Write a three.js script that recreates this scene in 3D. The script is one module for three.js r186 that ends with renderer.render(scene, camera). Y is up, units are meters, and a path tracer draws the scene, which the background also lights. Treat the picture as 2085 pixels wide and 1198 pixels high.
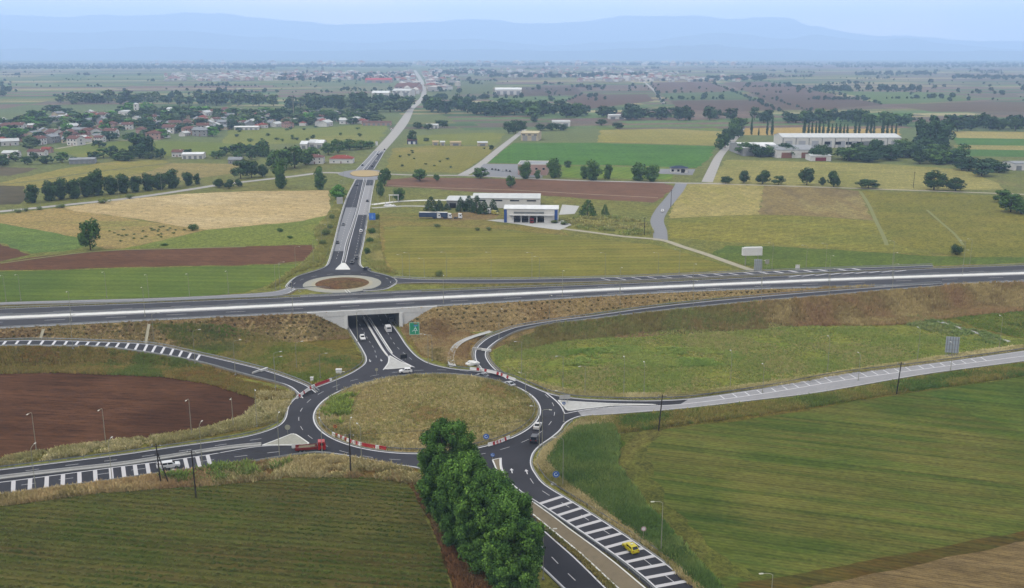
import * as THREE from 'three';
import { mergeGeometries } from 'three/addons/utils/BufferGeometryUtils.js';

// ---------- camera, sky, sun, haze, exposure ----------
const scene = new THREE.Scene();
const F = 2000, HZ = 110, CX = 1042.5, CY = 599, EYE = 100;           // lens of the photograph in its own pixels
const PITCH = Math.atan((CY - HZ) / F), CP = Math.cos(PITCH), SP = Math.sin(PITCH);
const camera = new THREE.PerspectiveCamera(2 * Math.atan(599 / F) * 180 / Math.PI, 1024 / 588, 1, 60000);
camera.position.set(0, EYE, 0);
camera.rotation.set(-PITCH, 0, 0);
const renderer = new THREE.WebGLRenderer({ antialias: true });
renderer.setSize(1024, 588);
renderer.toneMapping = THREE.LinearToneMapping;
renderer.toneMappingExposure = 2.95;
renderer.shadowMap.enabled = true;
const FOG = 1.02e-4;
scene.fog = new THREE.FogExp2(new THREE.Color().setRGB(0.43, 0.64, 1.0), FOG);
const sunDir = new THREE.Vector3(-0.45, 0.85, 0.35).normalize();
const sun = new THREE.DirectionalLight(new THREE.Color().setRGB(1, 0.95, 0.86), 1.1);
sun.position.copy(sunDir).multiplyScalar(900).add(new THREE.Vector3(0, 0, -350));
sun.target.position.set(0, 0, -350); scene.add(sun.target);
sun.castShadow = true; sun.shadow.radius = 20; sun.shadow.mapSize.set(2048, 2048);
Object.assign(sun.shadow.camera, { left: -420, right: 420, top: 420, bottom: -420, near: 10, far: 3000 });
scene.add(sun);

// ---------- small tools ----------
const V = (x, y, z) => new THREE.Vector3(x, y, z);
function rng(a) { return () => { a |= 0; a = a + 0x6D2B79F5 | 0; let t = Math.imul(a ^ a >>> 15, 1 | a); t = t + Math.imul(t ^ t >>> 7, 61 | t) ^ t; return ((t ^ t >>> 14) >>> 0) / 4294967296; }; }
const lerp = (a, b, t) => a + (b - a) * t, clamp = (x, a = 0, b = 1) => Math.max(a, Math.min(b, x)), sst = (a, b, x) => { const t = clamp((x - a) / (b - a)); return t * t * (3 - 2 * t); };
function h2(x, y, s) { let h = Math.imul(x, 374761393) + Math.imul(y, 668265263) + Math.imul(s, 974634777); h = Math.imul(h ^ h >>> 13, 1274126177); return ((h ^ h >>> 16) >>> 0) / 4294967296; }
function vn(x, y, s, px = 0, py = 0) {                                  // value noise, periodic where px / py are given
  const xi = Math.floor(x), yi = Math.floor(y); let u = x - xi, v = y - yi; u = u * u * (3 - 2 * u); v = v * v * (3 - 2 * v);
  const m = (a, p) => p ? ((a % p) + p) % p : a, x0 = m(xi, px), x1 = m(xi + 1, px), y0 = m(yi, py), y1 = m(yi + 1, py);
  return lerp(lerp(h2(x0, y0, s), h2(x1, y0, s), u), lerp(h2(x0, y1, s), h2(x1, y1, s), u), v);
}
function fbm(x, y, s, o = 4) { let a = 0, w = 0.5, t = 0; for (let i = 0; i < o; i++) { a += w * vn(x, y, s + i * 17); t += w; x *= 2.03; y *= 2.03; w *= 0.5; } return a / t; }
function pfbm(x, y, s, p, o = 4, q = p) { let a = 0, w = 0.5, t = 0; for (let i = 0; i < o; i++) { a += w * vn(x, y, s + i * 17, p, q); t += w; x *= 2; y *= 2; p *= 2; q *= 2; w *= 0.55; } return a / t; }
const KA = 0.34, C = (s) => new THREE.Color(s);
// where the ray through a photograph pixel meets the level h: the survey of the place
function G(px, py, h = 0) {
  const X = (px - CX) / F, Y = -(py - CY) / F, dy = Y * CP - SP, dz = -(CP + Y * SP), t = (EYE - h) / -dy;
  return V(X * t, h, dz * t);
}
function project(x, y, z) { const dy = y - EYE, d = -z * CP - dy * SP, u = dy * CP - z * SP; return [CX + F * x / d, CY - F * u / d]; }
function heightFor(p, topY) { let lo = 0.3, hi = 60; for (let i = 0; i < 30; i++) { const m = (lo + hi) / 2; if (project(p.x, p.y + m, p.z)[1] > topY) lo = m; else hi = m; } return lo; }
const perPx = (p) => Math.hypot(EYE - p.y, p.x, p.z) / F;
const pts = (list, h = 0) => list.map(([x, y, hh]) => G(x, y, hh ?? h));
function curve(list, n, h = 0, raw = false) { return new THREE.CatmullRomCurve3(raw ? list : pts(list, h), false, 'centripetal').getSpacedPoints(n); }
const len = (p) => { let s = 0; for (let i = 1; i < p.length; i++) s += p[i].distanceTo(p[i - 1]); return s; };
function resample(p, step) { const n = Math.max(2, Math.round(len(p) / step)); return resampleN(p, n); }
function resampleN(p, n) { const L = [0]; for (let i = 1; i < p.length; i++) L.push(L[i - 1] + p[i].distanceTo(p[i - 1])); const out = []; let k = 1; for (let i = 0; i <= n; i++) { const s = L[L.length - 1] * i / n; while (k < p.length - 1 && L[k] < s) k++; const t = (s - L[k - 1]) / Math.max(1e-9, L[k] - L[k - 1]); out.push(p[k - 1].clone().lerp(p[k], clamp(t))); } return out; }
function cut(p, a, b) { const L = [0]; for (let i = 1; i < p.length; i++) L.push(L[i - 1] + p[i].distanceTo(p[i - 1])); const T = L[L.length - 1]; a = clamp(a, 0, T); b = clamp(b, 0, T); const at = (s) => { let k = 1; while (k < p.length - 1 && L[k] < s) k++; return p[k - 1].clone().lerp(p[k], (s - L[k - 1]) / Math.max(1e-9, L[k] - L[k - 1])); }; const out = [at(a)]; for (let i = 0; i < p.length; i++) if (L[i] > a + 0.01 && L[i] < b - 0.01) out.push(p[i].clone()); out.push(at(b)); return out; }
// sideways copy of a line; positive is to the right of travel
function side(p, d, dy = 0) { return p.map((q, i) => { const a = p[Math.max(0, i - 1)], b = p[Math.min(p.length - 1, i + 1)], dx = b.x - a.x, dz = b.z - a.z, l = Math.hypot(dx, dz) || 1, o = typeof d === 'function' ? d(i / (p.length - 1)) : d; return V(q.x - dz / l * o, q.y + dy, q.z + dx / l * o); }); }
function arc(c, r, a0, a1, n, y = 0) { const o = []; for (let i = 0; i <= n; i++) { const a = lerp(a0, a1, i / n); o.push(V(c.x + Math.cos(a) * r, y, c.z + Math.sin(a) * r)); } return o; }

// ---------- geometry ----------
function geo(pos, idx, uv, col, nrm) {
  const g = new THREE.BufferGeometry(); g.setAttribute('position', new THREE.Float32BufferAttribute(pos, 3));
  if (uv) g.setAttribute('uv', new THREE.Float32BufferAttribute(uv, 2));
  if (col) g.setAttribute('color', new THREE.Float32BufferAttribute(col, 3));
  if (idx) g.setIndex(idx);
  if (nrm) g.setAttribute('normal', new THREE.Float32BufferAttribute(nrm, 3)); else g.computeVertexNormals();
  return g;
}
function upward(pos, idx) { for (let i = 0; i < idx.length; i += 3) { const a = idx[i] * 3, b = idx[i + 1] * 3, c = idx[i + 2] * 3; const n = (pos[b + 2] - pos[a + 2]) * (pos[c] - pos[a]) - (pos[b] - pos[a]) * (pos[c + 2] - pos[a + 2]); if (n < 0) { const t = idx[i + 1]; idx[i + 1] = idx[i + 2]; idx[i + 2] = t; } } }
function strip(L, R, dy = 0, uvS = 1) {                                  // a road surface between two edges
  const pos = [], uv = [], idx = []; let s = 0;
  for (let i = 0; i < L.length; i++) { if (i) s += L[i].distanceTo(L[i - 1]); const w = L[i].distanceTo(R[i]); pos.push(L[i].x, L[i].y + dy, L[i].z, R[i].x, R[i].y + dy, R[i].z); uv.push(-w / 2 * uvS, s * uvS, w / 2 * uvS, s * uvS); }
  for (let i = 0; i < L.length - 1; i++) { const a = i * 2; idx.push(a, a + 1, a + 2, a + 1, a + 3, a + 2); }
  upward(pos, idx); return geo(pos, idx, uv);
}
const ribbon = (p, w, off = 0, dy = 0) => strip(side(p, off - w / 2), side(p, off + w / 2), dy);
function dashes(p, off, on, gap, w, dy) { const T = len(p), q = side(p, off), gs = []; for (let s = gap / 2; s + on < T; s += on + gap) gs.push(ribbon(cut(q, s, s + on), w, 0, dy)); return mergeGeometries(gs); }
function sweep(p, prof, closed = true) {                                 // profile points [right, up] carried along a line
  const pos = [], idx = [], uv = [], m = prof.length, rows = prof.map(([o]) => side(p, o)); let s = 0;
  for (let i = 0; i < p.length; i++) { if (i) s += p[i].distanceTo(p[i - 1]); for (let k = 0; k < m; k++) { const q = rows[k][i]; pos.push(q.x, q.y + prof[k][1], q.z); uv.push(k, s); } }
  const e = closed ? m : m - 1;
  for (let i = 0; i < p.length - 1; i++) for (let k = 0; k < e; k++) { const a = i * m + k, b = i * m + (k + 1) % m, c = a + m, d = b + m; idx.push(a, b, c, b, d, c); }
  if (closed) for (const [o, f] of [[0, 1], [(p.length - 1) * m, 0]]) for (let k = 1; k < m - 1; k++) f ? idx.push(o, o + k + 1, o + k) : idx.push(o, o + k, o + k + 1);
  const g = geo(pos, idx, uv).toNonIndexed(); g.computeVertexNormals(); return g;
}
function box(w, h, d, x = 0, y = 0, z = 0, ry = 0) { const g = new THREE.BoxGeometry(w, h, d); if (ry) g.rotateY(ry); g.translate(x, y, z); return g; }
function bar(a, b, r, seg = 6, r2 = r) { const d = b.clone().sub(a), l = d.length(), g = new THREE.CylinderGeometry(r2, r, l, seg); g.translate(0, l / 2, 0); g.applyQuaternion(new THREE.Quaternion().setFromUnitVectors(V(0, 1, 0), d.normalize())); g.translate(a.x, a.y, a.z); return g; }
const strips = (gs) => mergeGeometries(gs.map((g) => { const q = g.index ? g.toNonIndexed() : g; if (!q.attributes.uv) q.setAttribute('uv', new THREE.Float32BufferAttribute(new Float32Array(q.attributes.position.count * 2), 2)); if (q.attributes.color) q.deleteAttribute('color'); return q; }));

// ---------- naming ----------
const used = new Map();
function numbered(n) { const k = used.get(n) || 0; used.set(n, k + 1); return k ? n + '_' + String(k).padStart(3, '0') : n; }
function tag(o, label, category, group, kind) { o.userData = {}; if (label) o.userData.label = label; if (category) o.userData.category = category; if (group) o.userData.group = group; if (kind) o.userData.kind = kind; return o; }
function shade(o) { o.castShadow = o.receiveShadow = true; return o; }
function thing(name, label, category, p, turn = 0, group) { const o = new THREE.Group(); o.name = numbered(name); if (p) o.position.copy(p); o.rotation.y = turn; tag(o, label, category, group); scene.add(o); return o; }
function part(name, g, m, parent) { const o = shade(new THREE.Mesh(g, m)); o.name = name; parent.add(o); return o; }
function top(name, g, m, label, category, group) { const o = shade(new THREE.Mesh(g, m)); o.name = numbered(name); tag(o, label, category, group); scene.add(o); return o; }
function struct(name, g, m, label) { const o = shade(new THREE.Mesh(g, m)); o.name = numbered(name); tag(o, label, null, null, 'structure'); scene.add(o); return o; }
function structGroup(name, label) { const o = new THREE.Group(); o.name = numbered(name); tag(o, label, null, null, 'structure'); scene.add(o); return o; }
function copy(src, name, label, p, turn = 0, scale) { const o = src.clone(); o.name = numbered(name); o.userData = { ...src.userData, label }; o.position.copy(p); o.rotation.y = turn; if (scale) o.scale.copy(scale); scene.add(o); return o; }
const ORD = ['first', 'second', 'third', 'fourth', 'fifth', 'sixth', 'seventh', 'eighth', 'ninth', 'tenth', 'eleventh', 'twelfth', 'thirteenth', 'fourteenth', 'fifteenth', 'sixteenth', 'seventeenth', 'eighteenth', 'nineteenth', 'twentieth', 'twenty-first', 'twenty-second', 'twenty-third', 'twenty-fourth', 'twenty-fifth', 'twenty-sixth', 'twenty-seventh', 'twenty-eighth', 'twenty-ninth', 'thirtieth'];
for (const [t, o] of [['thirty', 'thirtieth'], ['forty', 'fortieth'], ['fifty', 'fiftieth'], ['sixty', 'sixtieth'], ['seventy', 'seventieth'], ['eighty', 'eightieth'], ['ninety', 'ninetieth']]) { if (t !== 'thirty') ORD.push(o); for (let i = 0; i < 9; i++) ORD.push(t + '-' + ORD[i]); }

// ---------- textures: grain only, the colour comes from the surface ----------
function tex(n, fn, srgb = false) {
  const d = new Uint8Array(n * n * 4); let sum = 0;
  for (let y = 0; y < n; y++) for (let x = 0; x < n; x++) { const v = clamp(fn(x / n, y / n)) * 255, k = (y * n + x) * 4; d[k] = d[k + 1] = d[k + 2] = v; d[k + 3] = 255; sum += v; }
  const t = new THREE.DataTexture(d, n, n); t.wrapS = t.wrapT = THREE.RepeatWrapping; t.magFilter = THREE.LinearFilter; t.minFilter = THREE.LinearMipmapLinearFilter; t.generateMipmaps = true; t.needsUpdate = true;
  t.userData.mean = sum / (n * n * 255); return t;
}
// each texture tile is TILE metres wide; uv of the sheets are metres / TILE
const TILE = 30;
const tGrass = tex(1024, (x, y) => { const a = pfbm(x * 14, y * 14, 3, 14, 3), b = pfbm(x * 60, y * 60, 9, 60, 3), c = vn(x * 256, y * 256, 21, 256, 256); return 0.62 + 0.55 * (a - 0.5) + 0.75 * (b - 0.5) + 0.3 * (c - 0.5); });
const tRows = tex(1024, (x, y) => { const k = Math.floor(x * 24), w = x * 24 - k, r = h2(k, 0, 5), r2 = vn(k * 7.3, y * 6, 33, 0, 6); const line = Math.abs(w - 0.5) * 2; const b = pfbm(x * 70, y * 34, 9, 70, 3, 34); return 0.62 + 0.24 * (line - 0.5) * (0.2 + 1.1 * r2) + 0.24 * (r - 0.5) + 0.5 * (b - 0.5); });
const tSoil = tex(1024, (x, y) => { const k = Math.floor(x * 40), r = h2(k, 0, 8); const w = x * 40 - k; const a = pfbm(x * 50, y * 12, 4, 50, 3, 12), b = vn(x * 200, y * 120, 11, 200, 120); return 0.66 + 0.2 * (Math.abs(w - 0.5) * 2 - 0.5) + 0.2 * (r - 0.5) + 0.55 * (a - 0.5) + 0.25 * (b - 0.5); });
const tRough = tex(1024, (x, y) => { const a = pfbm(x * 22, y * 22, 43, 22, 4), b = pfbm(x * 90, y * 90, 49, 90, 2); const d = Math.pow(a, 1.3); return 0.6 + 0.6 * (d - 0.42) + 0.7 * (b - 0.5); });
const tAsphalt = tex(512, (x, y) => 0.72 + 0.16 * (pfbm(x * 8, y * 8, 61, 8, 3) - 0.5) + 0.22 * (vn(x * 256, y * 256, 66, 256, 256) - 0.5));
const tConcrete = tex(512, (x, y) => 0.8 + 0.3 * (pfbm(x * 6, y * 6, 71, 6, 5) - 0.5) + 0.08 * (vn(x * 200, y * 200, 76, 200, 200) - 0.5));
const tRoof = tex(256, (x, y) => 0.75 + 0.25 * (pfbm(x * 5, y * 5, 81, 5, 4) - 0.5) + 0.12 * (Math.abs(((x * 24) % 1) - 0.5) * 2 - 0.5));
const clone = (t, r) => { const q = t.clone(); q.repeat.set(r, r); q.needsUpdate = true; q.userData = t.userData; return q; };
function mat(color, o = {}) { const { map, ...rest } = o; const m = new THREE.MeshPhysicalMaterial({ roughness: 0.9, metalness: 0, specularIntensity: 0.35, ...rest }); m.color.set(color).multiplyScalar(KA); if (map) { m.map = map; m.color.multiplyScalar(1 / map.userData.mean); } return m; }
function vmat(map, o = {}) { const m = new THREE.MeshPhysicalMaterial({ roughness: 1, vertexColors: true, specularIntensity: 0.06, ...o }); if (map) { m.map = map; m.color.setScalar(1 / map.userData.mean); } m.color.multiplyScalar(KA); return m; }
const M = {
  grass: vmat(tGrass), road: vmat(clone(tAsphalt, 0.12), { roughness: 0.85, specularIntensity: 0.25 }), rows: vmat(tRows), soil: vmat(tSoil), rough: vmat(tRough), plain: vmat(null),
  asphalt: mat('#38383f', { map: clone(tAsphalt, 0.12), roughness: 0.85 }), asphaltDark: mat('#323239', { map: clone(tAsphalt, 0.12), roughness: 0.85 }), asphaltGrey: mat('#8d8e92', { map: clone(tAsphalt, 0.12) }), asphaltWorn: mat('#a3a2a4', { map: clone(tAsphalt, 0.1) }), oldRoad: mat('#b3b0aa', { map: clone(tAsphalt, 0.05) }),
  gravel: mat('#b4ad94', { map: clone(tConcrete, 0.1) }), dirt: mat('#84775f', { map: clone(tConcrete, 0.12) }),
  paint: mat('#e2e2e6', { roughness: 0.7 }), paintOld: mat('#d4d2d4', { roughness: 0.8 }), paintThin: mat('#d2d2d6', { roughness: 0.8 }),
  concrete: mat('#c6c6c2', { map: clone(tConcrete, 0.15) }), concreteLight: mat('#f2f2ee', { map: clone(tConcrete, 0.15) }), concreteGrey: mat('#9a9a96', { map: clone(tConcrete, 0.2) }), paving: mat('#aaa99c', { map: clone(tConcrete, 0.3) }),
  steel: mat('#9fa3a4', { roughness: 0.5, metalness: 0.5 }), galv: mat('#b2b29e', { roughness: 0.6, metalness: 0.2 }), lampHead: mat('#d6d6cc', { roughness: 0.5 }), wood: mat('#3a322c'), wire: mat('#4a4a48', { roughness: 0.6 }),
  white: mat('#f4f4f2', { roughness: 0.6 }), red: mat('#b3262a', { roughness: 0.55 }), dark: mat('#1c1d20', { roughness: 0.6 }), glass: mat('#1a1f26', { roughness: 0.12 }), tyre: mat('#151515'), rim: mat('#8d9094', { roughness: 0.4, metalness: 0.6 }),
};

// ---------- sky: a bright overcast that goes the whole way round ----------
{
  const w = 1024, h = 512, d = new Float32Array(w * h * 4);
  for (let j = 0; j < h; j++) {
    const el = (j + 0.5) / h * Math.PI - Math.PI / 2, e = el / (Math.PI / 2);
    for (let i = 0; i < w; i++) {
      const az = i / w * Math.PI * 2, k = (j * w + i) * 4; let r, g, b;
      if (el <= 0) { r = 0.55; g = 0.62; b = 0.7; } else {
        const t = Math.pow(e, 0.5), s = 1 / Math.max(0.09, Math.sin(el));
        const cx = Math.cos(az) * Math.cos(el) * s, cz = Math.sin(az) * Math.cos(el) * s;
        const n = fbm(cx * 0.9 + 31, cz * 0.9 + 17, 7, 5), n2 = fbm(Math.cos(az) * 7 + 5, Math.sin(az) * 7 + el * 26 + 9, 19, 5);
        const c = sst(0.36, 0.64, lerp(n2, n, sst(0.02, 0.3, el)));
        r = lerp(lerp(1.0, 0.76, t), lerp(1.4, 0.93, t), c); g = lerp(lerp(1.08, 0.81, t), lerp(1.28, 0.91, t), c); b = lerp(lerp(1.16, 0.88, t), lerp(1.14, 0.88, t), c);
        const w = 1.15 * Math.exp(-el / 0.16); r *= 1 + w * 1.6; g *= 1 + w * 1.1; b *= 1 + w * 0.7;
      }
      d[k] = r * 0.9; d[k + 1] = g * 0.9; d[k + 2] = b * 0.9; d[k + 3] = 1;
    }
  }
  const t = new THREE.DataTexture(d, w, h, THREE.RGBAFormat, THREE.FloatType); t.mapping = THREE.EquirectangularReflectionMapping; t.magFilter = THREE.LinearFilter; t.minFilter = THREE.LinearFilter; t.wrapS = THREE.RepeatWrapping; t.needsUpdate = true;
  scene.background = t; scene.environment = t;
}

// ---------- maps of what covers the ground (roads, heights), used to place grass and trees ----------
const GX0 = -420, GZ0 = -620, GW = 1680, GH = 1080, GC = 0.5;           // half-metre cells
const paved = new Uint8Array(GW * GH), heights = new Float32Array(GW * GH);
function raster(g, fn) {
  const p = g.attributes.position, ix = g.index, n = ix ? ix.count : p.count;
  for (let i = 0; i < n; i += 3) {
    const [a, b, c] = [0, 1, 2].map((k) => { const q = ix ? ix.getX(i + k) : i + k; return [(p.getX(q) - GX0) / GC, (p.getZ(q) - GZ0) / GC, p.getY(q)]; });
    const x0 = Math.max(0, Math.floor(Math.min(a[0], b[0], c[0]))), x1 = Math.min(GW - 1, Math.ceil(Math.max(a[0], b[0], c[0]))), y0 = Math.max(0, Math.floor(Math.min(a[1], b[1], c[1]))), y1 = Math.min(GH - 1, Math.ceil(Math.max(a[1], b[1], c[1])));
    const D = (b[1] - c[1]) * (a[0] - c[0]) + (c[0] - b[0]) * (a[1] - c[1]); if (Math.abs(D) < 1e-9) continue;
    for (let y = y0; y <= y1; y++) for (let x = x0; x <= x1; x++) { const u = ((b[1] - c[1]) * (x - c[0]) + (c[0] - b[0]) * (y - c[1])) / D, v = ((c[1] - a[1]) * (x - c[0]) + (a[0] - c[0]) * (y - c[1])) / D, w = 1 - u - v; if (u >= -0.01 && v >= -0.01 && w >= -0.01) fn(y * GW + x, u * a[2] + v * b[2] + w * c[2]); }
  }
}
const pave = (g) => { raster(g, (k) => { paved[k] = 1; }); return g; };
const raise = (g) => { raster(g, (k, h) => { if (h > heights[k]) heights[k] = h; }); return g; };
const cell = (x, z) => { const i = Math.round((x - GX0) / GC), j = Math.round((z - GZ0) / GC); return i < 0 || j < 0 || i >= GW || j >= GH ? -1 : j * GW + i; };
const isPaved = (x, z) => { const k = cell(x, z); return k >= 0 && paved[k] > 0; };
const groundAt = (x, z) => { const k = cell(x, z); return k < 0 ? 0 : heights[k]; };

// ---------- sheets of land: colour varies in patches and streaks along each field's rows ----------
function subdivide(pos, tris, lim) {
  const P = pos.slice(), out = [], mids = new Map();
  const L = (a, b) => { const x = (P[a][0] + P[b][0]) / 2, z = (P[a][1] + P[b][1]) / 2; return Math.hypot(P[a][0] - P[b][0], P[a][1] - P[b][1]) > lim(Math.hypot(x, z)); };
  const mid = (a, b) => { const k = a < b ? a * 4194304 + b : b * 4194304 + a; let m = mids.get(k); if (m === undefined) { m = P.length; P.push([(P[a][0] + P[b][0]) / 2, (P[a][1] + P[b][1]) / 2]); mids.set(k, m); } return m; };
  const work = tris.slice();
  while (work.length) {
    const [a, b, c] = work.pop(); const e = [L(a, b), L(b, c), L(c, a)];
    if (!e[0] && !e[1] && !e[2]) { out.push(a, b, c); continue; }
    const d = (i, j) => Math.hypot(P[i][0] - P[j][0], P[i][1] - P[j][1]);
    const [ab, bc, ca] = [d(a, b), d(b, c), d(c, a)];
    if (ab >= bc && ab >= ca) { const m = mid(a, b); work.push([a, m, c], [m, b, c]); } else if (bc >= ca) { const m = mid(b, c); work.push([a, b, m], [a, m, c]); } else { const m = mid(c, a); work.push([a, b, m], [m, b, c]); }
  }
  return [P, out];
}
function patchColor(x, z, o, out) {
  const ca = Math.cos(o.rot), sa = Math.sin(o.rot), u = x * ca + z * sa, v = -x * sa + z * ca;    // u across the rows, v along them
  const S = o.size || 24, st = o.streak ?? 0.5;
  let a = fbm(x / S, z / S, o.seed, 4), b = fbm(x / (S * 0.28), z / (S * 0.28), o.seed + 50, 3), c = fbm(u / (o.band || 5), v / ((o.band || 5) * 14), o.seed + 90, 3), q = fbm(x / (S * 2.2), z / (S * 2.2), o.seed + 130, 3);
  let t = clamp(0.5 + (a - 0.5) * 1.9 * (1 - st * 0.5) + (c - 0.5) * 2.4 * st + (b - 0.5) * 0.7);
  const c3 = o.c[2] ? sst(0.56, 0.72, q * 0.65 + c * 0.35) * (o.third ?? 0.8) : 0, f = 1 + (b - 0.5) * 0.25;
  out.push(lerp(lerp(o.c[0].r, o.c[1].r, t), o.c[2]?.r ?? 0, c3) * f, lerp(lerp(o.c[0].g, o.c[1].g, t), o.c[2]?.g ?? 0, c3) * f, lerp(lerp(o.c[0].b, o.c[1].b, t), o.c[2]?.b ?? 0, c3) * f);
}
let landCount = 0;
function land(name, label, poly, opt) {
  const world = poly[0].isVector3 ? poly : pts(poly);
  const o = { rot: 0, y: 0.03, seed: 100 + landCount++ * 7, ...opt, c: opt.c.map((c) => { const q = C(c).offsetHSL(0, 0.05, -0.012); q.b *= lerp(0.8, 0.97, sst(0.08, 0.45, q.r)); return q; }) }; o.y += (landCount % 7) * 0.004;
  const far = world.reduce((s, p) => Math.min(s, Math.hypot(p.x, p.z)), 1e9), stepB = clamp(far / 90, 2, 30), ring = [];
  for (let i = 0; i < world.length; i++) { const a = world[i], b = world[(i + 1) % world.length], n = Math.max(1, Math.round(a.distanceTo(b) / stepB)), l = a.distanceTo(b) || 1; for (let k = 0; k < n; k++) { const t = k / n, x = lerp(a.x, b.x, t), z = lerp(a.z, b.z, t), j = k ? (fbm(x / 9, z / 9, 7, 3) - 0.5) * stepB * (o.rag ?? 0.9) : 0; ring.push(new THREE.Vector2(x - (b.z - a.z) / l * j, z + (b.x - a.x) / l * j)); } }
  const tr = THREE.ShapeUtils.triangulateShape(ring, []);
  const [P, idx] = subdivide(ring.map((v) => [v.x, v.y]), tr, (d) => clamp(d / (o.detail || 110), o.detail ? 0.9 : 1.6, 60));
  const pos = [], uv = [], col = [], nrm = [], ca = Math.cos(o.rot), sa = Math.sin(o.rot), T = o.tile || TILE;
  for (const [x, z] of P) { pos.push(x, o.y + (o.relief ? (fbm(x / 3, z / 3, 5, 2) - 0.5) * o.relief : 0), z); uv.push((x * ca + z * sa) / T, (-x * sa + z * ca) / T); nrm.push(0, 1, 0); patchColor(x, z, o, col); }
  upward(pos, idx);
  return struct(name, geo(pos, idx, uv, col, nrm), o.m || M.grass, label);
}

// the plain: one sheet from under the viewer to the foot of the mountains
{
  const pos = [], idx = [], uv = [], col = [], nrm = [], ang = [];
  for (let a = -180; a < -34; a += 6) ang.push(a); for (let a = -34; a < 34; a += 0.3) ang.push(a); for (let a = 34; a <= 180.01; a += 6) ang.push(Math.min(180, a));
  const R = [0.5]; for (let r = 30; r < 120; r *= 1.2) R.push(r); for (let r = 120; r < 40000; r *= 1.0124) R.push(r);
  const base = { c: ['#85823f', '#777b3e', '#8f8046'].map(C), rot: 0.2, seed: 12, size: 40, streak: 0.25 }, farC = { c: ['#75804f', '#6a7a52', '#8a8668'].map(C), rot: 1.4, seed: 15, size: 260, streak: 0.6, band: 60 };
  for (const r of R) for (const a of ang) { const t = a * Math.PI / 180, x = Math.sin(t) * r, z = -Math.cos(t) * r; pos.push(x, -0.02, z); uv.push(x / TILE, z / TILE); nrm.push(0, 1, 0); const c1 = [], c2 = []; patchColor(x, z, base, c1); patchColor(x, z, farC, c2); const k = sst(500, 1500, r); col.push(lerp(c1[0], c2[0], k), lerp(c1[1], c2[1], k), lerp(c1[2], c2[2], k)); }
  const n = ang.length; for (let i = 0; i < R.length - 1; i++) for (let j = 0; j < n - 1; j++) { const a = i * n + j; idx.push(a, a + 1, a + n, a + 1, a + n + 1, a + n); }
  upward(pos, idx); struct('ground', geo(pos, idx, uv, col, nrm), M.grass, 'flat green plain running to the hills');
}
// the mountains along the horizon
function ridge(name, label, dist, prof, seed, color) {
  const pos = [], idx = [], n = 220, m = 12;
  for (let i = 0; i <= n; i++) {
    const px = lerp(-700, 2785, i / n), a = Math.atan((px - CX) / F / CP); let k = 0; while (k < prof.length - 2 && prof[k + 1][0] < px) k++;
    const py = lerp(prof[k][1], prof[k + 1][1], sst(0, 1, (px - prof[k][0]) / (prof[k + 1][0] - prof[k][0])));
    const D = dist, top_ = Math.max(8, EYE + D / Math.cos(a) * (HZ - py) / F / CP + (fbm(px / 110, 3, seed, 6) - 0.5) * dist * 0.011 * (HZ - py > 12 ? 1 : 0.4));
    for (let j = 0; j <= m; j++) { const t = j / m, s = Math.sin(Math.PI * Math.min(1, t * 1.0)), rr = (D - 1500 + 3000 * t) / Math.cos(a), hh = top_ * Math.pow(s, 1.2) * (1 + (fbm(px / 35, t * 7, seed + 3, 4) - 0.5) * 0.35 * (1 - s)) - 3; pos.push(Math.sin(a) * rr, hh, -Math.cos(a) * rr); }
  }
  for (let i = 0; i < n; i++) for (let j = 0; j < m; j++) { const a = i * (m + 1) + j; idx.push(a, a + 1, a + m + 1, a + 1, a + m + 2, a + m + 1); }
  upward(pos, idx); struct(name, geo(pos, idx), mat(color), label);
}
ridge('mountain_range', 'hazy blue mountain range along the horizon', 34500, [[-700, 34], [0, 46], [140, 50], [260, 41], [390, 35], [470, 40], [560, 44], [700, 52], [800, 50], [950, 47], [1060, 52], [1160, 50], [1250, 43], [1330, 45], [1400, 40], [1480, 43], [1565, 47], [1615, 60], [1700, 74], [1800, 78], [2100, 92], [2785, 90]], 41, '#5a6a62');
ridge('mountain_ridge', 'nearer hazy ridge at left under the mountain range', 26000, [[-700, 60], [0, 66], [160, 74], [330, 66], [520, 78], [720, 88], [900, 84], [1100, 90], [1300, 80], [1480, 72], [1600, 80], [1720, 88], [1810, 84], [1890, 95], [2000, 101], [2785, 104]], 43, '#5a6a60');
ridge('foothill', 'lowest hazy hills along the edge of the plain', 20000, [[-700, 98], [0, 100], [300, 96], [620, 103], [900, 101], [1150, 104], [1400, 97], [1560, 101], [1800, 104], [2100, 106], [2785, 105]], 47, '#56665c');

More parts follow.
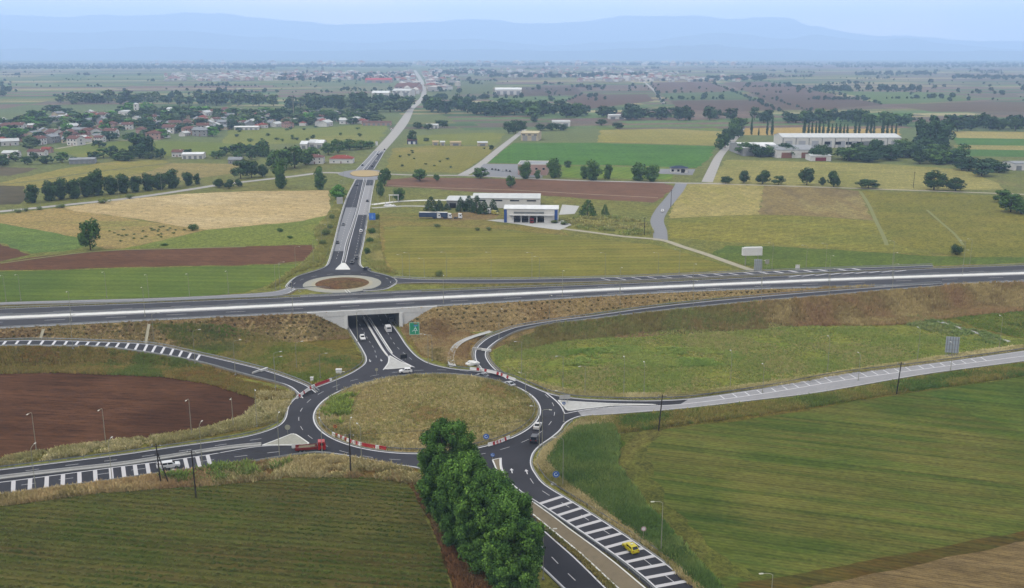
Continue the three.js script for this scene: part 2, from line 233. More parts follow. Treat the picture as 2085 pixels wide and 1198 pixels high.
// far farmland: parcels between grass borders, out to the hills
const inPoly = (x, y, p) => { let c = false; for (let i = 0, j = p.length - 1; i < p.length; j = i++) if ((p[i][1] > y) !== (p[j][1] > y) && x < (p[j][0] - p[i][0]) * (y - p[i][1]) / (p[j][1] - p[i][1]) + p[i][0]) c = !c; return c; };
const VILLAGE = [[-200, 222], [200, 214], [500, 212], [840, 222], [770, 330], [700, 335], [-200, 345]], TOWN = [[560, 132], [1000, 130], [960, 192], [850, 205], [690, 198]];
{
  const r = rng(77), pos = [], idx = [], uv = [], col = [], nrm = [], rot = -0.2, ca = Math.cos(rot), sa = Math.sin(rot);
  const kinds = ['#77655c', '#806c60', '#6f6558', '#5c7446', '#6b7c4c', '#7f8050', '#9c946a', '#6a8250', '#4f6840', '#a8a278'];
  const put = (x0, z0, x1, z1) => {
    const g = clamp((z1 - z0) * 0.03, 1.5, 6); x0 += g; x1 -= g; z0 += g; z1 -= g;
    const q = [[x0, z0], [x1, z0], [x1, z1], [x0, z1]].map(([u, v]) => [u * ca - v * sa, u * sa + v * ca]);
    const mx = (q[0][0] + q[2][0]) / 2, mz = (q[0][1] + q[2][1]) / 2, [sx, sy] = project(mx, 0, mz); if (mz > -1000 || Math.abs(sx - CX) > 1900 || inPoly(sx, sy, VILLAGE) || inPoly(sx, sy, TOWN)) return;
    if (sy > 262) return;
    const right = sx > 1000, k = r(), c = C(kinds[right ? (k < 0.5 ? Math.floor(r() * 3) : Math.floor(3 + r() * 7)) : (k < 0.3 ? Math.floor(r() * 3) : Math.floor(3 + r() * 7))]).multiplyScalar(1.18), o = { c: [c, c.clone().multiplyScalar(0.86), c.clone().lerp(C('#8a8660'), 0.35)], rot: rot + Math.PI / 2, seed: 300 + Math.floor(r() * 999), size: 70, streak: 0.7, band: 12 };
    const nx = Math.max(2, Math.round((x1 - x0) / 40)), nz = Math.max(2, Math.round((z1 - z0) / 30)), b = pos.length / 3, y = 0.05 + Math.hypot(mx, mz) * 2e-5;
    for (let j = 0; j <= nz; j++) for (let i = 0; i <= nx; i++) { const u = lerp(x0, x1, i / nx), v = lerp(z0, z1, j / nz), x = u * ca - v * sa, z = u * sa + v * ca; pos.push(x, y, z); uv.push(u / TILE, v / TILE); nrm.push(0, 1, 0); patchColor(x, z, o, col); }
    for (let j = 0; j < nz; j++) for (let i = 0; i < nx; i++) { const a = b + j * (nx + 1) + i; idx.push(a, a + 1, a + nx + 1, a + 1, a + nx + 2, a + nx + 1); }
  };
  const split = (x0, z0, x1, z1) => { const w = x1 - x0, h = z1 - z0, k = clamp(-(z0 + z1) / 2 / 2600, 0.5, 2.4); if (w < 420 * k && h < 130 * k) return put(x0, z0, x1, z1); const t = 0.36 + r() * 0.28; if (w / 420 > h / 130) split(x0, z0, lerp(x0, x1, t), z1), split(lerp(x0, x1, t), z0, x1, z1); else split(x0, z0, x1, lerp(z0, z1, t)), split(x0, lerp(z0, z1, t), x1, z1); };
  split(-8000, -14000, 8000, -900);
  upward(pos, idx); struct('farmland', geo(pos, idx, uv, col, nrm), M.grass, 'far patchwork of ploughed and green parcels');
}

// ---------- fields near and middle ----------
const R = (d) => d * Math.PI / 180;
// rot: the direction across the rows is turned by this; rows run along (-sin, cos)
const ALONG_X = Math.PI / 2;                                            // rows running left to right
land('field', 'dark green crop field at the lower left with brownish rows', [[-60, 1034], [0, 1031], [200, 1003], [420, 990], [600, 972], [760, 972], [830, 982], [868, 1050], [900, 1130], [940, 1260], [-120, 1290]], { c: ['#565e2e', '#65603a', '#604e30'], m: M.rows, rot: ALONG_X + 0.16, size: 24, streak: 0.85, band: 1.9, third: 0.5, detail: 230 });
land('bare_strip', 'reddish brown bare strip beside the large trees', [[826, 975], [850, 962], [905, 1010], [960, 1085], [1010, 1150], [1080, 1215], [1110, 1260], [935, 1260], [900, 1135], [866, 1050]], { c: ['#5c4229', '#4c3a25', '#6a5236'], m: M.rough, rot: 0.5, size: 10, streak: 0.5, band: 3 });
land('field', 'large olive and green crop field at the lower right', [[1300, 880], [1400, 868], [1600, 842], [1800, 808], [2085, 768], [2400, 725], [2500, 1000], [2085, 1092], [1800, 1150], [1660, 1190], [1560, 1240], [1470, 1200], [1360, 1090], [1280, 1000], [1245, 945], [1255, 905]], { c: ['#586832', '#717040', '#4a622e'], m: M.rows, rot: ALONG_X + 0.30, size: 40, streak: 0.8, band: 2.0, detail: 240, third: 0.95 });
land('field', 'bright green corner of the crop field at the right edge', [[1880, 800], [2085, 768], [2400, 730], [2430, 850], [2085, 880], [1990, 850]], { c: ['#526832', '#667038', '#4a622e'], m: M.rows, rot: ALONG_X + 0.30, size: 24, streak: 0.8, band: 1.6, y: 0.065 });
land('headland', 'yellowish headland along the left end of the large crop field', [[1248, 905], [1300, 880], [1352, 872], [1318, 915], [1322, 975], [1400, 1070], [1490, 1150], [1560, 1188], [1450, 1178], [1360, 1090], [1280, 1000], [1245, 945]], { c: ['#67683a', '#626836', '#756f44'], m: M.grass, rot: 0.55, size: 16, streak: 0.5, band: 2, y: 0.062, rag: 3.5, detail: 200 });
land('bare_strip', 'brown bare edge of the crop field at the lower right', [[2500, 1000], [2085, 1082], [1850, 1128], [1640, 1168], [1500, 1190], [1540, 1222], [1700, 1186], [2085, 1104], [2500, 1016]], { c: ['#66522f', '#5d5a32', '#705c3a'], m: M.rows, rot: ALONG_X + 0.30, size: 14, streak: 0.8, band: 1.6, y: 0.065 });
land('field', 'pale brown stubble field in the lower right corner', [[2500, 1012], [2085, 1098], [1850, 1148], [1720, 1178], [1580, 1212], [1500, 1290], [2600, 1290]], { c: ['#89775c', '#7c6b50', '#968468'], m: M.soil, rot: ALONG_X + 0.30, size: 20, streak: 0.75, band: 2.5, y: 0.08 });
land('field', 'dark brown ploughed field beside the left ramp', [[-80, 757], [0, 757], [120, 754], [230, 756], [330, 762], [430, 778], [500, 795], [520, 808], [522, 826], [508, 848], [470, 866], [400, 880], [300, 893], [200, 906], [100, 922], [0, 937], [-80, 948]], { c: ['#5c4032', '#6b4c3d', '#54392d'], m: M.soil, rot: ALONG_X + 0.1, size: 40, streak: 0.75, band: 2, detail: 220 });
land('field', 'light green field beyond the highway at left', [[-80, 556], [0, 553], [150, 549], [300, 546], [450, 543], [570, 540], [622, 536], [602, 552], [560, 574], [500, 596], [300, 613], [0, 617], [-80, 618]], { c: ['#66793c', '#748242', '#5a7038'], m: M.rows, rot: ALONG_X + 0.06, size: 50, streak: 0.8, band: 4 });
land('field', 'reddish brown ploughed strip beyond the light green field', [[-80, 556], [0, 551], [200, 546], [400, 542], [560, 538], [622, 531], [640, 505], [636, 499], [500, 502], [350, 506], [240, 509], [160, 515], [60, 525], [0, 536], [-80, 545]], { c: ['#70503f', '#7a5a48', '#694a3a'], m: M.soil, rot: ALONG_X + 0.06, size: 50, streak: 0.6, band: 4 });
land('field', 'small brown ploughed triangle at the left edge', [[-120, 486], [0, 497], [62, 519], [0, 533], [-120, 545]], { c: ['#6e5040', '#765846', '#694a3a'], m: M.soil, rot: ALONG_X - 0.3, size: 40, streak: 0.6, band: 4 });
land('field', 'green wedge field left of the leafy tree', [[-120, 438], [0, 455], [90, 471], [170, 487], [182, 500], [130, 512], [62, 517], [0, 495], [-120, 484]], { c: ['#6a8048', '#778a4c', '#62784a'], m: M.grass, rot: ALONG_X - 0.2, size: 40, streak: 0.7, band: 5 });
land('field', 'pale straw field left of the main road', [[120, 423], [240, 408], [360, 396], [520, 389], [668, 388], [672, 412], [668, 438], [600, 452], [500, 461], [420, 468], [330, 455], [230, 440], [150, 430]], { c: ['#c8b388', '#b9a67c', '#d2c09a'], m: M.grass, rot: ALONG_X + 0.1, size: 40, streak: 0.9, band: 6, third: 0.7 });
land('pasture', 'tan pasture dotted with shrubs left of the straw field', [[-120, 440], [0, 437], [120, 423], [230, 440], [330, 455], [420, 468], [400, 478], [330, 490], [262, 506], [215, 508], [182, 498], [170, 487], [90, 471], [0, 455], [-120, 438]], { c: ['#ae9866', '#a0905e', '#918e56'], m: M.rough, rot: ALONG_X, size: 22, streak: 0.4 });
land('meadow', 'green meadow below the straw field', [[250, 507], [330, 490], [420, 468], [500, 461], [600, 452], [668, 438], [664, 470], [655, 498], [500, 502], [350, 506]], { c: ['#848c48', '#7a8546', '#929050'], m: M.rough, rot: ALONG_X, size: 22, streak: 0.5 });
land('field', 'olive field below the village at left', [[-200, 372], [0, 372], [120, 345], [240, 328], [330, 326], [350, 332], [300, 350], [220, 366], [120, 384], [50, 384], [-200, 392]], { c: ['#9a9354', '#8f8a4e', '#a89a5e'], m: M.grass, rot: ALONG_X + 0.2, size: 60, streak: 0.8, band: 8 });
land('field', 'tan field beside the tree row at left', [[350, 332], [480, 334], [482, 352], [410, 362], [340, 372], [230, 366], [300, 350]], { c: ['#a09365', '#978a5e', '#8f8d58'], m: M.grass, rot: ALONG_X + 0.2, size: 60, streak: 0.8, band: 8 });
land('field', 'grey brown ploughed strip at the left edge', [[-250, 340], [0, 340], [78, 343], [20, 358], [-250, 366]], { c: ['#6b6458', '#746a5c'], m: M.soil, rot: ALONG_X, size: 60, streak: 0.5, band: 8 });
land('field', 'dark ploughed field at the left edge behind the side road', [[-250, 392], [0, 378], [48, 379], [56, 405], [40, 416], [-250, 428]], { c: ['#5f594c', '#6a6252'], m: M.soil, rot: ALONG_X, size: 60, streak: 0.5, band: 8 });
land('field', 'olive green crop field between the highway and the depot', [[778, 470], [820, 461], [900, 462], [1000, 467], [1150, 481], [1335, 499], [1400, 517], [1490, 545], [1400, 556], [1200, 563], [1000, 566], [900, 565], [830, 560], [790, 545], [779, 520]], { c: ['#848343', '#938a4c', '#747c40'], m: M.rows, rot: ALONG_X - 0.06, size: 45, streak: 0.9, band: 4 });
land('field', 'straw edged strip left of the olive crop field', [[768, 462], [782, 462], [784, 520], [800, 548], [788, 550], [768, 520]], { c: ['#99854f', '#8c8048'], m: M.grass, rot: 0, size: 14, streak: 0.5, y: 0.06 });
land('field', 'brown ploughed field behind the depot', [[790, 366], [850, 361], [1100, 366], [1350, 372], [1372, 380], [1352, 402], [1330, 413], [1240, 408], [1100, 398], [950, 390], [850, 382], [785, 380]], { c: ['#7e6052', '#88695b', '#755b4f'], m: M.soil, rot: ALONG_X - 0.04, size: 70, streak: 0.6, band: 6 });
land('field', 'bright green crop field behind the pink building', [[1048, 291], [1200, 291], [1458, 298], [1450, 318], [1420, 342], [1300, 338], [1190, 336], [1090, 335], [990, 331]], { c: ['#56803a', '#5f853e', '#4f7839'], m: M.grass, rot: ALONG_X, size: 80, streak: 0.7, band: 8 });
land('field', 'vineyard green strip beside the side road', [[1145, 338], [1300, 340], [1372, 342], [1372, 366], [1140, 362]], { c: ['#6f8a3c', '#80913f', '#65803c'], m: M.rows, rot: 0.5, size: 30, streak: 0.6, band: 5 });
land('field', 'straw field behind the bright green field', [[1225, 265], [1350, 262], [1478, 268], [1460, 297], [1300, 292], [1215, 290]], { c: ['#a39a58', '#948f52', '#b0a366'], m: M.grass, rot: ALONG_X, size: 80, streak: 0.7, band: 8 });
land('field', 'green field in front of the tree belt at centre right', [[1290, 250], [1485, 252], [1480, 267], [1350, 261], [1225, 264], [1180, 256]], { c: ['#6d8342', '#7a8846'], m: M.grass, rot: ALONG_X, size: 80, streak: 0.7, band: 8 });
land('pasture', 'dry pasture right of the main road', [[800, 302], [880, 296], [1012, 300], [985, 322], [938, 352], [840, 350], [782, 346]], { c: ['#938c4e', '#8a8648', '#a0935a'], m: M.rough, rot: ALONG_X, size: 30, streak: 0.5 });
land('pasture', 'green pasture beyond the row of stalls', [[838, 276], [1000, 270], [1030, 272], [1010, 296], [880, 293], [822, 296]], { c: ['#8c8f4c', '#82894a', '#9a9456'], m: M.rough, rot: ALONG_X, size: 40, streak: 0.6 });
land('pasture', 'open pasture in front of the village', [[470, 262], [640, 262], [790, 250], [782, 276], [762, 296], [600, 292], [500, 296], [450, 292]], { c: ['#8b9050', '#80884a', '#a09a5c'], m: M.rough, rot: ALONG_X, size: 50, streak: 0.6 });
land('pasture', 'green pasture below the village houses at left', [[100, 305], [260, 285], [430, 290], [560, 300], [520, 312], [330, 318], [160, 320]], { c: ['#7f8a4a', '#748244', '#94904e'], m: M.rough, rot: ALONG_X, size: 50, streak: 0.6 });
land('field', 'wheat field right of the side lane', [[1392, 376], [1460, 374], [1556, 378], [1546, 437], [1440, 441], [1362, 445], [1372, 412]], { c: ['#aa9e68', '#9c9558', '#b3a670'], m: M.grass, rot: 0.12, size: 40, streak: 0.75, band: 4, detail: 220 });
land('field', 'brownish stubble field right of the wheat', [[1556, 378], [1660, 380], [1748, 389], [1764, 415], [1780, 449], [1660, 441], [1546, 437]], { c: ['#98875e', '#84755a', '#a39668'], m: M.grass, rot: 0.12, size: 24, streak: 0.8, band: 5, detail: 220 });
land('field', 'olive meadow at right beyond the highway', [[1748, 389], [1900, 393], [2085, 402], [2300, 415], [2300, 500], [2085, 522], [1960, 525], [1830, 500], [1790, 460], [1764, 415]], { c: ['#838040', '#8d8545', '#7a7c3e'], m: M.rough, rot: ALONG_X - 0.1, size: 40, streak: 0.6, band: 7 });
land('field', 'yellow green barley strip beyond the highway at right', [[1362, 446], [1440, 442], [1546, 438], [1660, 442], [1782, 451], [1832, 502], [1900, 520], [1700, 508], [1540, 496], [1420, 488], [1362, 486]], { c: ['#8b8844', '#968e4c', '#7f8244'], m: M.grass, rot: ALONG_X - 0.05, size: 40, streak: 0.8, band: 5 });
land('meadow', 'deep green meadow along the highway at right', [[1480, 500], [1600, 503], [1750, 512], [1900, 522], [2085, 524], [2300, 505], [2300, 535], [2085, 535], [1800, 545], [1640, 549], [1560, 549], [1440, 519]], { c: ['#62743a', '#6f7c3c', '#5a6e3a'], m: M.rough, rot: ALONG_X - 0.05, size: 30, streak: 0.6 });
land('field', 'pale yellow green field in front of the factory trees', [[1478, 326], [1600, 328], [1800, 334], [1960, 345], [2030, 372], [2045, 386], [1900, 388], [1700, 382], [1500, 376], [1440, 372]], { c: ['#9c965c', '#a59d64', '#8f8f54'], m: M.grass, rot: ALONG_X, size: 60, streak: 0.7, band: 7 });
land('field', 'golden field behind the poplar row', [[1520, 254], [1830, 256], [1835, 277], [1640, 277], [1510, 275]], { c: ['#c0a668', '#b59c60'], m: M.grass, rot: ALONG_X, size: 90, streak: 0.7, band: 8 });
for (const [a, b, c1, c2, n] of [[267, 281, '#b0a46a', '#a59a62', 'straw strip field at the right edge'], [281, 295, '#567c45', '#5f8248', 'green strip field at the right edge'], [295, 304, '#a89f66', '#9a955e', 'pale strip field at the right edge'], [304, 318, '#567a45', '#5d7f46', 'lower green strip field at the right edge']])
  land('field', n, [[1938, a], [2085, a + 2], [2400, a + 6], [2400, b + 6], [2085, b + 2], [1950, b]], { c: [c1, c2], m: M.grass, rot: ALONG_X, size: 90, streak: 0.7, band: 8, rag: 0.5 });
// middle distance at right: the purple brown ploughed lands and their grass borders
for (const [p, c, n] of [
  [[[1180, 193], [1318, 192], [1330, 206], [1200, 222], [1150, 206]], '#725f58', 'brown ploughed land in front of the far trees'],
  [[[1322, 168], [1440, 166], [1500, 186], [1345, 190]], '#77645f', 'purple brown ploughed land at right'],
  [[[1345, 190], [1500, 187], [1545, 203], [1365, 205]], '#5e7550', 'green strip between ploughed lands at right'],
  [[[1365, 206], [1550, 204], [1600, 224], [1480, 228], [1380, 222]], '#6f5f59', 'brown ploughed strip near the tree belt at right'],
  [[[1470, 168], [1560, 166], [1700, 193], [1640, 200], [1530, 190]], '#75625c', 'second purple brown ploughed land at right'],
  [[[1530, 191], [1700, 194], [1800, 213], [1650, 226], [1590, 222]], '#6d5d56', 'wide brown ploughed land at right'],
  [[[1700, 186], [1900, 188], [1990, 205], [1810, 212]], '#6f8454', 'green parcel with farm trees behind it'],
  [[[1815, 214], [2000, 207], [2300, 210], [2300, 228], [1900, 228]], '#74655a', 'brown land at the right edge'],
  [[[1690, 230], [1860, 230], [1850, 248], [1700, 250]], '#5c8048', 'green parcel behind the poplars'],
  [[[860, 165], [1010, 168], [1000, 190], [890, 195], [868, 185]], '#6f7a58', 'grey green parcel beside the far road'],
  [[[1040, 178], [1170, 176], [1190, 192], [1060, 197]], '#665a55', 'dark ploughed parcel near the white warehouse'],
]) land('field', n, p, { c: [c, C(c).multiplyScalar(0.88), C(c).lerp(C('#8b8560'), 0.3)], m: M.grass, rot: ALONG_X, size: 110, streak: 0.8, band: 12, y: 0.16, rag: 0.5 });

// rougher ground near the junction
land('verge', 'dark grass verge round the gravel island of the bottom road', [[1062, 1022], [1094, 1035], [1175, 1085], [1268, 1155], [1400, 1262], [1310, 1264], [1240, 1200], [1172, 1134], [1114, 1082]], { c: ['#5c5838', '#6b6240', '#4e5230'], m: M.rough, size: 6, streak: 0.3, y: 0.135 });
land('reed_bed', 'strip of dark green reeds along the right-hand road', [[1128, 902], [1175, 868], [1240, 862], [1262, 895], [1255, 950], [1290, 1000], [1372, 1092], [1450, 1180], [1520, 1250], [1470, 1250], [1395, 1172], [1290, 1090], [1190, 1020], [1130, 975], [1108, 940]], { c: ['#52682f', '#5c6c38', '#6f6c3c'], m: M.rough, size: 12, streak: 0.3, y: 0.075, rag: 3 });
land('grassland', 'dry grass and weeds at the foot of the highway left of the underpass', [[300, 690], [460, 690], [640, 690], [700, 672], [735, 720], [740, 745], [640, 785], [560, 755], [420, 722], [330, 704]], { c: ['#6f6c36', '#7c6a3c', '#5d6832'], m: M.rough, size: 12, streak: 0.3 });
land('grassland', 'brown dry grass right of the underpass', [[820, 668], [870, 668], [990, 685], [955, 720], [965, 745], [900, 740], [860, 728], [830, 700]], { c: ['#8c764e', '#836c48', '#7d7346'], m: M.rough, size: 10, streak: 0.3 });
land('meadow', 'rough green meadow inside the loop ramp', [[1004, 742], [998, 720], [1010, 706], [1060, 684], [1200, 664], [1400, 655], [1700, 650], [1900, 664], [2085, 690], [2300, 690], [2300, 712], [2085, 705], [1890, 733], [1720, 755], [1550, 785], [1400, 804], [1250, 806], [1140, 796], [1060, 768]], { c: ['#7b8242', '#8b8b4e', '#647838'], m: M.rough, size: 20, streak: 0.55, band: 8, rot: ALONG_X });
land('grassland', 'green grass at the right edge below the highway', [[1900, 640], [2085, 625], [2300, 605], [2300, 690], [2085, 690], [1960, 668]], { c: ['#6f7238', '#7c6c3c', '#5f7036'], m: M.rough, size: 14, streak: 0.4, y: 0.05 });
land('grassland', 'dry verge along the road at lower left', [[-80, 950], [0, 938], [100, 922], [250, 900], [400, 881], [508, 849], [522, 826], [520, 806], [600, 800], [578, 850], [540, 872], [350, 905], [0, 952], [-80, 962]], { c: ['#7f7042', '#6c6b3a', '#8c7b4c'], m: M.rough, size: 9, streak: 0.3 });
land('grassland', 'dry brown verge below the road at lower left', [[-80, 1016], [0, 1010], [300, 970], [470, 948], [600, 930], [740, 938], [850, 955], [850, 985], [760, 972], [600, 972], [420, 990], [200, 1003], [0, 1031], [-80, 1036]], { c: ['#7a5f3a', '#6b5734', '#8a7446'], m: M.rough, size: 7, streak: 0.3 });
land('grassland', 'weedy verge between the right-hand road and the crop field', [[1185, 850], [1390, 835], [1660, 803], [1890, 763], [2085, 738], [2300, 705], [2400, 725], [2085, 769], [1800, 809], [1600, 843], [1400, 869], [1250, 890], [1190, 868]], { c: ['#5b6430', '#77683a', '#4c5d2c'], m: M.rough, size: 9, streak: 0.4, rot: ALONG_X });
land('grassland', 'scrubby yellow ground in front of the depot', [[768, 432], [1000, 440], [1110, 455], [1160, 480], [1000, 466], [900, 461], [820, 460], [770, 462]], { c: ['#928450', '#86804a', '#767a40'], m: M.rough, size: 14, streak: 0.5, rot: ALONG_X });
land('bare_strip', 'brown bare yard left of the depot', [[935, 432], [1020, 432], [1005, 446], [930, 450], [880, 445]], { c: ['#8a7658', '#94805e'], m: M.rough, size: 14, streak: 0.3, y: 0.06 });

// ---------- roads ----------
const YR = 0.10, YL = 0.125;                                            // level of the asphalt and of the paint on it
const NC = V(-24.3, 0, -268), NR = 32.5, FC = V(-76, 0, -428);
const shapeXZ = (poly, holes, y, m, name, parent, tone = '#38383f', raw) => {              // flat sheet with holes
  const c = poly.map((p) => new THREE.Vector2(p.x, p.z)), hs = holes.map((h) => h.map((p) => new THREE.Vector2(p.x, p.z))), tr = THREE.ShapeUtils.triangulateShape(c, hs), all = [...c, ...hs.flat()];
  const [PP, idx] = subdivide(all.map((v) => [v.x, v.y]), tr, (d) => clamp(d / 90, 2.2, 40)), pos = [], uv = [], nrm = [], col = []; upward(pos, idx);
  for (const [x, z] of PP) { pos.push(x, y, z); uv.push(x, z); nrm.push(0, 1, 0); const v = 0.82 + 0.7 * (fbm(x / 9, z / 9, 65, 4) - 0.5) + 0.6 * sst(0.52, 0.62, fbm(x / 26, z / 26, 69, 2)) * 0.5; const c = C(tone); col.push(c.r * v, c.g * v, c.b * v); } upward(pos, idx);
  const g = pave(geo(pos, idx, uv, col, nrm)); return raw ? g : part(name, g, m, parent);
};
// edges traced on the photograph, in order round the junction
const E1 = curve([[686, 610], [708.6, 665.4], [727.9, 697.3], [738, 714], [745, 730], [743, 741], [731, 751], [711, 762.8], [675.8, 777.9], [640.6, 791.3], [609.5, 806], [591, 822], [585, 835.5], [582, 850], [570.7, 865.7], [542, 879], [503.6, 889.5], [470, 895.5], [350, 912], [257, 925.8], [128.5, 942.3], [0, 958], [-120, 973]], 150);
const E2 = curve([[-120, 1024], [0, 1008.4], [128.5, 991.9], [238.7, 977], [301, 968], [470, 946], [520, 939.5], [587, 928.6], [640, 922], [690, 926], [738, 934.5], [805.7, 947], [850, 953.5], [900, 968], [950, 998], [1000, 1045], [1050, 1100], [1090, 1142.4], [1147, 1197.8], [1215, 1264]], 150);
const E3 = curve([[1520, 1264], [1417, 1198], [1355, 1149], [1288, 1102], [1224, 1060], [1145.5, 1011], [1122, 997], [1104, 984], [1091, 967], [1082.5, 952], [1081, 939], [1086, 923], [1099.8, 908], [1123, 892], [1141.7, 875.7], [1149, 864], [1162, 855.5], [1181, 848.5], [1250, 843.8], [1385, 833], [1550, 814], [1653, 801.7], [1888, 762], [2085, 736], [2260, 712]], 150);
const E4 = curve([[2260, 690], [2085, 716], [1888, 743], [1720, 763], [1553, 793], [1400, 814], [1320, 817.5], [1250, 816.5], [1185, 813.8], [1143, 808.5], [1118, 802.5], [1093, 793], [1048, 773.5], [1018, 763.5], [967.5, 756.5], [917, 751.5], [875, 741.5], [850, 728], [828.6, 705.7], [811.8, 680.5], [792.5, 653.6], [768, 615]], 150);
const island = arc(NC, NR - 0.2, 0, Math.PI * 2, 120).slice(0, -1);
const junction = structGroup('road', 'dark asphalt roundabout and its approach roads');
shapeXZ([...E1, ...E2, ...E3, ...E4], [island], YR, M.road, 'asphalt', junction);
// white edge lines
const line = (parent, p, off, w = 0.32, m = M.paint, name = 'edge_line', y = YL) => part(name, ribbon(p, w, off, y), m, parent);
for (const e of [E1, E2, E3, E4]) line(junction, resample(e, 1.5), -0.1);
line(junction, arc(NC, NR, 0, Math.PI * 2, 160), 0, 0.42);
part('lane_dash', dashes(arc(NC, 36.6, 0, Math.PI * 2, 200), 0, 3, 4.4, 0.16, YL), M.paintThin, junction);
// arms: lane lines
const dashOn = (parent, list, on = 3, gap = 5, w = 0.16, h = 0, y = YL, m = M.paintThin) => part('lane_dash', dashes(curve(list, 60, h), 0, on, gap, w, y), m, parent);
dashOn(junction, [[726, 650], [748, 690], [762, 712], [767, 733]], 2.5, 3.5);
dashOn(junction, [[768, 640], [790, 680], [806, 705], [828, 725], [850, 742]], 2.5, 4);
dashOn(junction, [[-60, 975], [0, 967], [128, 950], [257, 935], [350, 922], [470, 904], [540, 893]], 3, 6, 0.18);
dashOn(junction, [[-60, 1003], [0, 995], [130, 977], [240, 962], [330, 951], [430, 938], [500, 929], [600, 917], [650, 911]], 3.2, 5, 0.18);
dashOn(junction, [[1075, 968], [1090, 990], [1115, 1008], [1160, 1035], [1215, 1072], [1275, 1112], [1330, 1155], [1390, 1200]], 3, 4.5, 0.16);
dashOn(junction, [[1085, 1095], [1116, 1128], [1145, 1158], [1178, 1190], [1230, 1240]], 3, 4.2, 0.2);
line(junction, curve([[1106.9, 1082], [1135, 1107], [1164, 1132.3], [1198, 1165], [1231, 1197.8], [1300, 1262]], 60), 0, 0.35);
const S_LEFT = curve([[1020, 933.6], [1021.5, 953], [1030, 972], [1050, 993], [1074, 1010.8], [1098.5, 1026.5], [1136, 1051], [1172, 1075], [1231, 1115.5], [1273, 1145.7], [1315, 1179], [1335, 1197], [1410, 1262]], 100);
line(junction, S_LEFT, 0, 0.35);
line(junction, curve([[1150, 843.8], [1192, 835.4], [1250, 830], [1320, 828], [1385, 824.5], [1550, 803], [1720, 775], [1888, 751.5], [2085, 726], [2260, 701]], 90), 0, 0.32);
line(junction, curve([[1112, 801], [1130, 815.5], [1142, 828], [1150, 843.5]], 20), 0, 0.4);
line(junction, curve([[743, 650.3], [761.4, 680.5], [781.6, 714], [790.5, 727.5], [790.5, 739], [780, 754.4]], 50), 0, 0.35);
line(junction, curve([[749.7, 650], [778, 694], [798.4, 722.5], [821.9, 738], [843.7, 749]], 50), 0, 0.35);
line(junction, curve([[-120, 998], [0, 983.6], [128, 967], [257, 950], [321, 942], [420, 928], [532, 910], [634, 908.5]], 80), 0, 0.32);
// transverse bars: each painted bar a piece of its own
const barMesh = (parent, a, b, w, m = M.paintOld, h1 = 0, h2_ = 0, y = YL) => { const A = G(...a, h1), B = G(...b, h2_), d = B.clone().sub(A).setY(0).normalize(), n = V(-d.z, 0, d.x).multiplyScalar(w / 2); part('transverse_bar', strip([A.clone().add(n), B.clone().add(n)], [A.clone().sub(n), B.clone().sub(n)], y + 0.004), m, parent); };
for (const [x1, y1, x2, y2] of [[118, 172, 390, 85], [222, 243, 500, 155], [328, 316, 620, 225], [440, 392, 740, 296], [552, 462, 860, 375], [668, 537, 980, 458], [782, 620, 1100, 535], [900, 710, 1230, 620], [1025, 795, 1370, 713], [1152, 885, 1500, 808], [1268, 975, 1640, 905], [1400, 1075, 1780, 1005], [1528, 1180, 1920, 1108]]) barMesh(junction, [1080 + x1 / 5.957, 998 + y1 / 5.957], [1080 + x2 / 5.957, 998 + y2 / 5.957], 1.0);
{ const topY = (x) => x < 321 ? lerp(983.6, 942, x / 321) : lerp(942, 928, (x - 321) / 99), botY = (x) => x < 301 ? lerp(1007.4, 967.5, x / 301) : lerp(967.5, 945.5, (x - 301) / 169);
  for (const x of [-6, 27, 61, 95, 128, 161, 193, 225, 250, 274, 299, 323, 347, 376, 401, 422]) { const dx = x < 130 ? -1 : lerp(0, 7, (x - 130) / 300); barMesh(junction, [x, topY(x)], [x + dx, botY(x + dx)], 0.95); } }
// the older, greyer surface of the right-hand road lies over the new asphalt
{
  const up = curve([[1402, 814], [1553, 793], [1720, 763], [1888, 743], [2085, 716], [2260, 690]], 90), mid = curve([[1385, 824.5], [1550, 803], [1720, 775], [1888, 751.5], [2085, 726], [2260, 701]], 90), lo = curve([[1385, 833], [1550, 814], [1653, 801.7], [1888, 762], [2085, 736], [2260, 712]], 90);
  part('worn_asphalt', strip(up, mid, YR + 0.006), M.asphaltWorn, junction); part('worn_asphalt', strip(mid, lo, YR + 0.006), M.asphaltWorn, junction);
  part('worn_asphalt', strip(curve([[1176, 838.6], [1192, 835.4], [1250, 830], [1320, 828], [1385, 824.5]], 40), curve([[1184, 847.5], [1200, 846.8], [1250, 843.8], [1320, 838], [1385, 833]], 40), YR + 0.006), M.asphaltWorn, junction);
  const U = resampleN(up, 200), B = resampleN(mid, 200), bars = 24;
  for (let i = 0; i < bars; i++) { const t = 12 + i * 5.15, k = Math.min(198, Math.round(t)), k2 = Math.min(199, k + 5), a = U[k], b = B[k2], d = b.clone().sub(a).normalize(), n = V(-d.z, 0, d.x).multiplyScalar(0.2); part('transverse_bar', strip([a.clone().add(n), b.clone().add(n)], [a.clone().sub(n), b.clone().sub(n)], YL + 0.01), M.paint, junction); }
}
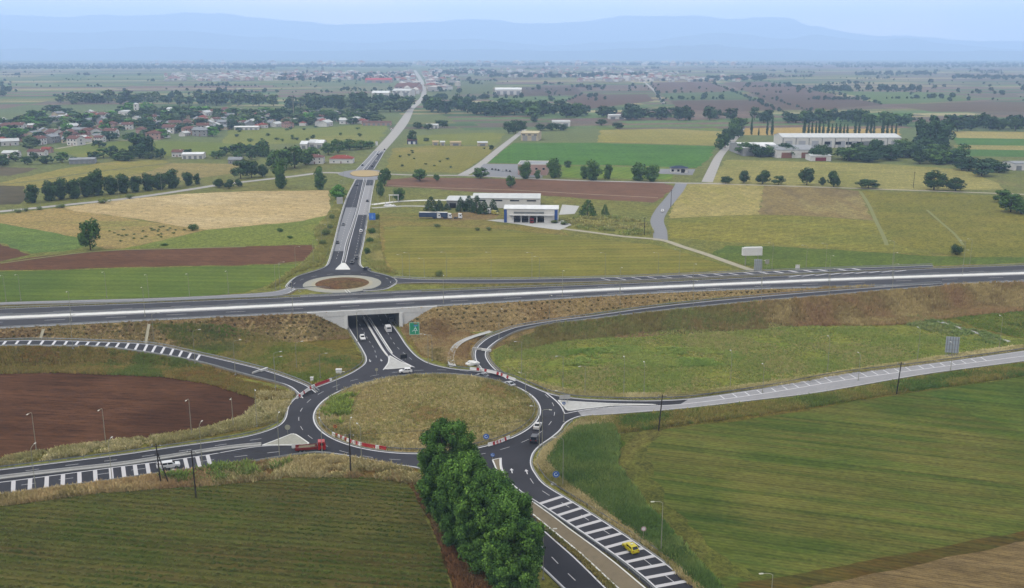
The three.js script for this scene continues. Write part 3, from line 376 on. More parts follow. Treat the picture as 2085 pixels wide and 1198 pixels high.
// lane arrows before the give-way lines
function arrow(parent, at, toward, s = 1) { const a = G(...at), b = G(...toward), d = b.clone().sub(a).normalize(), n = V(-d.z, 0, d.x), p = (u, v) => a.clone().addScaledVector(d, u * s).addScaledVector(n, v * s); part('lane_arrow', mergeGeometries([strip([p(0, -0.14), p(2, -0.14)], [p(0, 0.14), p(2, 0.14)], YL + 0.006), strip([p(1.9, -0.55), p(3.2, -0.02)], [p(1.9, 0.55), p(3.2, 0.02)], YL + 0.006)]), M.paint, parent); }
arrow(junction, [1043, 965], [1040, 950], 0.9); arrow(junction, [1074, 967], [1069, 952], 0.9); arrow(junction, [752, 733], [757, 745], 0.85); arrow(junction, [775, 732], [780, 743], 0.85);

// kerb-edged traffic islands
function trafficIsland(name, label, list, m, smooth) {
  const g = structGroup(name, label), p = smooth ? curve([...list, list[0]], 60).slice(0, -1) : pts(list), c = p.map((q) => new THREE.Vector2(q.x, -q.z)), s = new THREE.Shape(c);
  const e = new THREE.ExtrudeGeometry(s, { depth: 0.14, bevelEnabled: false }); e.rotateX(-Math.PI / 2); e.translate(0, YR, 0); pave(e); part('paving', e, m, g);
  const ring = [...p, p[0]]; let area = 0; for (let i = 0; i < p.length; i++) { const a = p[i], b = p[(i + 1) % p.length]; area += a.x * b.z - b.x * a.z; }
  part('kerb', sweep(resample(ring, 2), [[-0.16, YR], [-0.16, YR + 0.2], [0.16, YR + 0.2], [0.16, YR]]), M.concreteLight, g); return g;
}
trafficIsland('traffic_island', 'pale paved splitter island before the underpass', [[793.5, 726], [796, 727.5], [812, 737], [840, 748.5], [810, 751.5], [782, 753.5], [791, 741]], M.concrete);
trafficIsland('traffic_island', 'pale triangular island on the lower left road', [[534, 908.5], [560, 899], [597.6, 884], [612, 893], [632, 907], [600, 908]], M.paving);
trafficIsland('traffic_island', 'pale painted island on the right-hand road', [[1136.7, 817], [1156, 838.5], [1190, 833.5], [1250, 827.5], [1340, 825.5], [1250, 824], [1180, 820.5]], M.concrete);
trafficIsland('traffic_island', 'long gravel island between the two lanes at the bottom', [[1003, 938.5], [1018, 935.5], [1018.5, 953], [1026, 974], [1045, 996], [1091, 1028.5], [1125, 1053], [1160, 1080], [1215, 1120], [1256, 1152], [1313, 1200], [1385, 1264], [1335, 1264], [1256, 1198], [1186, 1132], [1122, 1080], [1064, 1032], [1022, 985]], M.dirt);
// the raised middle of the near roundabout
{
  const g = structGroup('roundabout_island', 'round dry grass middle of the near roundabout'), pos = [0, 0, 0], idx = [], uv = [0, 0], col = [], o = { c: ['#9c8a5c', '#87814c', '#a08a60'].map(C), rot: 0.6, seed: 77, size: 13, streak: 0.25 };
  pos[0] = NC.x; pos[1] = 1.1; pos[2] = NC.z; patchColor(NC.x, NC.z, o, col);
  const n = 150, m = 40; for (let j = 1; j <= m; j++) for (let i = 0; i < n; i++) { const a = i / n * Math.PI * 2, r = (NR - 0.7) * j / m, x = NC.x + Math.cos(a) * r, z = NC.z + Math.sin(a) * r; pos.push(x, 0.22 + 0.9 * (1 - (j / m) ** 2) + (j < m ? (fbm(x / 2, z / 2, 5, 3) - 0.5) * 0.25 : 0), z); uv.push(x / TILE, z / TILE); patchColor(x, z, o, col); }
  for (let i = 0; i < n; i++) { idx.push(0, 1 + i, 1 + (i + 1) % n); for (let j = 0; j < m - 1; j++) { const a = 1 + j * n + i, b = 1 + j * n + (i + 1) % n; idx.push(a, b, a + n, b, b + n, a + n); } }
  upward(pos, idx); const e = geo(pos, idx, uv, col); raise(e); part('turf', e, M.rough, g);
  part('kerb', sweep(arc(NC, NR - 0.55, 0, Math.PI * 2, 120), [[-0.15, YR], [-0.15, YR + 0.16], [0.15, YR + 0.16], [0.15, YR]]), M.concreteGrey, g);
}
// verge kerbs outside the edge lines
const kerbs = structGroup('kerb', 'grey kerb along the outer edges of the junction');
for (const e of [E1, E2, E3, E4]) part('kerb_run', sweep(resample(e, 2.5), [[0.15, 0], [0.15, YR + 0.13], [0.42, YR + 0.13], [0.42, 0]]), M.concreteGrey, kerbs);

// ---------- highway on its embankment ----------
const HH = 7;
const hwPts = (l) => new THREE.CatmullRomCurve3(l.map(([x, z]) => V(x, HH, z)), false, 'centripetal').getSpacedPoints(240);
const NEAR = hwPts([[-300, -303], [-240, -317], [-178.2, -329.3], [-130.4, -339.5], [-73, -350.8], [-52.3, -355], [-32, -359.3], [0, -367], [60.5, -381.5], [100, -388], [135, -391.5], [170, -395], [216, -402], [300, -413], [380, -424]]);
const MID = hwPts([[-300, -322], [-240, -334], [-185.9, -344], [-135, -353], [-76, -364.6], [-33, -373.6], [15, -383.3], [62, -392.6], [137, -406.2], [223, -418.6], [300, -429], [380, -440]]);
const FAR = hwPts([[-300, -335], [-240, -347.5], [-192.7, -357.3], [-140, -366.3], [-85, -376], [-34, -385.5], [15, -394], [63, -402.4], [110, -412.5], [141, -419.5], [190, -429], [233, -436], [300, -445], [380, -456]]);
const atX = (p, x) => { let s = 0; for (let i = 1; i < p.length; i++) { if (p[i].x >= x) { const t = (x - p[i - 1].x) / (p[i].x - p[i - 1].x); return s + t * p[i].distanceTo(p[i - 1]); } s += p[i].distanceTo(p[i - 1]); } return s; };
const piece = (p, x0, x1, n) => resampleN(cut(p, atX(p, x0), atX(p, x1)), n);
const OPEN = { n0: -61.2, n1: -42.4, f0: -69.6, f1: -50.6 };              // the underpass is cut through at a skew
// slopes: from the edge of the road down to the ground, with a lower start along the wing walls
const SL = 1.9;
const dryC = { c: ['#967e56', '#a89268', '#837b4e'].map(C), rot: 0.2, seed: 91, size: 9, streak: 0.25, band: 3 };
function slope(name, label, edge, o, startH, colors, run = SL, base = 0) {      // o = +1 / -1: to the right / left of travel
  const m = 6, pos = [], idx = [], uv = [], col = [], A = edge;
  for (let i = 0; i < A.length; i++) {
    const t = i / (A.length - 1), q0 = A[Math.max(0, i - 1)], q1 = A[Math.min(A.length - 1, i + 1)], dx = q1.x - q0.x, dz = q1.z - q0.z, l = Math.hypot(dx, dz), nx = -dz / l * o, nz = dx / l * o, h = Math.min(A[i].y, startH ? startH(t, A[i]) : A[i].y);
    for (let j = 0; j <= m; j++) { const k = j / m, n = j && j < m ? (fbm(A[i].x / 3 + j * 5, A[i].z / 3, 3, 2) - 0.5) * 0.5 : 0, x = A[i].x + nx * (0.05 + h * run * k), z = A[i].z + nz * (0.05 + h * run * k); pos.push(x, Math.max(base - 0.04, (h - 0.06) * (1 - k) + n - 0.02 * j), z); uv.push(x / TILE, (z + h * k) / TILE); patchColor(x, z, colors, col); }
  }
  for (let i = 0; i < A.length - 1; i++) for (let j = 0; j < m; j++) { const a = i * (m + 1) + j; idx.push(a, a + 1, a + m + 1, a + 1, a + m + 2, a + m + 1); }
  upward(pos, idx); const g = geo(pos, idx, uv, col); raise(g); const s = struct(name, g, M.rough, label); return s;
}
const wallH = (d0, d1) => (t, p) => { const d = Math.min(Math.abs(p.x - d0), 99); return clamp((d - 0.4) / (d1 || 12), 0, 1) * HH; };
const nearL = piece(NEAR, -300, OPEN.n0, 90), nearR = piece(NEAR, OPEN.n1, 380, 170), farL = piece(FAR, -300, OPEN.f0, 90), farR = piece(FAR, OPEN.f1, 380, 170);
slope('embankment', 'dry grassy highway slope left of the underpass', nearL, 1, wallH(OPEN.n0), dryC);
slope('embankment', 'dry grassy highway slope right of the underpass', nearR, 1, wallH(OPEN.n1), dryC);
slope('embankment', 'far highway slope beyond the underpass at left', farL, -1, wallH(OPEN.f0), { ...dryC, c: ['#7d7442', '#8a7a45', '#6f7440'].map(C) });
slope('embankment', 'far highway slope beyond the underpass at right', farR, -1, wallH(OPEN.f1), { ...dryC, c: ['#7d7442', '#8a7a45', '#6f7440'].map(C) });
const highway = structGroup('highway', 'dark asphalt dual carriageway on an embankment');
const nMid = piece(MID, -300, 380, 240), nNear = piece(NEAR, -300, 380, 240), nFar = piece(FAR, -300, 380, 240);
part('carriageway', pave(strip(nNear, nMid, 0.02)), M.asphalt, highway); part('carriageway', pave(strip(nMid, nFar, 0.02)), M.asphalt, highway);
for (const g of [strip(nNear, nFar)]) raise(g);
// under the surface: closed fill either side of the opening
const HL = 0.045;
part('edge_line', ribbon(nNear, 0.3, -1.6, HL), M.paint, highway); part('edge_line', ribbon(nMid, 0.3, 3.1, HL), M.paint, highway);
part('lane_dash', dashes(side(nMid, (t) => 6.6), 0, 7, 14, 0.22, HL), M.paint, highway);
part('edge_line', ribbon(nFar, 0.3, 1.2, HL), M.paint, highway); part('edge_line', ribbon(nMid, 0.3, -2.9, HL), M.paint, highway);
part('lane_dash', dashes(nMid, -6.1, 7, 14, 0.2, HL), M.paintThin, highway);
part('median_strip', sweep(nMid, [[-1.3, 0.02], [-1.2, 0.24], [2.0, 0.24], [2.1, 0.02]], true), M.concreteLight, highway);
part('shoulder', ribbon(nNear, 1.1, -0.6, HL), M.concreteGrey, highway);
// chevron hatching where the ramps join at the right
for (let i = 0; i < 12; i++) { const a = piece(NEAR, 205 + i * 7, 206 + i * 7, 2)[0], b = piece(NEAR, 201 + i * 7, 202 + i * 7, 2)[0]; part('hatch_bar', strip([V(a.x, HH, a.z - 2.2), V(b.x, HH, b.z - 3.9 - 0.02 * i)], [V(a.x + 1.3, HH, a.z - 2.2), V(b.x + 1.3, HH, b.z - 3.9)], HL + 0.004), M.paint, highway); }
for (let i = 0; i < 9; i++) { const x = 118 + i * 6.2, a = piece(FAR, x, x + 1, 2)[0], b = piece(FAR, x + 6, x + 7, 2)[0]; part('hatch_bar', strip([V(a.x, HH, a.z + 3.4), V(b.x, HH, b.z + 1.4)], [V(a.x + 1.4, HH, a.z + 3.4), V(b.x + 1.4, HH, b.z + 1.4)], HL + 0.004), M.paint, highway); }

// ---------- bridge over the underpass ----------
{
  const b = new THREE.Group(); b.name = 'highway_bridge'; tag(b, 'pale concrete highway bridge over the underpass with wing walls', 'bridge'); scene.add(b);
  const dn = piece(NEAR, OPEN.n0 - 1, OPEN.n1 + 1, 12), df = piece(FAR, OPEN.f0 - 1, OPEN.f1 + 1, 12);
  const under = strip(dn.map((p) => V(p.x, 5.5, p.z)), df.map((p) => V(p.x, 5.5, p.z))); part('deck', under, M.concreteGrey, b);
  const wn = piece(NEAR, OPEN.n0 - 14.5, OPEN.n1 + 14, 40), wf = piece(FAR, OPEN.f0 - 14, OPEN.f1 + 14, 40);
  part('edge_beam', sweep(wn, [[-0.35, 5.45], [-0.35, 7.32], [0.28, 7.32], [0.28, 5.45]].map(([o, y]) => [o, y - HH])), M.concreteLight, b);
  part('edge_beam', sweep(wf, [[-0.28, 5.45], [-0.28, 7.5], [0.35, 7.5], [0.35, 5.45]].map(([o, y]) => [o, y - HH])), M.concreteLight, b);
  // wing walls in courses of precast panels
  const courses = 5, ch = 5.45 / courses;
  for (const [p0, x0, x1, o] of [[NEAR, OPEN.n0 - 12.6, OPEN.n0, 1], [NEAR, OPEN.n1, OPEN.n1 + 12.6, 1], [FAR, OPEN.f0 - 12.6, OPEN.f0, -1], [FAR, OPEN.f1, OPEN.f1 + 12.6, -1]]) { const w = piece(p0, x0, x1, 6); for (let k = 0; k < courses; k++) part('wall_panel', sweep(w, [[-0.5 * o, k * ch - HH], [-0.5 * o, (k + 1) * ch - 0.02 - HH], [(0.16 - k * 0.004) * o, (k + 1) * ch - 0.02 - HH], [(0.19 - k * 0.004) * o, k * ch - HH]]), M.concreteLight, b); }
  // abutments along the sides of the passage
  for (const [n, f, d] of [[OPEN.n0, OPEN.f0, -1], [OPEN.n1, OPEN.f1, 1]]) { const a = piece(NEAR, n, n + 1, 2)[0], c = piece(FAR, f, f + 1, 2)[0], l = [V(a.x + d * 0.4, 0, a.z), V(c.x + d * 0.4, 0, c.z)]; part('abutment', sweep(l, [[-0.5, -0.05], [-0.5, 5.5], [0.5, 5.5], [0.5, -0.05]]), M.concreteGrey, b); }
  for (const n of [OPEN.n0, OPEN.n1]) { const a = piece(NEAR, n, n + 1, 2)[0]; part('pilaster', box(1.3, 5.46, 0.7, a.x + (n < -50 ? -0.66 : 0.66), 2.73, a.z + 0.22, -0.2), M.concreteLight, b); }
}
// road through the underpass and on to the far roundabout
const under = structGroup('road', 'dark road through the underpass');
const UL = curve([[686, 612], [680, 598], [672, 590], [655, 584]], 30), UR = curve([[768, 617], [760, 603], [752, 594], [742, 587]], 30);
part('asphalt', pave(strip(curve([[709, 666], [686, 610], [668, 585]], 20), curve([[792, 653], [768, 615], [735, 586]], 20), YR - 0.02)), M.asphaltDark, under);
for (const [o, p] of [[0, [[742, 649], [722, 614], [700, 590]]], [0, [[750, 649], [729, 614], [706, 590]]]]) part('median_kerb', sweep(curve(p, 16), [[-0.12, YR - 0.05], [-0.12, YR + 0.16], [0.12, YR + 0.16], [0.12, YR - 0.05]]), M.concreteLight, under);
part('median_kerb', sweep(curve([[742, 649], [760, 679], [780, 712], [791, 726]], 30), [[0.25, YR], [0.25, YR + 0.28], [0.6, YR + 0.28], [0.6, YR]]), M.concreteLight, under);
part('median_kerb', sweep(curve([[750, 649], [778, 693], [796, 721]], 30), [[-0.6, YR], [-0.6, YR + 0.28], [-0.25, YR + 0.28], [-0.25, YR]]), M.concreteLight, under);

// ---------- ramps ----------
function ramp(name, label, Lp, Rp, n, o = {}) {
  const L = curve(Lp, n), Rr = curve(Rp, n), g = structGroup('ramp', label);
  part('asphalt', pave(raise(strip(L, Rr, o.y ?? 0.1))), o.m || M.asphaltDark, g);
  const Lo = side(L, -1.1), Ro = side(Rr, 1.1);
  part('shoulder', strip(Lo, L, 0.05), M.dirt, g); part('shoulder', strip(Rr, Ro, 0.05), M.dirt, g); pave(raise(strip(Lo, Ro)));
  for (const e of [L, Rr]) part('edge_line', ribbon(e, 0.36, e === L ? 0.35 : -0.35, (o.y ?? 0.1) + 0.02), M.paint, g);
  for (const [e, s] of [[L, -1], [Rr, 1]]) part('kerb', sweep(resample(e, 2.5), s > 0 ? [[0.05, 0], [0.05, 0.24], [0.4, 0.24], [0.4, 0]] : [[-0.4, 0], [-0.4, 0.24], [-0.05, 0.24], [-0.05, 0]]), M.concreteGrey, g);
  slope('embankment', 'grassy slope of the ' + name + ', one side', Lo, -1, null, o.cl || dryC, 1.8); slope('embankment', 'grassy slope of the ' + name + ', other side', Ro, 1, null, o.cr || o.cl || dryC, 1.8);
  return { g, L, R: Rr };
}
const loopC = { ...dryC, c: ['#8c7650', '#82724a', '#7d794a'].map(C), size: 14 };
const loop = ramp('loop ramp', 'loop ramp from the near roundabout up to the highway', [[990, 765, 0], [981, 754.4, 0], [967.5, 734, 0], [965.8, 719, 0.2], [970.9, 707.4, 0.5], [992.7, 689, 1.1], [1016, 679, 1.7], [1051.5, 667, 2.5], [1118.6, 655.3, 3.7], [1200, 644.4, 4.8], [1350, 624, 6.3], [1550, 604.5, 6.9], [1683, 593.5, 7], [1800, 585, 7], [1920, 577.5, 7]], [[1034, 772, 0], [1021, 762.8, 0], [1001, 744, 0], [991, 727.5, 0.1], [991, 717.4, 0.2], [996, 709, 0.5], [1018, 692, 1.1], [1051.5, 675.5, 1.9], [1118.6, 660.9, 3.4], [1200, 651, 4.6], [1350, 633, 6.2], [1550, 613.4, 6.9], [1683, 602.5, 7], [1800, 592, 7], [1920, 583, 7]], 150, { cl: dryC, cr: loopC });
const left = ramp('left ramp', 'ramp with white bars climbing from the near roundabout to the left', [[-160, 706, 6.4], [0, 695.4, 5.2], [80, 693.7, 4.6], [201, 697, 3.8], [302, 702, 2.7], [403, 722, 1.5], [537, 754, 0.3], [597.5, 774.3, 0], [627, 787, 0], [645, 800, 0]], [[-160, 720, 6.4], [0, 705.5, 5.2], [100, 705.5, 4.5], [201, 707.3, 3.8], [302, 719, 2.7], [403, 737, 1.5], [503.5, 764, 0.5], [584, 786, 0], [603, 799, 0], [614, 812, 0]], 130, { cl: { ...dryC, c: ['#6f6a38', '#80693c', '#5f6a34'].map(C) }, cr: { ...dryC, c: ['#7a6438', '#6b6236', '#8a7042'].map(C) } });
{ // its bars
  const A = left.L, B = left.R, near = (p, x) => p.reduce((m, q) => Math.abs(project(q.x, q.y, q.z)[0] - x) < Math.abs(project(m.x, m.y, m.z)[0] - x) ? q : m), LL = resampleN(A, 900), RR = resampleN(B, 900);
  for (const zx of [-50, 35, 112, 188, 264, 337, 408, 475, 540, 603, 663, 722, 780, 838, 893, 944, 997, 1052, 1106, 1158, 1212]) { const a = near(LL, zx / 2.979), b = near(RR, (zx - 24) / 2.979), d = b.clone().sub(a).setY(0).normalize(), n = V(-d.z, 0, d.x).multiplyScalar(0.42); part('transverse_bar', strip([a.clone().add(n).lerp(b, 0.04), b.clone().add(n)], [a.clone().sub(n).lerp(b, 0.04), b.clone().sub(n)], 0.132), M.paint, left.g); }
}
// beyond the highway: slip road at right that climbs from the far roundabout, and one at left
const slipR = ramp('right slip road', 'slip road from the far roundabout up to the highway at right', [[800, 566, 0], [860, 569.5, 0.4], [960, 570, 1.2], [1050, 569.5, 2], [1250, 565.5, 4], [1400, 560, 5.5], [1550, 553.5, 6.5], [1700, 548, 7], [1900, 541, 7]], [[800, 578, 0], [860, 576, 0.4], [960, 577, 1.2], [1050, 576.5, 2], [1250, 572.5, 4], [1400, 566.5, 5.5], [1550, 559, 6.5], [1700, 553, 7], [1900, 545, 7]], 110, { m: M.asphalt, cl: { ...dryC, c: ['#7d7442', '#74743f', '#8a7a45'].map(C) } });
for (let i = 0; i < 17; i++) { const t = Math.round(42 + i * 3.1), a = slipR.L[t], b = slipR.R[t + 2] || slipR.R[110], d = V(1.9, 0, -0.1); part('transverse_bar', strip([a.clone().add(d).lerp(b, 0.15), b.clone().add(d).lerp(a, 0.15)], [a.clone().lerp(b, 0.15), b.clone().lerp(a, 0.15)], 0.135), M.paint, slipR.g); }
ramp('left slip road', 'slip road from the far roundabout up to the highway at left', [[-120, 624.5, 7], [0, 617.5, 6], [150, 613, 5], [300, 609, 3.8], [450, 602.5, 1.8], [560, 594.5, 0.3], [590, 585.5, 0]], [[-120, 629, 7], [0, 621.5, 6], [150, 617.5, 5], [300, 613.5, 3.8], [450, 607.5, 1.8], [575, 601, 0.3], [602, 590, 0]], 80, { m: M.asphaltGrey, cl: { ...dryC, c: ['#7d7442', '#74743f', '#8a7a45'].map(C) } });

// ---------- far roundabout and the main road beyond ----------
const mainRoad = structGroup('road', 'far roundabout and main road running to the town');
const P1 = curve([[668, 590], [640, 588], [605, 590], [583, 587], [587, 575.5], [607, 562], [640.7, 552], [660.9, 543.6], [668, 532], [672.6, 516.8], [677.7, 500], [692.4, 440.8], [706, 400], [723, 365.6]], 110), P2 = curve([[763.4, 367], [757, 400], [748.5, 452], [739.8, 500], [734, 530], [738, 544], [758, 553.7], [791.8, 562], [808, 569], [812, 574], [801.9, 582], [783, 590.6], [740, 594]], 110);
const apron = arc(FC, 17.3, 0, Math.PI * 2, 90).slice(0, -1);
shapeXZ([...P1, ...P2], [apron], YR, M.road, 'asphalt', mainRoad);
for (const e of [P1, P2]) { line(mainRoad, e, 0.1, 0.36); part('kerb', sweep(resample(e, 3), [[0.5, 0], [0.5, 0.24], [0.85, 0.24], [0.85, 0]]), M.concrete, mainRoad); }
part('lane_dash', dashes(arc(FC, 21.5, 0, Math.PI * 2, 120), 0, 3, 5, 0.2, YL), M.paintThin, mainRoad);
{ // middle of the far roundabout
  const ring = (r0, r1, y0, y1, n = 90) => strip(arc(FC, r0, 0, Math.PI * 2, n, y0), arc(FC, r1, 0, Math.PI * 2, n, y1)); pave(ring(0.1, 17.3, 0, 0));
  part('apron', ring(13.6, 17.3, 0.2, 0.12), M.paving, mainRoad); part('gravel_ring', ring(11.8, 13.6, 0.32, 0.2), M.gravel, mainRoad);
  const pos = [FC.x, 1.5, FC.z], idx = [], uv = [0, 0], col = [], o = { c: ['#75523a', '#6c5c38', '#7a5a40'].map(C), rot: 0, seed: 45, size: 8, streak: 0.2 }; patchColor(FC.x, FC.z, o, col);
  for (let j = 1; j <= 12; j++) for (let i = 0; i < 60; i++) { const a = i / 60 * Math.PI * 2, r = 11.9 * j / 12, x = FC.x + Math.cos(a) * r, z = FC.z + Math.sin(a) * r; pos.push(x, 0.33 + 1.2 * (1 - (j / 12) ** 2), z); uv.push(x / TILE, z / TILE); patchColor(x, z, o, col); }
  for (let i = 0; i < 60; i++) { idx.push(0, 1 + i, 1 + (i + 1) % 60); for (let j = 0; j < 11; j++) { const a = 1 + j * 60 + i, b = 1 + j * 60 + (i + 1) % 60; idx.push(a, b, a + 60, b, b + 60, a + 60); } }
  upward(pos, idx); part('mound', geo(pos, idx, uv, col), M.rough, mainRoad);
}
trafficIsland('traffic_island', 'pale splitter island behind the far roundabout', [[696, 536.5], [702, 536.5], [713, 550], [682.7, 550]], M.concreteLight);
const mL = [[695, 536], [699.5, 518.8], [702.8, 500], [723.6, 435], [740.7, 364]], mR = [[703, 535], [706.6, 518.8], [711, 500], [728, 438], [747, 364]];
line(mainRoad, curve(mL, 60), 0, 0.4); line(mainRoad, curve(mR, 60), 0, 0.4);
part('median_barrier', sweep(curve([[699, 535], [703, 519], [707, 500], [726, 436], [744, 365]], 60), [[-0.3, YR], [-0.12, 0.9], [0.12, 0.9], [0.3, YR]]), M.concrete, mainRoad);
part('worn_asphalt', strip(curve([[680, 512], [690, 470], [704, 423]], 20), curve([[700, 512], [711, 470], [725, 423]], 20), YR + 0.012), M.asphaltGrey, mainRoad);
part('worn_asphalt', strip(curve([[729, 438], [737, 405], [744, 378]], 20), curve([[749, 438], [755, 408], [760, 378]], 20), YR + 0.012), M.asphaltWorn, mainRoad);
dashOn(mainRoad, [[684, 530], [690, 512], [705, 455], [722, 405], [731, 370]], 3, 5, 0.2); dashOn(mainRoad, [[720, 530], [726, 505], [738, 445], [747, 405], [754, 370]], 3, 5, 0.2);
// the third roundabout and the road on to the town
part('asphalt', strip(curve([[723, 366], [705, 361], [688, 355], [703, 349], [724, 346]], 30), curve([[763, 367], [780, 363], [785, 355], [780, 349], [762, 346]], 30), YR + 0.01), M.asphaltGrey, mainRoad);
{ const c = curve([[712, 354.5], [722, 349.5], [742, 347.8], [764, 349.5], [776, 354.5], [764, 359], [742, 360.6], [722, 359], [712, 354.5]], 60).slice(0, -1); const o = new THREE.Shape(c.map((p) => new THREE.Vector2(p.x, -p.z))), e = new THREE.ExtrudeGeometry(o, { depth: 0.5, bevelEnabled: false }); e.rotateX(-Math.PI / 2); e.translate(0, 0.05, 0); part('straw_island', e, mat('#c0a872', { map: clone(tConcrete, 0.2) }), mainRoad); }
const NL = [[723.5, 347], [744, 326], [760, 308.5], [792, 273.5], [808.7, 251.7], [832, 221.7], [847, 208], [854.5, 200], [858, 190], [858, 180], [853, 165], [845, 150], [842, 143]], NRr = [[762, 345], [776, 322], [785, 306.8], [815, 272], [832, 248.4], [845, 220], [857, 210], [864.5, 200], [868, 190], [867.5, 180], [862, 165], [852, 150], [847, 143]];
part('asphalt', strip(curve(NL.slice(0, 4), 40), curve(NRr.slice(0, 4), 40), YR + 0.02), M.asphaltGrey, mainRoad); part('asphalt', strip(curve(NL.slice(2), 140, 0.06), curve(NRr.slice(2), 140, 0.06), YR + 0.05), M.oldRoad, mainRoad);
for (const [a, s] of [[NL.slice(0, 4), 1], [NRr.slice(0, 4), -1]]) line(mainRoad, curve(a, 40), s * 0.6, 0.4, M.paint, 'edge_line', YL + 0.06);
line(mainRoad, curve([[740, 346], [763, 318], [775, 303]], 30), -0.8, 0.4, M.paint, 'edge_line', YL + 0.06); line(mainRoad, curve([[744, 346], [766, 318], [778, 303]], 30), 0.8, 0.4, M.paint, 'edge_line', YL + 0.06);
part('asphalt', strip(curve([[741, 347], [756, 330], [771, 312]], 20), curve([[760, 346], [772, 326], [783, 309]], 20), YR + 0.035), M.asphalt, mainRoad);

// side roads and lanes
const lane = (name, label, list, w, m, y = 0.09) => { const s = struct(name, pave(ribbon(curve(list, 90), 1, 0, y)), m, label); s.geometry.dispose?.(); const c = curve(list, 90), W = (t) => Array.isArray(w) ? lerp(w[0], w[1], t) / 2 : w / 2; s.geometry = pave(strip(side(c, (t) => -W(t)), side(c, W), y)); return s; };
lane('road', 'old pale road along the tree row at left', [[-150, 445], [0, 431], [130, 418], [270, 403], [400, 384], [450, 376], [520, 368], [600, 359], [660, 352], [705, 353]], 8, M.oldRoad);
lane('road', 'side road right of the third roundabout', [[775, 354], [850, 357], [950, 358], [1150, 367], [1300, 371], [1380, 373], [1480, 374]], 6, M.oldRoad);
lane('road', 'pale lane running up past the beige building', [[940, 358], [975, 338], [1012, 308], [1045, 282], [1068, 264]], [9, 7], M.oldRoad);
lane('road', 'grey lane between the depot and the wheat field', [[1345, 490], [1344, 470], [1338, 450], [1348, 428], [1364, 408], [1380, 388], [1388, 374]], [8, 9], M.asphaltGrey, 0.1);
lane('road', 'pale lane running up to the factory', [[1440, 371], [1452, 344], [1465, 318], [1484, 296], [1500, 278], [1512, 262]], [9, 7], M.oldRoad);
lane('track', 'pale gravel track below the depot', [[1080, 456], [1130, 464], [1200, 473], [1270, 482], [1345, 489], [1390, 503], [1440, 519], [1490, 537], [1545, 556]], 4.2, M.gravel, 0.12);
lane('track', 'pale gravel track at the right edge beyond the field', [[1430, 374], [1600, 379], [1800, 386], [2000, 393], [2300, 404]], 5, M.gravel, 0.1);
lane('track', 'white drive to the depot from the main road', [[757, 417], [820, 410], [900, 408], [1000, 412]], 5, M.concreteLight, 0.1);
lane('track', 'lower white drive to the depot', [[757, 424], [820, 420], [890, 421]], 4, M.concrete, 0.1);
lane('track', 'field track across the pasture at left', [[115, 303], [180, 292], [215, 286], [320, 287]], 6, M.gravel, 0.1);
lane('track', 'white farm track between far fields at right', [[1310, 165], [1335, 188], [1352, 212]], 7, M.oldRoad, 0.25);
const pathM = mat('#84864a', { map: clone(tConcrete, 0.2) });
lane('path', 'pale grass path between the stubble and the olive meadow', [[1752, 390], [1768, 415], [1784, 450], [1802, 488], [1806, 500]], 2.2, pathM, 0.13);
lane('path', 'faint path across the olive meadow at right', [[1888, 428], [1915, 452], [1945, 478], [1962, 500]], 1.6, pathM, 0.13);
lane('path', 'pale strip across the brown ploughed field behind the depot', [[790, 378], [900, 383], [1050, 388], [1200, 396], [1340, 403]], 2.4, mat('#a58d70', { map: clone(tConcrete, 0.2) }), 0.13);
lane('path', 'pale boundary strip between the ploughed strip and the meadow at left', [[0, 537], [80, 526], [160, 516], [240, 510], [350, 507], [500, 503]], 1.8, pathM, 0.13);
lane('ditch', 'dark ditch line between the fields at the left edge', [[-100, 384], [60, 370], [180, 352], [300, 338], [350, 332]], 3, mat('#4d5230'), 0.13);
struct('yard', pave(strip(pts([[990, 449], [1020, 447], [1150, 452], [1165, 458]]), pts([[1060, 458], [1090, 463], [1122, 467], [1140, 469]]), 0.13)), M.concrete, 'pale concrete yard in front of the depot');
struct('car_park', pave(strip(pts([[985, 334], [1100, 335]]), pts([[960, 359], [1105, 362]]), 0.12)), M.asphaltGrey, 'grey car park beside the pink building');
struct('yard', pave(strip(pts([[1345, 344], [1416, 345]]), pts([[1340, 354], [1410, 357]]), 0.12)), M.asphaltGrey, 'grey forecourt of the kiosk');
struct('yard', pave(strip(pts([[1145, 417], [1180, 420]]), pts([[1138, 438], [1170, 436]]), 0.12)), M.concrete, 'pale yard behind the depot');
// drainage channels
const drain = (label, list, w) => { const c = curve(list, 40); top('drainage_channel', sweep(c, [[-w, 0.1], [-w, 0.28], [-w * 0.7, 0.28], [-w * 0.5, 0.12], [w * 0.5, 0.12], [w * 0.7, 0.28], [w, 0.28], [w, 0.1]], true), M.concrete, label, 'drain'); };
drain('curved concrete drainage channel left of the loop ramp', [[922, 748, 0], [918, 735, 0], [922, 715, 0.1], [935, 700, 0.4], [960, 688, 0.8], [1000, 676, 1.5]], 1.1);
drain('straight concrete drainage channel right of the meadow', [[1905, 653, 0.2], [1950, 668, 0], [2000, 682, 0], [2055, 697, 0]], 0.9);
for (const [x, n] of [[88, 'left'], [303, 'right']]) { const t = G(x, x < 200 ? 671 : 661, 6.9), d = V(0.18, 0, 0.98).normalize(); top('drainage_chute', sweep([t, t.clone().addScaledVector(d, 4).setY(4.9), t.clone().addScaledVector(d, 13).setY(0.4)], [[-0.5, 0.05], [-0.5, 0.35], [-0.25, 0.15], [0.25, 0.15], [0.5, 0.35], [0.5, 0.05]]), M.gravel, 'concrete drainage chute down the highway slope, the ' + n + ' one of two', 'drain'); }

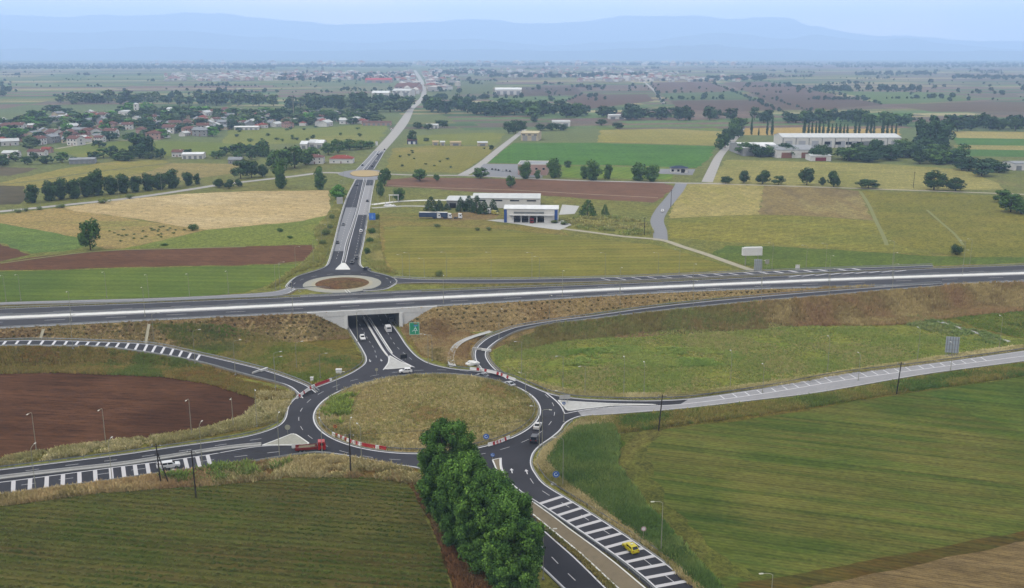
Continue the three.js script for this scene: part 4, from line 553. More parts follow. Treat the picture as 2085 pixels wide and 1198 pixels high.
// ---------- guard rails ----------
const RAIL = [[-0.03, 0.48], [0.03, 0.52], [-0.02, 0.62], [0.03, 0.72], [-0.03, 0.78], [-0.07, 0.78], [-0.07, 0.48]];
function guardRail(label, p, off, h = 0) {
  const q = resample(side(p, off, h), 4), g = new THREE.Group(); g.name = numbered('guard_rail'); tag(g, label, 'guard rail'); scene.add(g);
  part('rail', sweep(q, RAIL), M.steel, g); const o = part('posts', mergeGeometries(q.map((v) => box(0.12, 0.75, 0.12, v.x, v.y + 0.36, v.z))), M.steel, g); o.userData.kind = 'stuff';
}
guardRail('steel guard rail on the near edge of the highway', nNear, -0.35); guardRail('steel guard rail on the far edge of the highway', nFar, 0.5); guardRail('steel guard rail along the highway median', nMid, -1.9, 0.02);
guardRail('steel guard rail on the outside of the loop ramp', loop.L, -0.75); guardRail('steel guard rail on the inside of the loop ramp', loop.R, 0.75); guardRail('steel guard rail on the upper side of the left ramp', left.L, -0.75); guardRail('steel guard rail on the lower side of the left ramp', left.R, 0.75);
guardRail('steel guard rail curving from the underpass past the left ramp', cut(E1, 8, 118), 1.0); guardRail('steel guard rail along the far edge of the lower left road', cut(E1, 150, 400), 1.0); guardRail('steel guard rail along the near edge of the lower left road', cut(E2, 0, 90), 0.9);
guardRail('steel guard rail along the right edge of the bottom road', cut(E3, 0, 112), 1.5); guardRail('steel guard rail from the right-hand road round to the loop', cut(E4, 0, 262), 1.3); guardRail('steel guard rail right of the underpass', cut(E4, 318, 420), 1.0);
guardRail('steel guard rail around the near roundabout island', arc(NC, NR - 1.6, 0, Math.PI * 2, 100), 0, 0.2);
guardRail('steel guard rail on the far side of the right slip road', slipR.L, -0.75); guardRail('steel guard rail left of the main road', P1, 1.3); guardRail('steel guard rail right of the main road', P2, 1.3);
guardRail('steel guard rail on the gravel island of the bottom road', curve([[1050, 1000], [1094, 1029], [1168, 1079], [1270, 1152], [1400, 1262]], 60), 0.3, 0.15);
// concrete barrier between the lanes of the lower left road
{ const c = curve([[-120, 992], [0, 976], [128, 961], [257, 946.5], [350, 932], [470, 914], [532, 908]], 70), g = thing('median_barrier', 'long pale concrete barrier between the lanes of the lower left road', 'barrier'); part('base', sweep(c, [[-0.75, YR], [-0.75, 0.28], [0.6, 0.28], [0.6, YR]]), M.concreteGrey, g); part('wall', sweep(c, [[-0.4, 0.26], [-0.14, 0.5], [-0.1, 0.95], [0.1, 0.95], [0.14, 0.5], [0.4, 0.26]]), M.concrete, g); }

// ---------- rough grass, weeds and reeds: tufts of blades, beyond counting ----------
function tuftGeo(seed, blades, spread, lean, wide) {
  const r = rng(seed), pos = [], nrm = [], idx = [];
  for (let i = 0; i < blades; i++) {
    const a = r() * Math.PI * 2, d = Math.sqrt(r()) * spread, x = Math.cos(a) * d, z = Math.sin(a) * d, h = 0.55 + r() * 0.45, b = r() * Math.PI * 2, w = wide * (0.6 + r() * 0.8), lx = (r() - 0.5) * lean + x * 0.5, lz = (r() - 0.5) * lean + z * 0.5, k = pos.length / 3, c = Math.cos(b) * w, s = Math.sin(b) * w;
    pos.push(x - c, -0.1, z - s, x + c, -0.1, z + s, x + lx * 0.5 + c * 0.8, h * 0.6, z + lz * 0.5 + s * 0.8, x + lx * 0.5 - c * 0.8, h * 0.6, z + lz * 0.5 - s * 0.8, x + lx, h, z + lz);
    idx.push(k, k + 1, k + 2, k, k + 2, k + 3, k + 3, k + 2, k + 4);
  }
  return geo(pos, idx);
}
const TUFT = [tuftGeo(1, 12, 0.5, 0.6, 0.09), tuftGeo(2, 14, 0.55, 0.8, 0.08)], REED = tuftGeo(3, 14, 0.42, 0.35, 0.055), WEED = tuftGeo(5, 16, 0.6, 1.0, 0.13);
const blade = new THREE.MeshPhysicalMaterial({ roughness: 1, specularIntensity: 0.08, side: THREE.DoubleSide });
blade.color.setScalar(KA * 2.5);
function scatter(name, label, poly, n, g, pal, s, o = {}) {
  const P = poly[0].isVector3 ? poly : pts(poly, o.h || 0), q = P.map((p) => [p.x, p.z]), r = rng(o.seed || 900 + n), cols = pal.map(C), M4 = [], K = [];
  const x0 = Math.min(...q.map((v) => v[0])), x1 = Math.max(...q.map((v) => v[0])), z0 = Math.min(...q.map((v) => v[1])), z1 = Math.max(...q.map((v) => v[1])), m = new THREE.Matrix4(), Q = new THREE.Quaternion(), up = V(0, 1, 0);
  let tries = 0; while (M4.length < n && tries++ < n * 12) {
    let x = lerp(x0, x1, r()), z = lerp(z0, z1, r()); if (o.rows) { const ca = Math.cos(o.rows[0]), sa = Math.sin(o.rows[0]), v = -x * sa + z * ca, u = (Math.round((x * ca + z * sa) / o.rows[1]) + (r() - 0.5) * 0.5) * o.rows[1]; x = u * ca - v * sa; z = u * sa + v * ca; } if (!inPoly(x, z, q)) continue; if (!o.force && isPaved(x, z)) continue; if (o.skip && o.skip(x, z)) continue;
    const cl = fbm(x / (o.clump || 7), z / (o.clump || 7), 31, 3); if (o.patch && cl < o.patch - 0.12 + r() * 0.24) continue;
    const k = s[0] + (s[1] - s[0]) * r() * (0.6 + cl * 0.8), w = k * (o.wide || 1) * (0.8 + 0.5 * r());
    Q.setFromAxisAngle(up, r() * 6.283); m.compose(V(x, groundAt(x, z) - 0.02, z), Q, V(w, k, w)); M4.push(m.clone());
    const t = clamp(fbm(x / 13, z / 13, 57, 3) * 2.2 - 0.6 + (r() - 0.5) * 0.5) * (cols.length - 1), i = Math.min(cols.length - 2, Math.floor(t)); K.push(cols[i].clone().lerp(cols[i + 1], t - i).multiplyScalar(0.78 + r() * 0.44));
  }
  const im = new THREE.InstancedMesh(g, blade, M4.length); M4.forEach((a, i) => { im.setMatrixAt(i, a); im.setColorAt(i, K[i]); }); im.name = numbered(name); tag(im, label, 'grass', null, 'stuff'); shade(im); scene.add(im); return im;
}
const DRY = ['#94875c', '#a59a72', '#80764c', '#6f6e42'], MIX = ['#6f7338', '#7d7a42', '#8a7c48', '#5f6c32'], BROWN = ['#80694a', '#927c56', '#9f8e64', '#70663e'], GREEN = ['#52642c', '#607034', '#727a3e', '#4a5c2e'], REEDS = ['#4a602f', '#566a38', '#66743e', '#445a2e'];
const isl = arc(NC, NR - 1.4, 0, Math.PI * 2, 60).slice(0, -1);
scatter('dry_grass', 'dry grass and weeds on the roundabout island', isl, 11000, TUFT[0], ['#9a8c60', '#86804a', '#a6986c', '#74763e', '#8e7a50'], [0.3, 0.8], { clump: 6 });
scatter('dry_grass', 'taller tussocks around the rim of the roundabout island', isl, 1500, TUFT[1], DRY, [0.7, 1.2], { skip: (x, z) => Math.hypot(x - NC.x, z - NC.z) < 27, clump: 5 });
scatter('weeds', 'green bushy weeds at the left of the roundabout island', [[655, 845], [672, 812], [700, 800], [722, 812], [712, 850], [685, 875]], 260, WEED, ['#5c6e2e', '#6f7c38', '#54662c'], [0.8, 1.6], { patch: 0.5, clump: 5 });
scatter('meadow_grass', 'rough green grass inside the loop ramp', [[1010, 745], [1004, 715], [1060, 690], [1200, 672], [1400, 662], [1700, 664], [1900, 675], [2085, 698], [1890, 732], [1720, 752], [1550, 783], [1400, 802], [1250, 804], [1140, 794], [1060, 766]], 34000, TUFT[0], ['#728040', '#86884c', '#647838', '#92885a', '#7a8244'], [0.2, 0.75], { clump: 13, patch: 0.42 });
scatter('weeds', 'lusher green weeds across the middle of the meadow', [[1120, 720], [1250, 706], [1450, 712], [1560, 725], [1500, 745], [1300, 752], [1150, 745]], 3600, WEED, ['#5e7434', '#6c7e3e', '#7a8444'], [0.4, 0.9], { patch: 0.45, clump: 8 });
scatter('reeds', 'dark reeds below the loop ramp', [[1030, 700], [1120, 676], [1300, 655], [1500, 640], [1560, 648], [1560, 672], [1350, 680], [1150, 695], [1050, 718]], 4200, REED, ['#72693f', '#7a7446', '#68703e', '#806f48'], [0.7, 1.6], { clump: 6 });
scatter('dry_grass', 'tall red brown weeds below the loop ramp at right', [[1480, 628], [1700, 606], [1900, 594], [2085, 582], [2085, 622], [1950, 634], [1830, 650], [1600, 652], [1490, 648]], 9000, REED, ['#80664a', '#917a54', '#7a6a46', '#98885c'], [0.8, 1.6], { h: 2.5, clump: 7 });
scatter('weeds', 'dark green scrub along the right drainage channel', [[1830, 640], [1900, 648], [1990, 672], [2050, 690], [2040, 704], [1950, 690], [1850, 665]], 700, WEED, ['#5a6a3a', '#667444', '#75794a'], [0.5, 1.2], { clump: 6, patch: 0.45 });
scatter('meadow_grass', 'grass at the right edge below the highway', [[1930, 640], [2150, 615], [2200, 690], [2085, 690], [1990, 668]], 5000, TUFT[0], GREEN, [0.3, 0.7]);
scatter('dry_grass', 'pale dry grass along the upper side of the right-hand road', [[1060, 772], [1140, 792], [1250, 803], [1400, 801], [1550, 782], [1890, 731], [2085, 703], [2085, 712], [1890, 741], [1550, 791], [1400, 811], [1250, 812], [1130, 803]], 5200, TUFT[1], ['#aaa078', '#958c60', '#7f7c4a'], [0.4, 1.0]);
scatter('dry_grass', 'tall dry grass beside the ploughed field at lower left', [[-60, 945], [100, 918], [250, 897], [400, 879], [500, 849], [520, 828], [528, 800], [598, 800], [580, 840], [560, 862], [350, 902], [0, 950]], 8500, TUFT[1], ['#a0956a', '#877e50', '#aea37c', '#6f7040', '#8a8058'], [0.35, 1.2], { clump: 4, patch: 0.4 });
scatter('dry_grass', 'mixed weeds below the left ramp', [[-60, 712], [100, 712], [300, 724], [420, 746], [500, 772], [590, 795], [528, 812], [520, 806], [430, 778], [330, 762], [120, 754], [-60, 757]], 9500, TUFT[0], ['#7c6438', '#6d6a38', '#8a7544', '#5e6a34'], [0.5, 1.1], { h: 1, clump: 6 });
scatter('dry_grass', 'tall straw coloured grass below the lower left road', [[470, 950], [600, 934], [660, 930], [740, 941], [850, 960], [846, 985], [760, 973], [600, 972], [430, 988]], 6200, TUFT[1], ['#9c8f66', '#82744a', '#aa9d74', '#6a693c', '#8a7250'], [0.4, 1.4], { clump: 4, patch: 0.38 });
scatter('dry_grass', 'red brown weeds below the lower left road at left', [[-60, 1018], [100, 1000], [300, 973], [470, 951], [430, 988], [200, 1004], [0, 1031], [-60, 1037]], 5200, TUFT[1], BROWN, [0.6, 1.4], { clump: 5 });
scatter('weeds', 'green shrubs in the verge below the lower left road', [[330, 975], [420, 955], [540, 942], [600, 940], [560, 962], [400, 990]], 220, WEED, ['#55662e', '#617038'], [1.0, 2.0], { patch: 0.5, clump: 4 });
scatter('meadow_grass', 'green weeds at the foot of the slope left of the underpass', [[310, 695], [460, 690], [620, 700], [735, 730], [735, 748], [640, 785], [560, 755], [420, 724]], 9000, TUFT[0], ['#63702f', '#74763a', '#8a7a48', '#566a30'], [0.4, 0.9], { clump: 7 });
scatter('reeds', 'dark reeds between the highway slope and the left ramp', [[310, 694], [420, 690], [500, 708], [480, 720], [400, 712]], 600, REED, ['#5a6238', '#66683c', '#565e38'], [0.7, 1.4]);
scatter('dry_grass', 'dry grass at the foot of the slope right of the underpass', [[822, 670], [872, 668], [985, 684], [955, 705], [950, 748], [900, 738], [860, 722]], 3600, TUFT[0], BROWN, [0.4, 0.9]);
scatter('reeds', 'thick green reeds along the right-hand road', [[1140, 905], [1178, 876], [1245, 868], [1258, 900], [1252, 950], [1288, 1003], [1370, 1096], [1448, 1182], [1500, 1240], [1470, 1240], [1390, 1160], [1290, 1082], [1195, 1014], [1140, 970], [1118, 940]], 13000, REED, REEDS, [0.6, 1.7], { clump: 6, wide: 1.3 });
scatter('dry_grass', 'dry grass on the inside of the bend by the reeds', [[1092, 948], [1105, 920], [1150, 880], [1185, 856], [1250, 850], [1245, 868], [1180, 880], [1140, 910], [1120, 945], [1140, 972], [1195, 1016], [1290, 1084], [1390, 1162], [1470, 1242], [1440, 1230], [1350, 1135], [1230, 1055], [1130, 985]], 7000, TUFT[1], DRY, [0.5, 1.15], { clump: 5 });
scatter('weeds', 'weeds along the lower side of the right-hand road', [[1190, 856], [1390, 840], [1660, 808], [1890, 769], [2085, 743], [2200, 728], [2200, 748], [2085, 765], [1800, 805], [1600, 838], [1400, 864], [1250, 884]], 9500, TUFT[1], ['#56642e', '#6d6c38', '#7c6e3e', '#4b602c'], [0.5, 1.3], { clump: 8 });
scatter('weeds', 'bare stalks and weeds by the large trees', [[835, 982], [870, 980], [930, 1040], [1000, 1130], [1080, 1212], [1110, 1250], [945, 1250], [905, 1130], [870, 1050]], 4200, TUFT[0], ['#6a4c30', '#5b4630', '#7a6240', '#59502e'], [0.4, 0.9]);
scatter('crop_plants', 'leafy crop plants in the lower left field', [[-60, 1040], [200, 1006], [420, 992], [600, 974], [760, 974], [832, 985], [866, 1050], [900, 1130], [930, 1240], [-100, 1260]], 17000, WEED, ['#4a5828', '#5a6432', '#66623a', '#48562c'], [0.18, 0.42], { clump: 8, rows: [ALONG_X + 0.16, 2.1] });
scatter('dry_grass', 'dry tussocks and young shrubs on the highway slope left of the underpass', [...nearL.filter((p, i) => p.x > -200), ...side(nearL, 13).filter((p) => p.x > -200).reverse()], 6500, TUFT[0], ['#8a7450', '#9a8860', '#7c7448', '#7d684a'], [0.35, 0.8]);
scatter('dry_grass', 'dry tussocks on the highway slope right of the underpass', [...nearR.filter((p) => p.x < 140), ...side(nearR, 13).filter((p) => p.x < 140).reverse()], 7500, TUFT[0], ['#8a7450', '#9e8c64', '#8c7a52', '#a5966c'], [0.3, 0.7]);
scatter('dry_grass', 'weeds along the edges of the gravel island of the bottom road', [[1062, 1026], [1094, 1060], [1125, 1084], [1188, 1134], [1258, 1200], [1310, 1262], [1290, 1262], [1240, 1202], [1172, 1136], [1114, 1084]], 900, TUFT[0], ['#6c6a3a', '#7c7044', '#5a6034'], [0.3, 0.7], { force: true });
// young shrubs planted in rows on the slopes
{
  const r = rng(4), M4 = [], K = [], m = new THREE.Matrix4(), Q = new THREE.Quaternion();
  for (const e of [nearL, nearR]) for (let row = 0; row < 5; row++) { const q = resample(side(e, 1.6 + row * 2.4), 2.3); q.forEach((p, i) => { if (p.x < -200 || p.x > 150) return; const x = p.x + (r() - 0.5) * 0.7 + (row % 2) * 1.1, z = p.z + (r() - 0.5) * 0.6; if (isPaved(x, z) || groundAt(x, z) < 0.4 || r() < 0.2) return; const s = 0.5 + r() * 0.6; Q.setFromAxisAngle(V(0, 1, 0), r() * 6); m.compose(V(x, groundAt(x, z), z), Q, V(s, s * 0.9, s)); M4.push(m.clone()); K.push(C('#3c3420').lerp(C('#4c4a28'), r())); }); }
  const im = new THREE.InstancedMesh(WEED, blade, M4.length); M4.forEach((a, i) => { im.setMatrixAt(i, a); im.setColorAt(i, K[i]); }); im.name = 'young_shrubs'; tag(im, 'rows of small dark shrubs planted on the highway slopes', 'shrubs', null, 'stuff'); scene.add(shade(im));
}
scatter('dry_grass', 'rough grass and scrub beside the main road beyond the highway', [[640, 470], [668, 440], [690, 400], [700, 400], [672, 500], [655, 540], [600, 556], [560, 585], [540, 590], [600, 548], [625, 530], [650, 500]], 3200, TUFT[1], ['#857f48', '#74783e', '#98905a'], [0.7, 1.6], { clump: 8 });
scatter('dry_grass', 'rough grass right of the main road beyond the highway', [[752, 440], [770, 440], [772, 500], [785, 545], [810, 560], [770, 552], [745, 530], [745, 500]], 2200, TUFT[1], ['#857a48', '#767a40', '#98905a'], [0.7, 1.6], { clump: 8 });
scatter('weeds', 'bushy weeds on the mounds beside the depot', [[1140, 456], [1180, 440], [1250, 441], [1310, 452], [1335, 478], [1290, 481], [1200, 470]], 700, WEED, ['#6f7a40', '#7c7c48', '#8a8450'], [0.8, 2.0], { clump: 8, patch: 0.45 });

// ---------- trees ----------
const leafMat = new THREE.MeshPhysicalMaterial({ roughness: 0.9, specularIntensity: 0.1, vertexColors: true, side: THREE.DoubleSide }); leafMat.color.setScalar(KA * 1.75);
const bark = mat('#5a4a3a'), barkPale = mat('#6e6354');
function leaves(seed, blobs, n, size, pal, normalMix = 0.55, soft = 0) {
  const r = rng(seed), pos = [], col = [], nrm = [], cols = pal.map(C), W = blobs.map((b) => b.r * b.r), T = W.reduce((a, b) => a + b, 0);
  const cy = blobs.reduce((s, b) => s + b.y, 0) / blobs.length;
  for (let i = 0; i < n; i++) {
    let k = 0, w = r() * T; while (k < blobs.length - 1 && (w -= W[k]) > 0) k++;
    const b = blobs[k]; let x, y, z, l; do { x = r() * 2 - 1; y = r() * 2 - 1; z = r() * 2 - 1; l = Math.hypot(x, y, z); } while (l > 1 || l < 0.05); x /= l; y /= l; z /= l;
    const f = b.r * (soft ? 0.35 + soft * Math.pow(r(), 0.8) : 0.62 + 0.48 * Math.pow(r(), 0.6)), px = b.x + x * f, py = b.y + y * f * (b.sq || 1), pz = b.z + z * f;
    let nx = x + (r() - 0.5) * 1.3, ny = y * 0.8 + 0.25 + (r() - 0.5) * 1.3, nz = z + (r() - 0.5) * 1.3; const nl = Math.hypot(nx, ny, nz) || 1; nx /= nl; ny /= nl; nz /= nl;
    let ux = ny, uy = -nx, uz = 0; const ul = Math.hypot(ux, uy) || 1; ux /= ul; uy /= ul; if (ul < 1e-3) { ux = 1; uy = 0; }
    const vx = ny * uz - nz * uy, vy = nz * ux - nx * uz, vz = nx * uy - ny * ux, a = r() * 6.283, c = Math.cos(a), s = Math.sin(a), q = size * (0.55 + r() * 0.9), e = q * (0.55 + r() * 0.25);
    const ax = (ux * c + vx * s) * q, ay = (uy * c + vy * s) * q, az = (uz * c + vz * s) * q, bx = (-ux * s + vx * c) * e, by = (-uy * s + vy * c) * e, bz = (-uz * s + vz * c) * e;
    const gx = ay * bz - az * by, gy = az * bx - ax * bz, gz = ax * by - ay * bx, f2 = gx * nx + gy * ny + gz * nz > 0 ? -1 : 1, ex = bx * f2, ey = by * f2, ez = bz * f2;
    pos.push(px - ax, py - ay, pz - az, px + ex, py + ey, pz + ez, px + ax, py + ay, pz + az, px - ax, py - ay, pz - az, px + ax, py + ay, pz + az, px - ex, py - ey, pz - ez);
    let mx = lerp(nx, x, normalMix), my = lerp(ny, y * 0.9 + 0.2, normalMix), mz = lerp(nz, z, normalMix); const ml = Math.hypot(mx, my, mz) || 1;
    const t = clamp((b.t ?? 0.5) * 0.6 + r() * 0.6 - 0.1) * (cols.length - 1), ci = Math.min(cols.length - 2, Math.floor(t)), cc = cols[ci].clone().lerp(cols[ci + 1], t - ci).multiplyScalar(0.8 + r() * 0.4);
    for (let v = 0; v < 6; v++) { nrm.push(mx / ml, my / ml, mz / ml); col.push(cc.r, cc.g, cc.b); }
  }
  return geo(pos, null, null, col, nrm);
}
// crowns are made for a tree one unit tall and one unit across, then sized
function blobsFor(kind, seed) {
  const r = rng(seed), B = [];
  if (kind === 'broad') { for (let i = 0; i < 26; i++) { const a = r() * 6.283, h = 0.22 + 0.68 * r(), e = Math.sin(Math.PI * clamp((h - 0.08) / 0.9)) ** 0.6, d = 0.34 * e * Math.sqrt(0.2 + 0.8 * r()); B.push({ x: Math.cos(a) * d, y: h, z: Math.sin(a) * d, r: 0.1 + 0.07 * r(), t: r() }); } }
  if (kind === 'poplar') for (let i = 0; i < 22; i++) { const a = r() * 6.283, h = 0.1 + 0.82 * (i / 21), e = Math.sin(Math.PI * clamp(h * 0.92 + 0.04)) ** 0.5, d = 0.26 * e * r(); B.push({ x: Math.cos(a) * d, y: h, z: Math.sin(a) * d, r: (0.09 + 0.06 * r()) * (0.6 + 0.7 * e), t: r() }); }
  if (kind === 'cypress') for (let i = 0; i < 16; i++) { const h = 0.08 + 0.86 * (i / 15), a = r() * 6.283, e = h < 0.3 ? 0.7 + h : 1.05 - (h - 0.3) * 1.1; B.push({ x: Math.cos(a) * 0.12 * e * r(), y: h, z: Math.sin(a) * 0.12 * e * r(), r: 0.3 * e * 0.75 + 0.04, sq: 0.25, t: r() }); }
  if (kind === 'conifer') for (let i = 0; i < 30; i++) { const h = 0.06 + 0.9 * (i / 29), a = i * 2.4 + r(), e = Math.pow(1 - h, 0.75) * 0.36 + 0.02; B.push({ x: Math.cos(a) * e, y: h, z: Math.sin(a) * e, r: 0.07 + (1 - h) * 0.11, sq: 0.8, t: r() }); }
  if (kind === 'bush') for (let i = 0; i < 16; i++) { const a = r() * 6.283, d = 0.34 * Math.sqrt(r()), h = 0.2 + 0.5 * r() * (1 - d); B.push({ x: Math.cos(a) * d, y: h, z: Math.sin(a) * d, r: 0.16 + 0.09 * r(), t: r() }); }
  return B;
}
const PAL = { deep: ['#283c1e', '#354b28', '#445a30'], mid: ['#31491f', '#435d2a', '#567134'], bright: ['#3f6824', '#51802f', '#688f3a'], grey: ['#3f5030', '#50623c', '#64744a'], blue: ['#283e28', '#324a30', '#3e5638'], olive: ['#4c5a30', '#5d6a3a', '#707a44'] };
const protos = new Map();
function treeProto(kind, pal, variant, lod) {
  const key = kind + pal + variant + lod; if (protos.has(key)) return protos.get(key);
  const n = { near: 2400, mid: 900, far: 300 }[lod] * (kind === 'bush' ? 0.6 : 1), s = { near: 0.034, mid: 0.05, far: 0.085 }[lod] * (kind === 'cypress' || kind === 'conifer' ? 0.8 : 1);
  const g = leaves(variant * 31 + kind.length * 7 + 5, blobsFor(kind, variant * 13 + 3), n, s, PAL[pal]);
  const tr = kind === 'bush' ? mergeGeometries([0, 1, 2].map((i) => bar(V(0, -0.03, 0), V(Math.cos(i * 2.1) * 0.2, 0.4, Math.sin(i * 2.1) * 0.2), 0.03, 5, 0.012))) : mergeGeometries([bar(V(0, -0.02, 0), V(0.01, 0.75, 0), 0.028, 6, 0.008), bar(V(0, 0.3, 0), V(0.18, 0.55, 0.08), 0.014, 5, 0.005), bar(V(0, 0.35, 0), V(-0.16, 0.6, -0.1), 0.013, 5, 0.005), bar(V(0, 0.25, 0), V(0.02, 0.52, -0.2), 0.013, 5, 0.005)]);
  const p = { g, tr }; protos.set(key, p); return p;
}
let treeSeed = 1;
function tree(name, label, base, h, w, kind, pal, lod, group) {
  const p = treeProto(kind, pal, treeSeed % (lod === 'far' ? 3 : 4), lod), o = thing(name, label, kind === 'bush' ? 'bush' : 'tree', base, (treeSeed * 2.399) % 6.283, group); treeSeed++;
  const vv = h2(treeSeed, 5, 9); o.scale.set(w * (0.85 + vv * 0.35), h * (1.06 - vv * 0.14), w * (1.15 - vv * 0.3)); part('trunk', p.tr, bark, o); part('crown', p.g, leafMat, o); return o;
}
function treePx(name, label, x, yb, yt, wpx, kind, pal, lod, group) { const b = G(x, yb); b.y = groundAt(b.x, b.z); wpx *= { poplar: 1.3, conifer: 1.35, broad: 1.08 }[kind] || 1; return tree(name, label, b, Math.max(1.2, heightFor(b, yt)), Math.max(1, wpx * perPx(b) * 1.1), kind, pal, lod, group); }
function treeRow(name, mk, list, kind, pal, lod, group) { list.forEach(([x, yb, yt, w, k, p], i) => treePx(name, mk(ORD[i] || 'last', i, list.length), x, yb, yt, w, k || kind, p || pal, lod, group)); }

// the four large trees at the bottom
{
  const big = (seed, label, x, yb, yt, wpx, n) => {
    const b = G(x, yb), h = heightFor(b, yt), w = wpx * perPx(b), r = rng(seed), B = [];
    for (let i = 0; i < 230; i++) { const a = r() * 6.283, t = 0.1 + 0.86 * r(), e = t < 0.3 ? lerp(0.72, 1, (t - 0.1) / 0.2) : t < 0.65 ? 1 : Math.sqrt(clamp(1 - ((t - 0.65) / 0.36) ** 2)), d = w * 0.42 * e * Math.sqrt(0.25 + 0.75 * r()); B.push({ x: Math.cos(a) * d, y: t * h, z: Math.sin(a) * d, r: 0.6 + r() * 0.85, t: r() }); }
    const o = thing('broadleaf_tree', label, 'tree', b, 0); part('crown', leaves(seed, B, Math.round(n * 2.5), 0.2, ['#26401e', '#324e22', '#405e28', '#507030', '#66863a'], 0.4, 0.95), leafMat, o);
    const br = [bar(V(0, -0.3, 0), V(0.2, h * 0.8, 0), 0.42, 9, 0.1)]; for (let i = 0; i < 12; i++) { const q = B[(i * 7) % B.length], y0 = Math.max(1.5, q.y * 0.55); br.push(bar(V(0.05, y0, 0), V(q.x * 0.9, q.y, q.z * 0.9), 0.13, 6, 0.04)); } part('trunk', mergeGeometries(br), barkPale, o);
  };
  big(11, 'large green tree at the bottom, the one nearest the roundabout', 915, 1062, 858, 138, 30000);
  big(12, 'large green tree at the bottom, second from the roundabout', 950, 1118, 932, 128, 26000);
  big(13, 'large green tree at the bottom, third from the roundabout', 995, 1160, 972, 140, 28000);
  big(14, 'large green tree at the bottom, the nearest to the viewer', 1045, 1212, 1010, 125, 30000);
}
treeRow('leafy_tree', () => 'single leafy tree beside the green wedge field at left', [[184, 510, 450, 40]], 'broad', 'mid', 'near');
treeRow('bush', (o) => `${o} bush from the left in the meadow below the straw field`, [[335, 500, 494, 16], [392, 470, 451, 20], [569, 473, 461, 12], [590, 486, 478, 12]], 'bush', 'mid', 'near');
treeRow('poplar_tree', (o) => `${o} tree from the left in the row along the old road at left`, [[66, 413, 374, 32], [100, 409, 371, 34], [125, 406, 365, 34], [150, 404, 364, 34], [176, 401, 361, 34], [200, 398, 349, 36], [226, 396, 358, 32], [252, 393, 355, 32], [276, 391, 356, 32], [300, 388, 354, 32], [326, 386, 352, 34], [350, 383, 346, 36], [384, 378, 349, 28], [402, 375, 353, 16]], 'poplar', 'deep', 'near');
treeRow('bush', (o) => `${o} bush from the left along the old road at left`, [[34, 433, 424, 16], [52, 431, 421, 12], [80, 428, 417, 12], [125, 423, 413, 20], [212, 414, 402, 22], [264, 405, 392, 16]], 'bush', 'olive', 'mid');
treeRow('broadleaf_tree', (o) => `${o} tree from the left in the clump where the old road bends`, [[446, 382, 362, 24], [466, 384, 366, 22], [490, 364, 329, 36], [512, 362, 326, 34], [534, 360, 332, 24], [486, 380, 364, 18]], 'broad', 'deep', 'near');
treeRow('poplar_tree', () => 'tall slim tree standing alone left of the third roundabout', [[573, 384, 327, 30]], 'poplar', 'mid', 'near');
treeRow('poplar_tree', () => 'tall tree in the grass just left of the main road', [[652, 386, 340, 28]], 'poplar', 'mid', 'near');
treeRow('broadleaf_tree', () => 'round bright green tree beside the white hoarding left of the main road', [[690, 406, 376, 38]], 'broad', 'bright', 'near');
treeRow('broadleaf_tree', (o) => `${o} tree from the left in the tall clump left of the red roofed house`, [[558, 342, 308, 34], [578, 345, 300, 40], [600, 342, 296, 42], [622, 336, 305, 36], [640, 330, 300, 30], [668, 316, 290, 30], [688, 312, 284, 32], [712, 306, 282, 34], [735, 304, 286, 30], [752, 302, 288, 24]], 'broad', 'mid', 'mid');
treeRow('bush', (o) => `${o} shrub up the left verge of the main road`, [[664, 482, 460, 20], [658, 500, 484, 16], [676, 448, 432, 14], [672, 468, 452, 12]], 'bush', 'olive', 'near');
treeRow('bush', (o) => `${o} shrub up the right verge of the main road`, [[757, 478, 458, 18], [752, 495, 478, 16], [748, 520, 500, 16], [768, 450, 430, 10]], 'bush', 'mid', 'near');
treeRow('broadleaf_tree', (o) => `${o} tree along the near edge of the side road, from the left`, [[783, 379, 345, 24], [774, 402, 366, 16], [812, 410, 382, 24], [855, 369, 343, 32], [889, 369, 354, 14], [979, 363, 341, 30], [1040, 382, 358, 20]], 'broad', 'mid', 'near');
treeRow('broadleaf_tree', (o) => `${o} tree from the left beside the pink building and the vineyard`, [[1070, 364, 332, 30], [1094, 364, 346, 16], [1128, 363, 324, 34], [1157, 341, 327, 20], [1190, 364, 336, 20], [1208, 367, 325, 38], [1238, 365, 333, 22], [1298, 368, 330, 34], [1328, 370, 334, 30]], 'poplar', 'mid', 'near');
treeRow('conifer_tree', (o) => `${o} dark conifer from the left in front of the depot sheds`, [[878, 429, 398, 24], [895, 429, 408, 14], [910, 427, 414, 12], [938, 431, 402, 18], [955, 430, 398, 20], [971, 434, 396, 22], [986, 436, 408, 18], [1004, 432, 406, 18]], 'conifer', 'deep', 'near');
treeRow('conifer_tree', (o) => `${o} of two trees right of the depot yard`, [[1197, 440, 405, 26], [1232, 440, 415, 14]], 'conifer', 'mid', 'near');
treeRow('bush', (o) => `${o} bush from the left at the edge of the olive crop field`, [[889, 463, 454, 14], [971, 470, 460, 10], [995, 470, 460, 12], [894, 563, 548, 16], [1130, 455, 446, 14], [1150, 458, 447, 16]], 'bush', 'olive', 'near');
treeRow('broadleaf_tree', (o) => `${o} tree from the left in the row in front of the factory field`, [[1478, 374, 358, 22], [1515, 373, 346, 24], [1553, 375, 348, 30], [1585, 376, 358, 26], [1643, 377, 340, 30], [1674, 377, 360, 16], [1698, 381, 347, 28], [1768, 384, 366, 42], [1902, 387, 347, 44], [1946, 389, 359, 36]], 'broad', 'deep', 'near');
treeRow('bush', () => 'dark round bush alone in the meadow beyond the highway at right', [[1947, 519, 491, 28]], 'bush', 'deep', 'near');
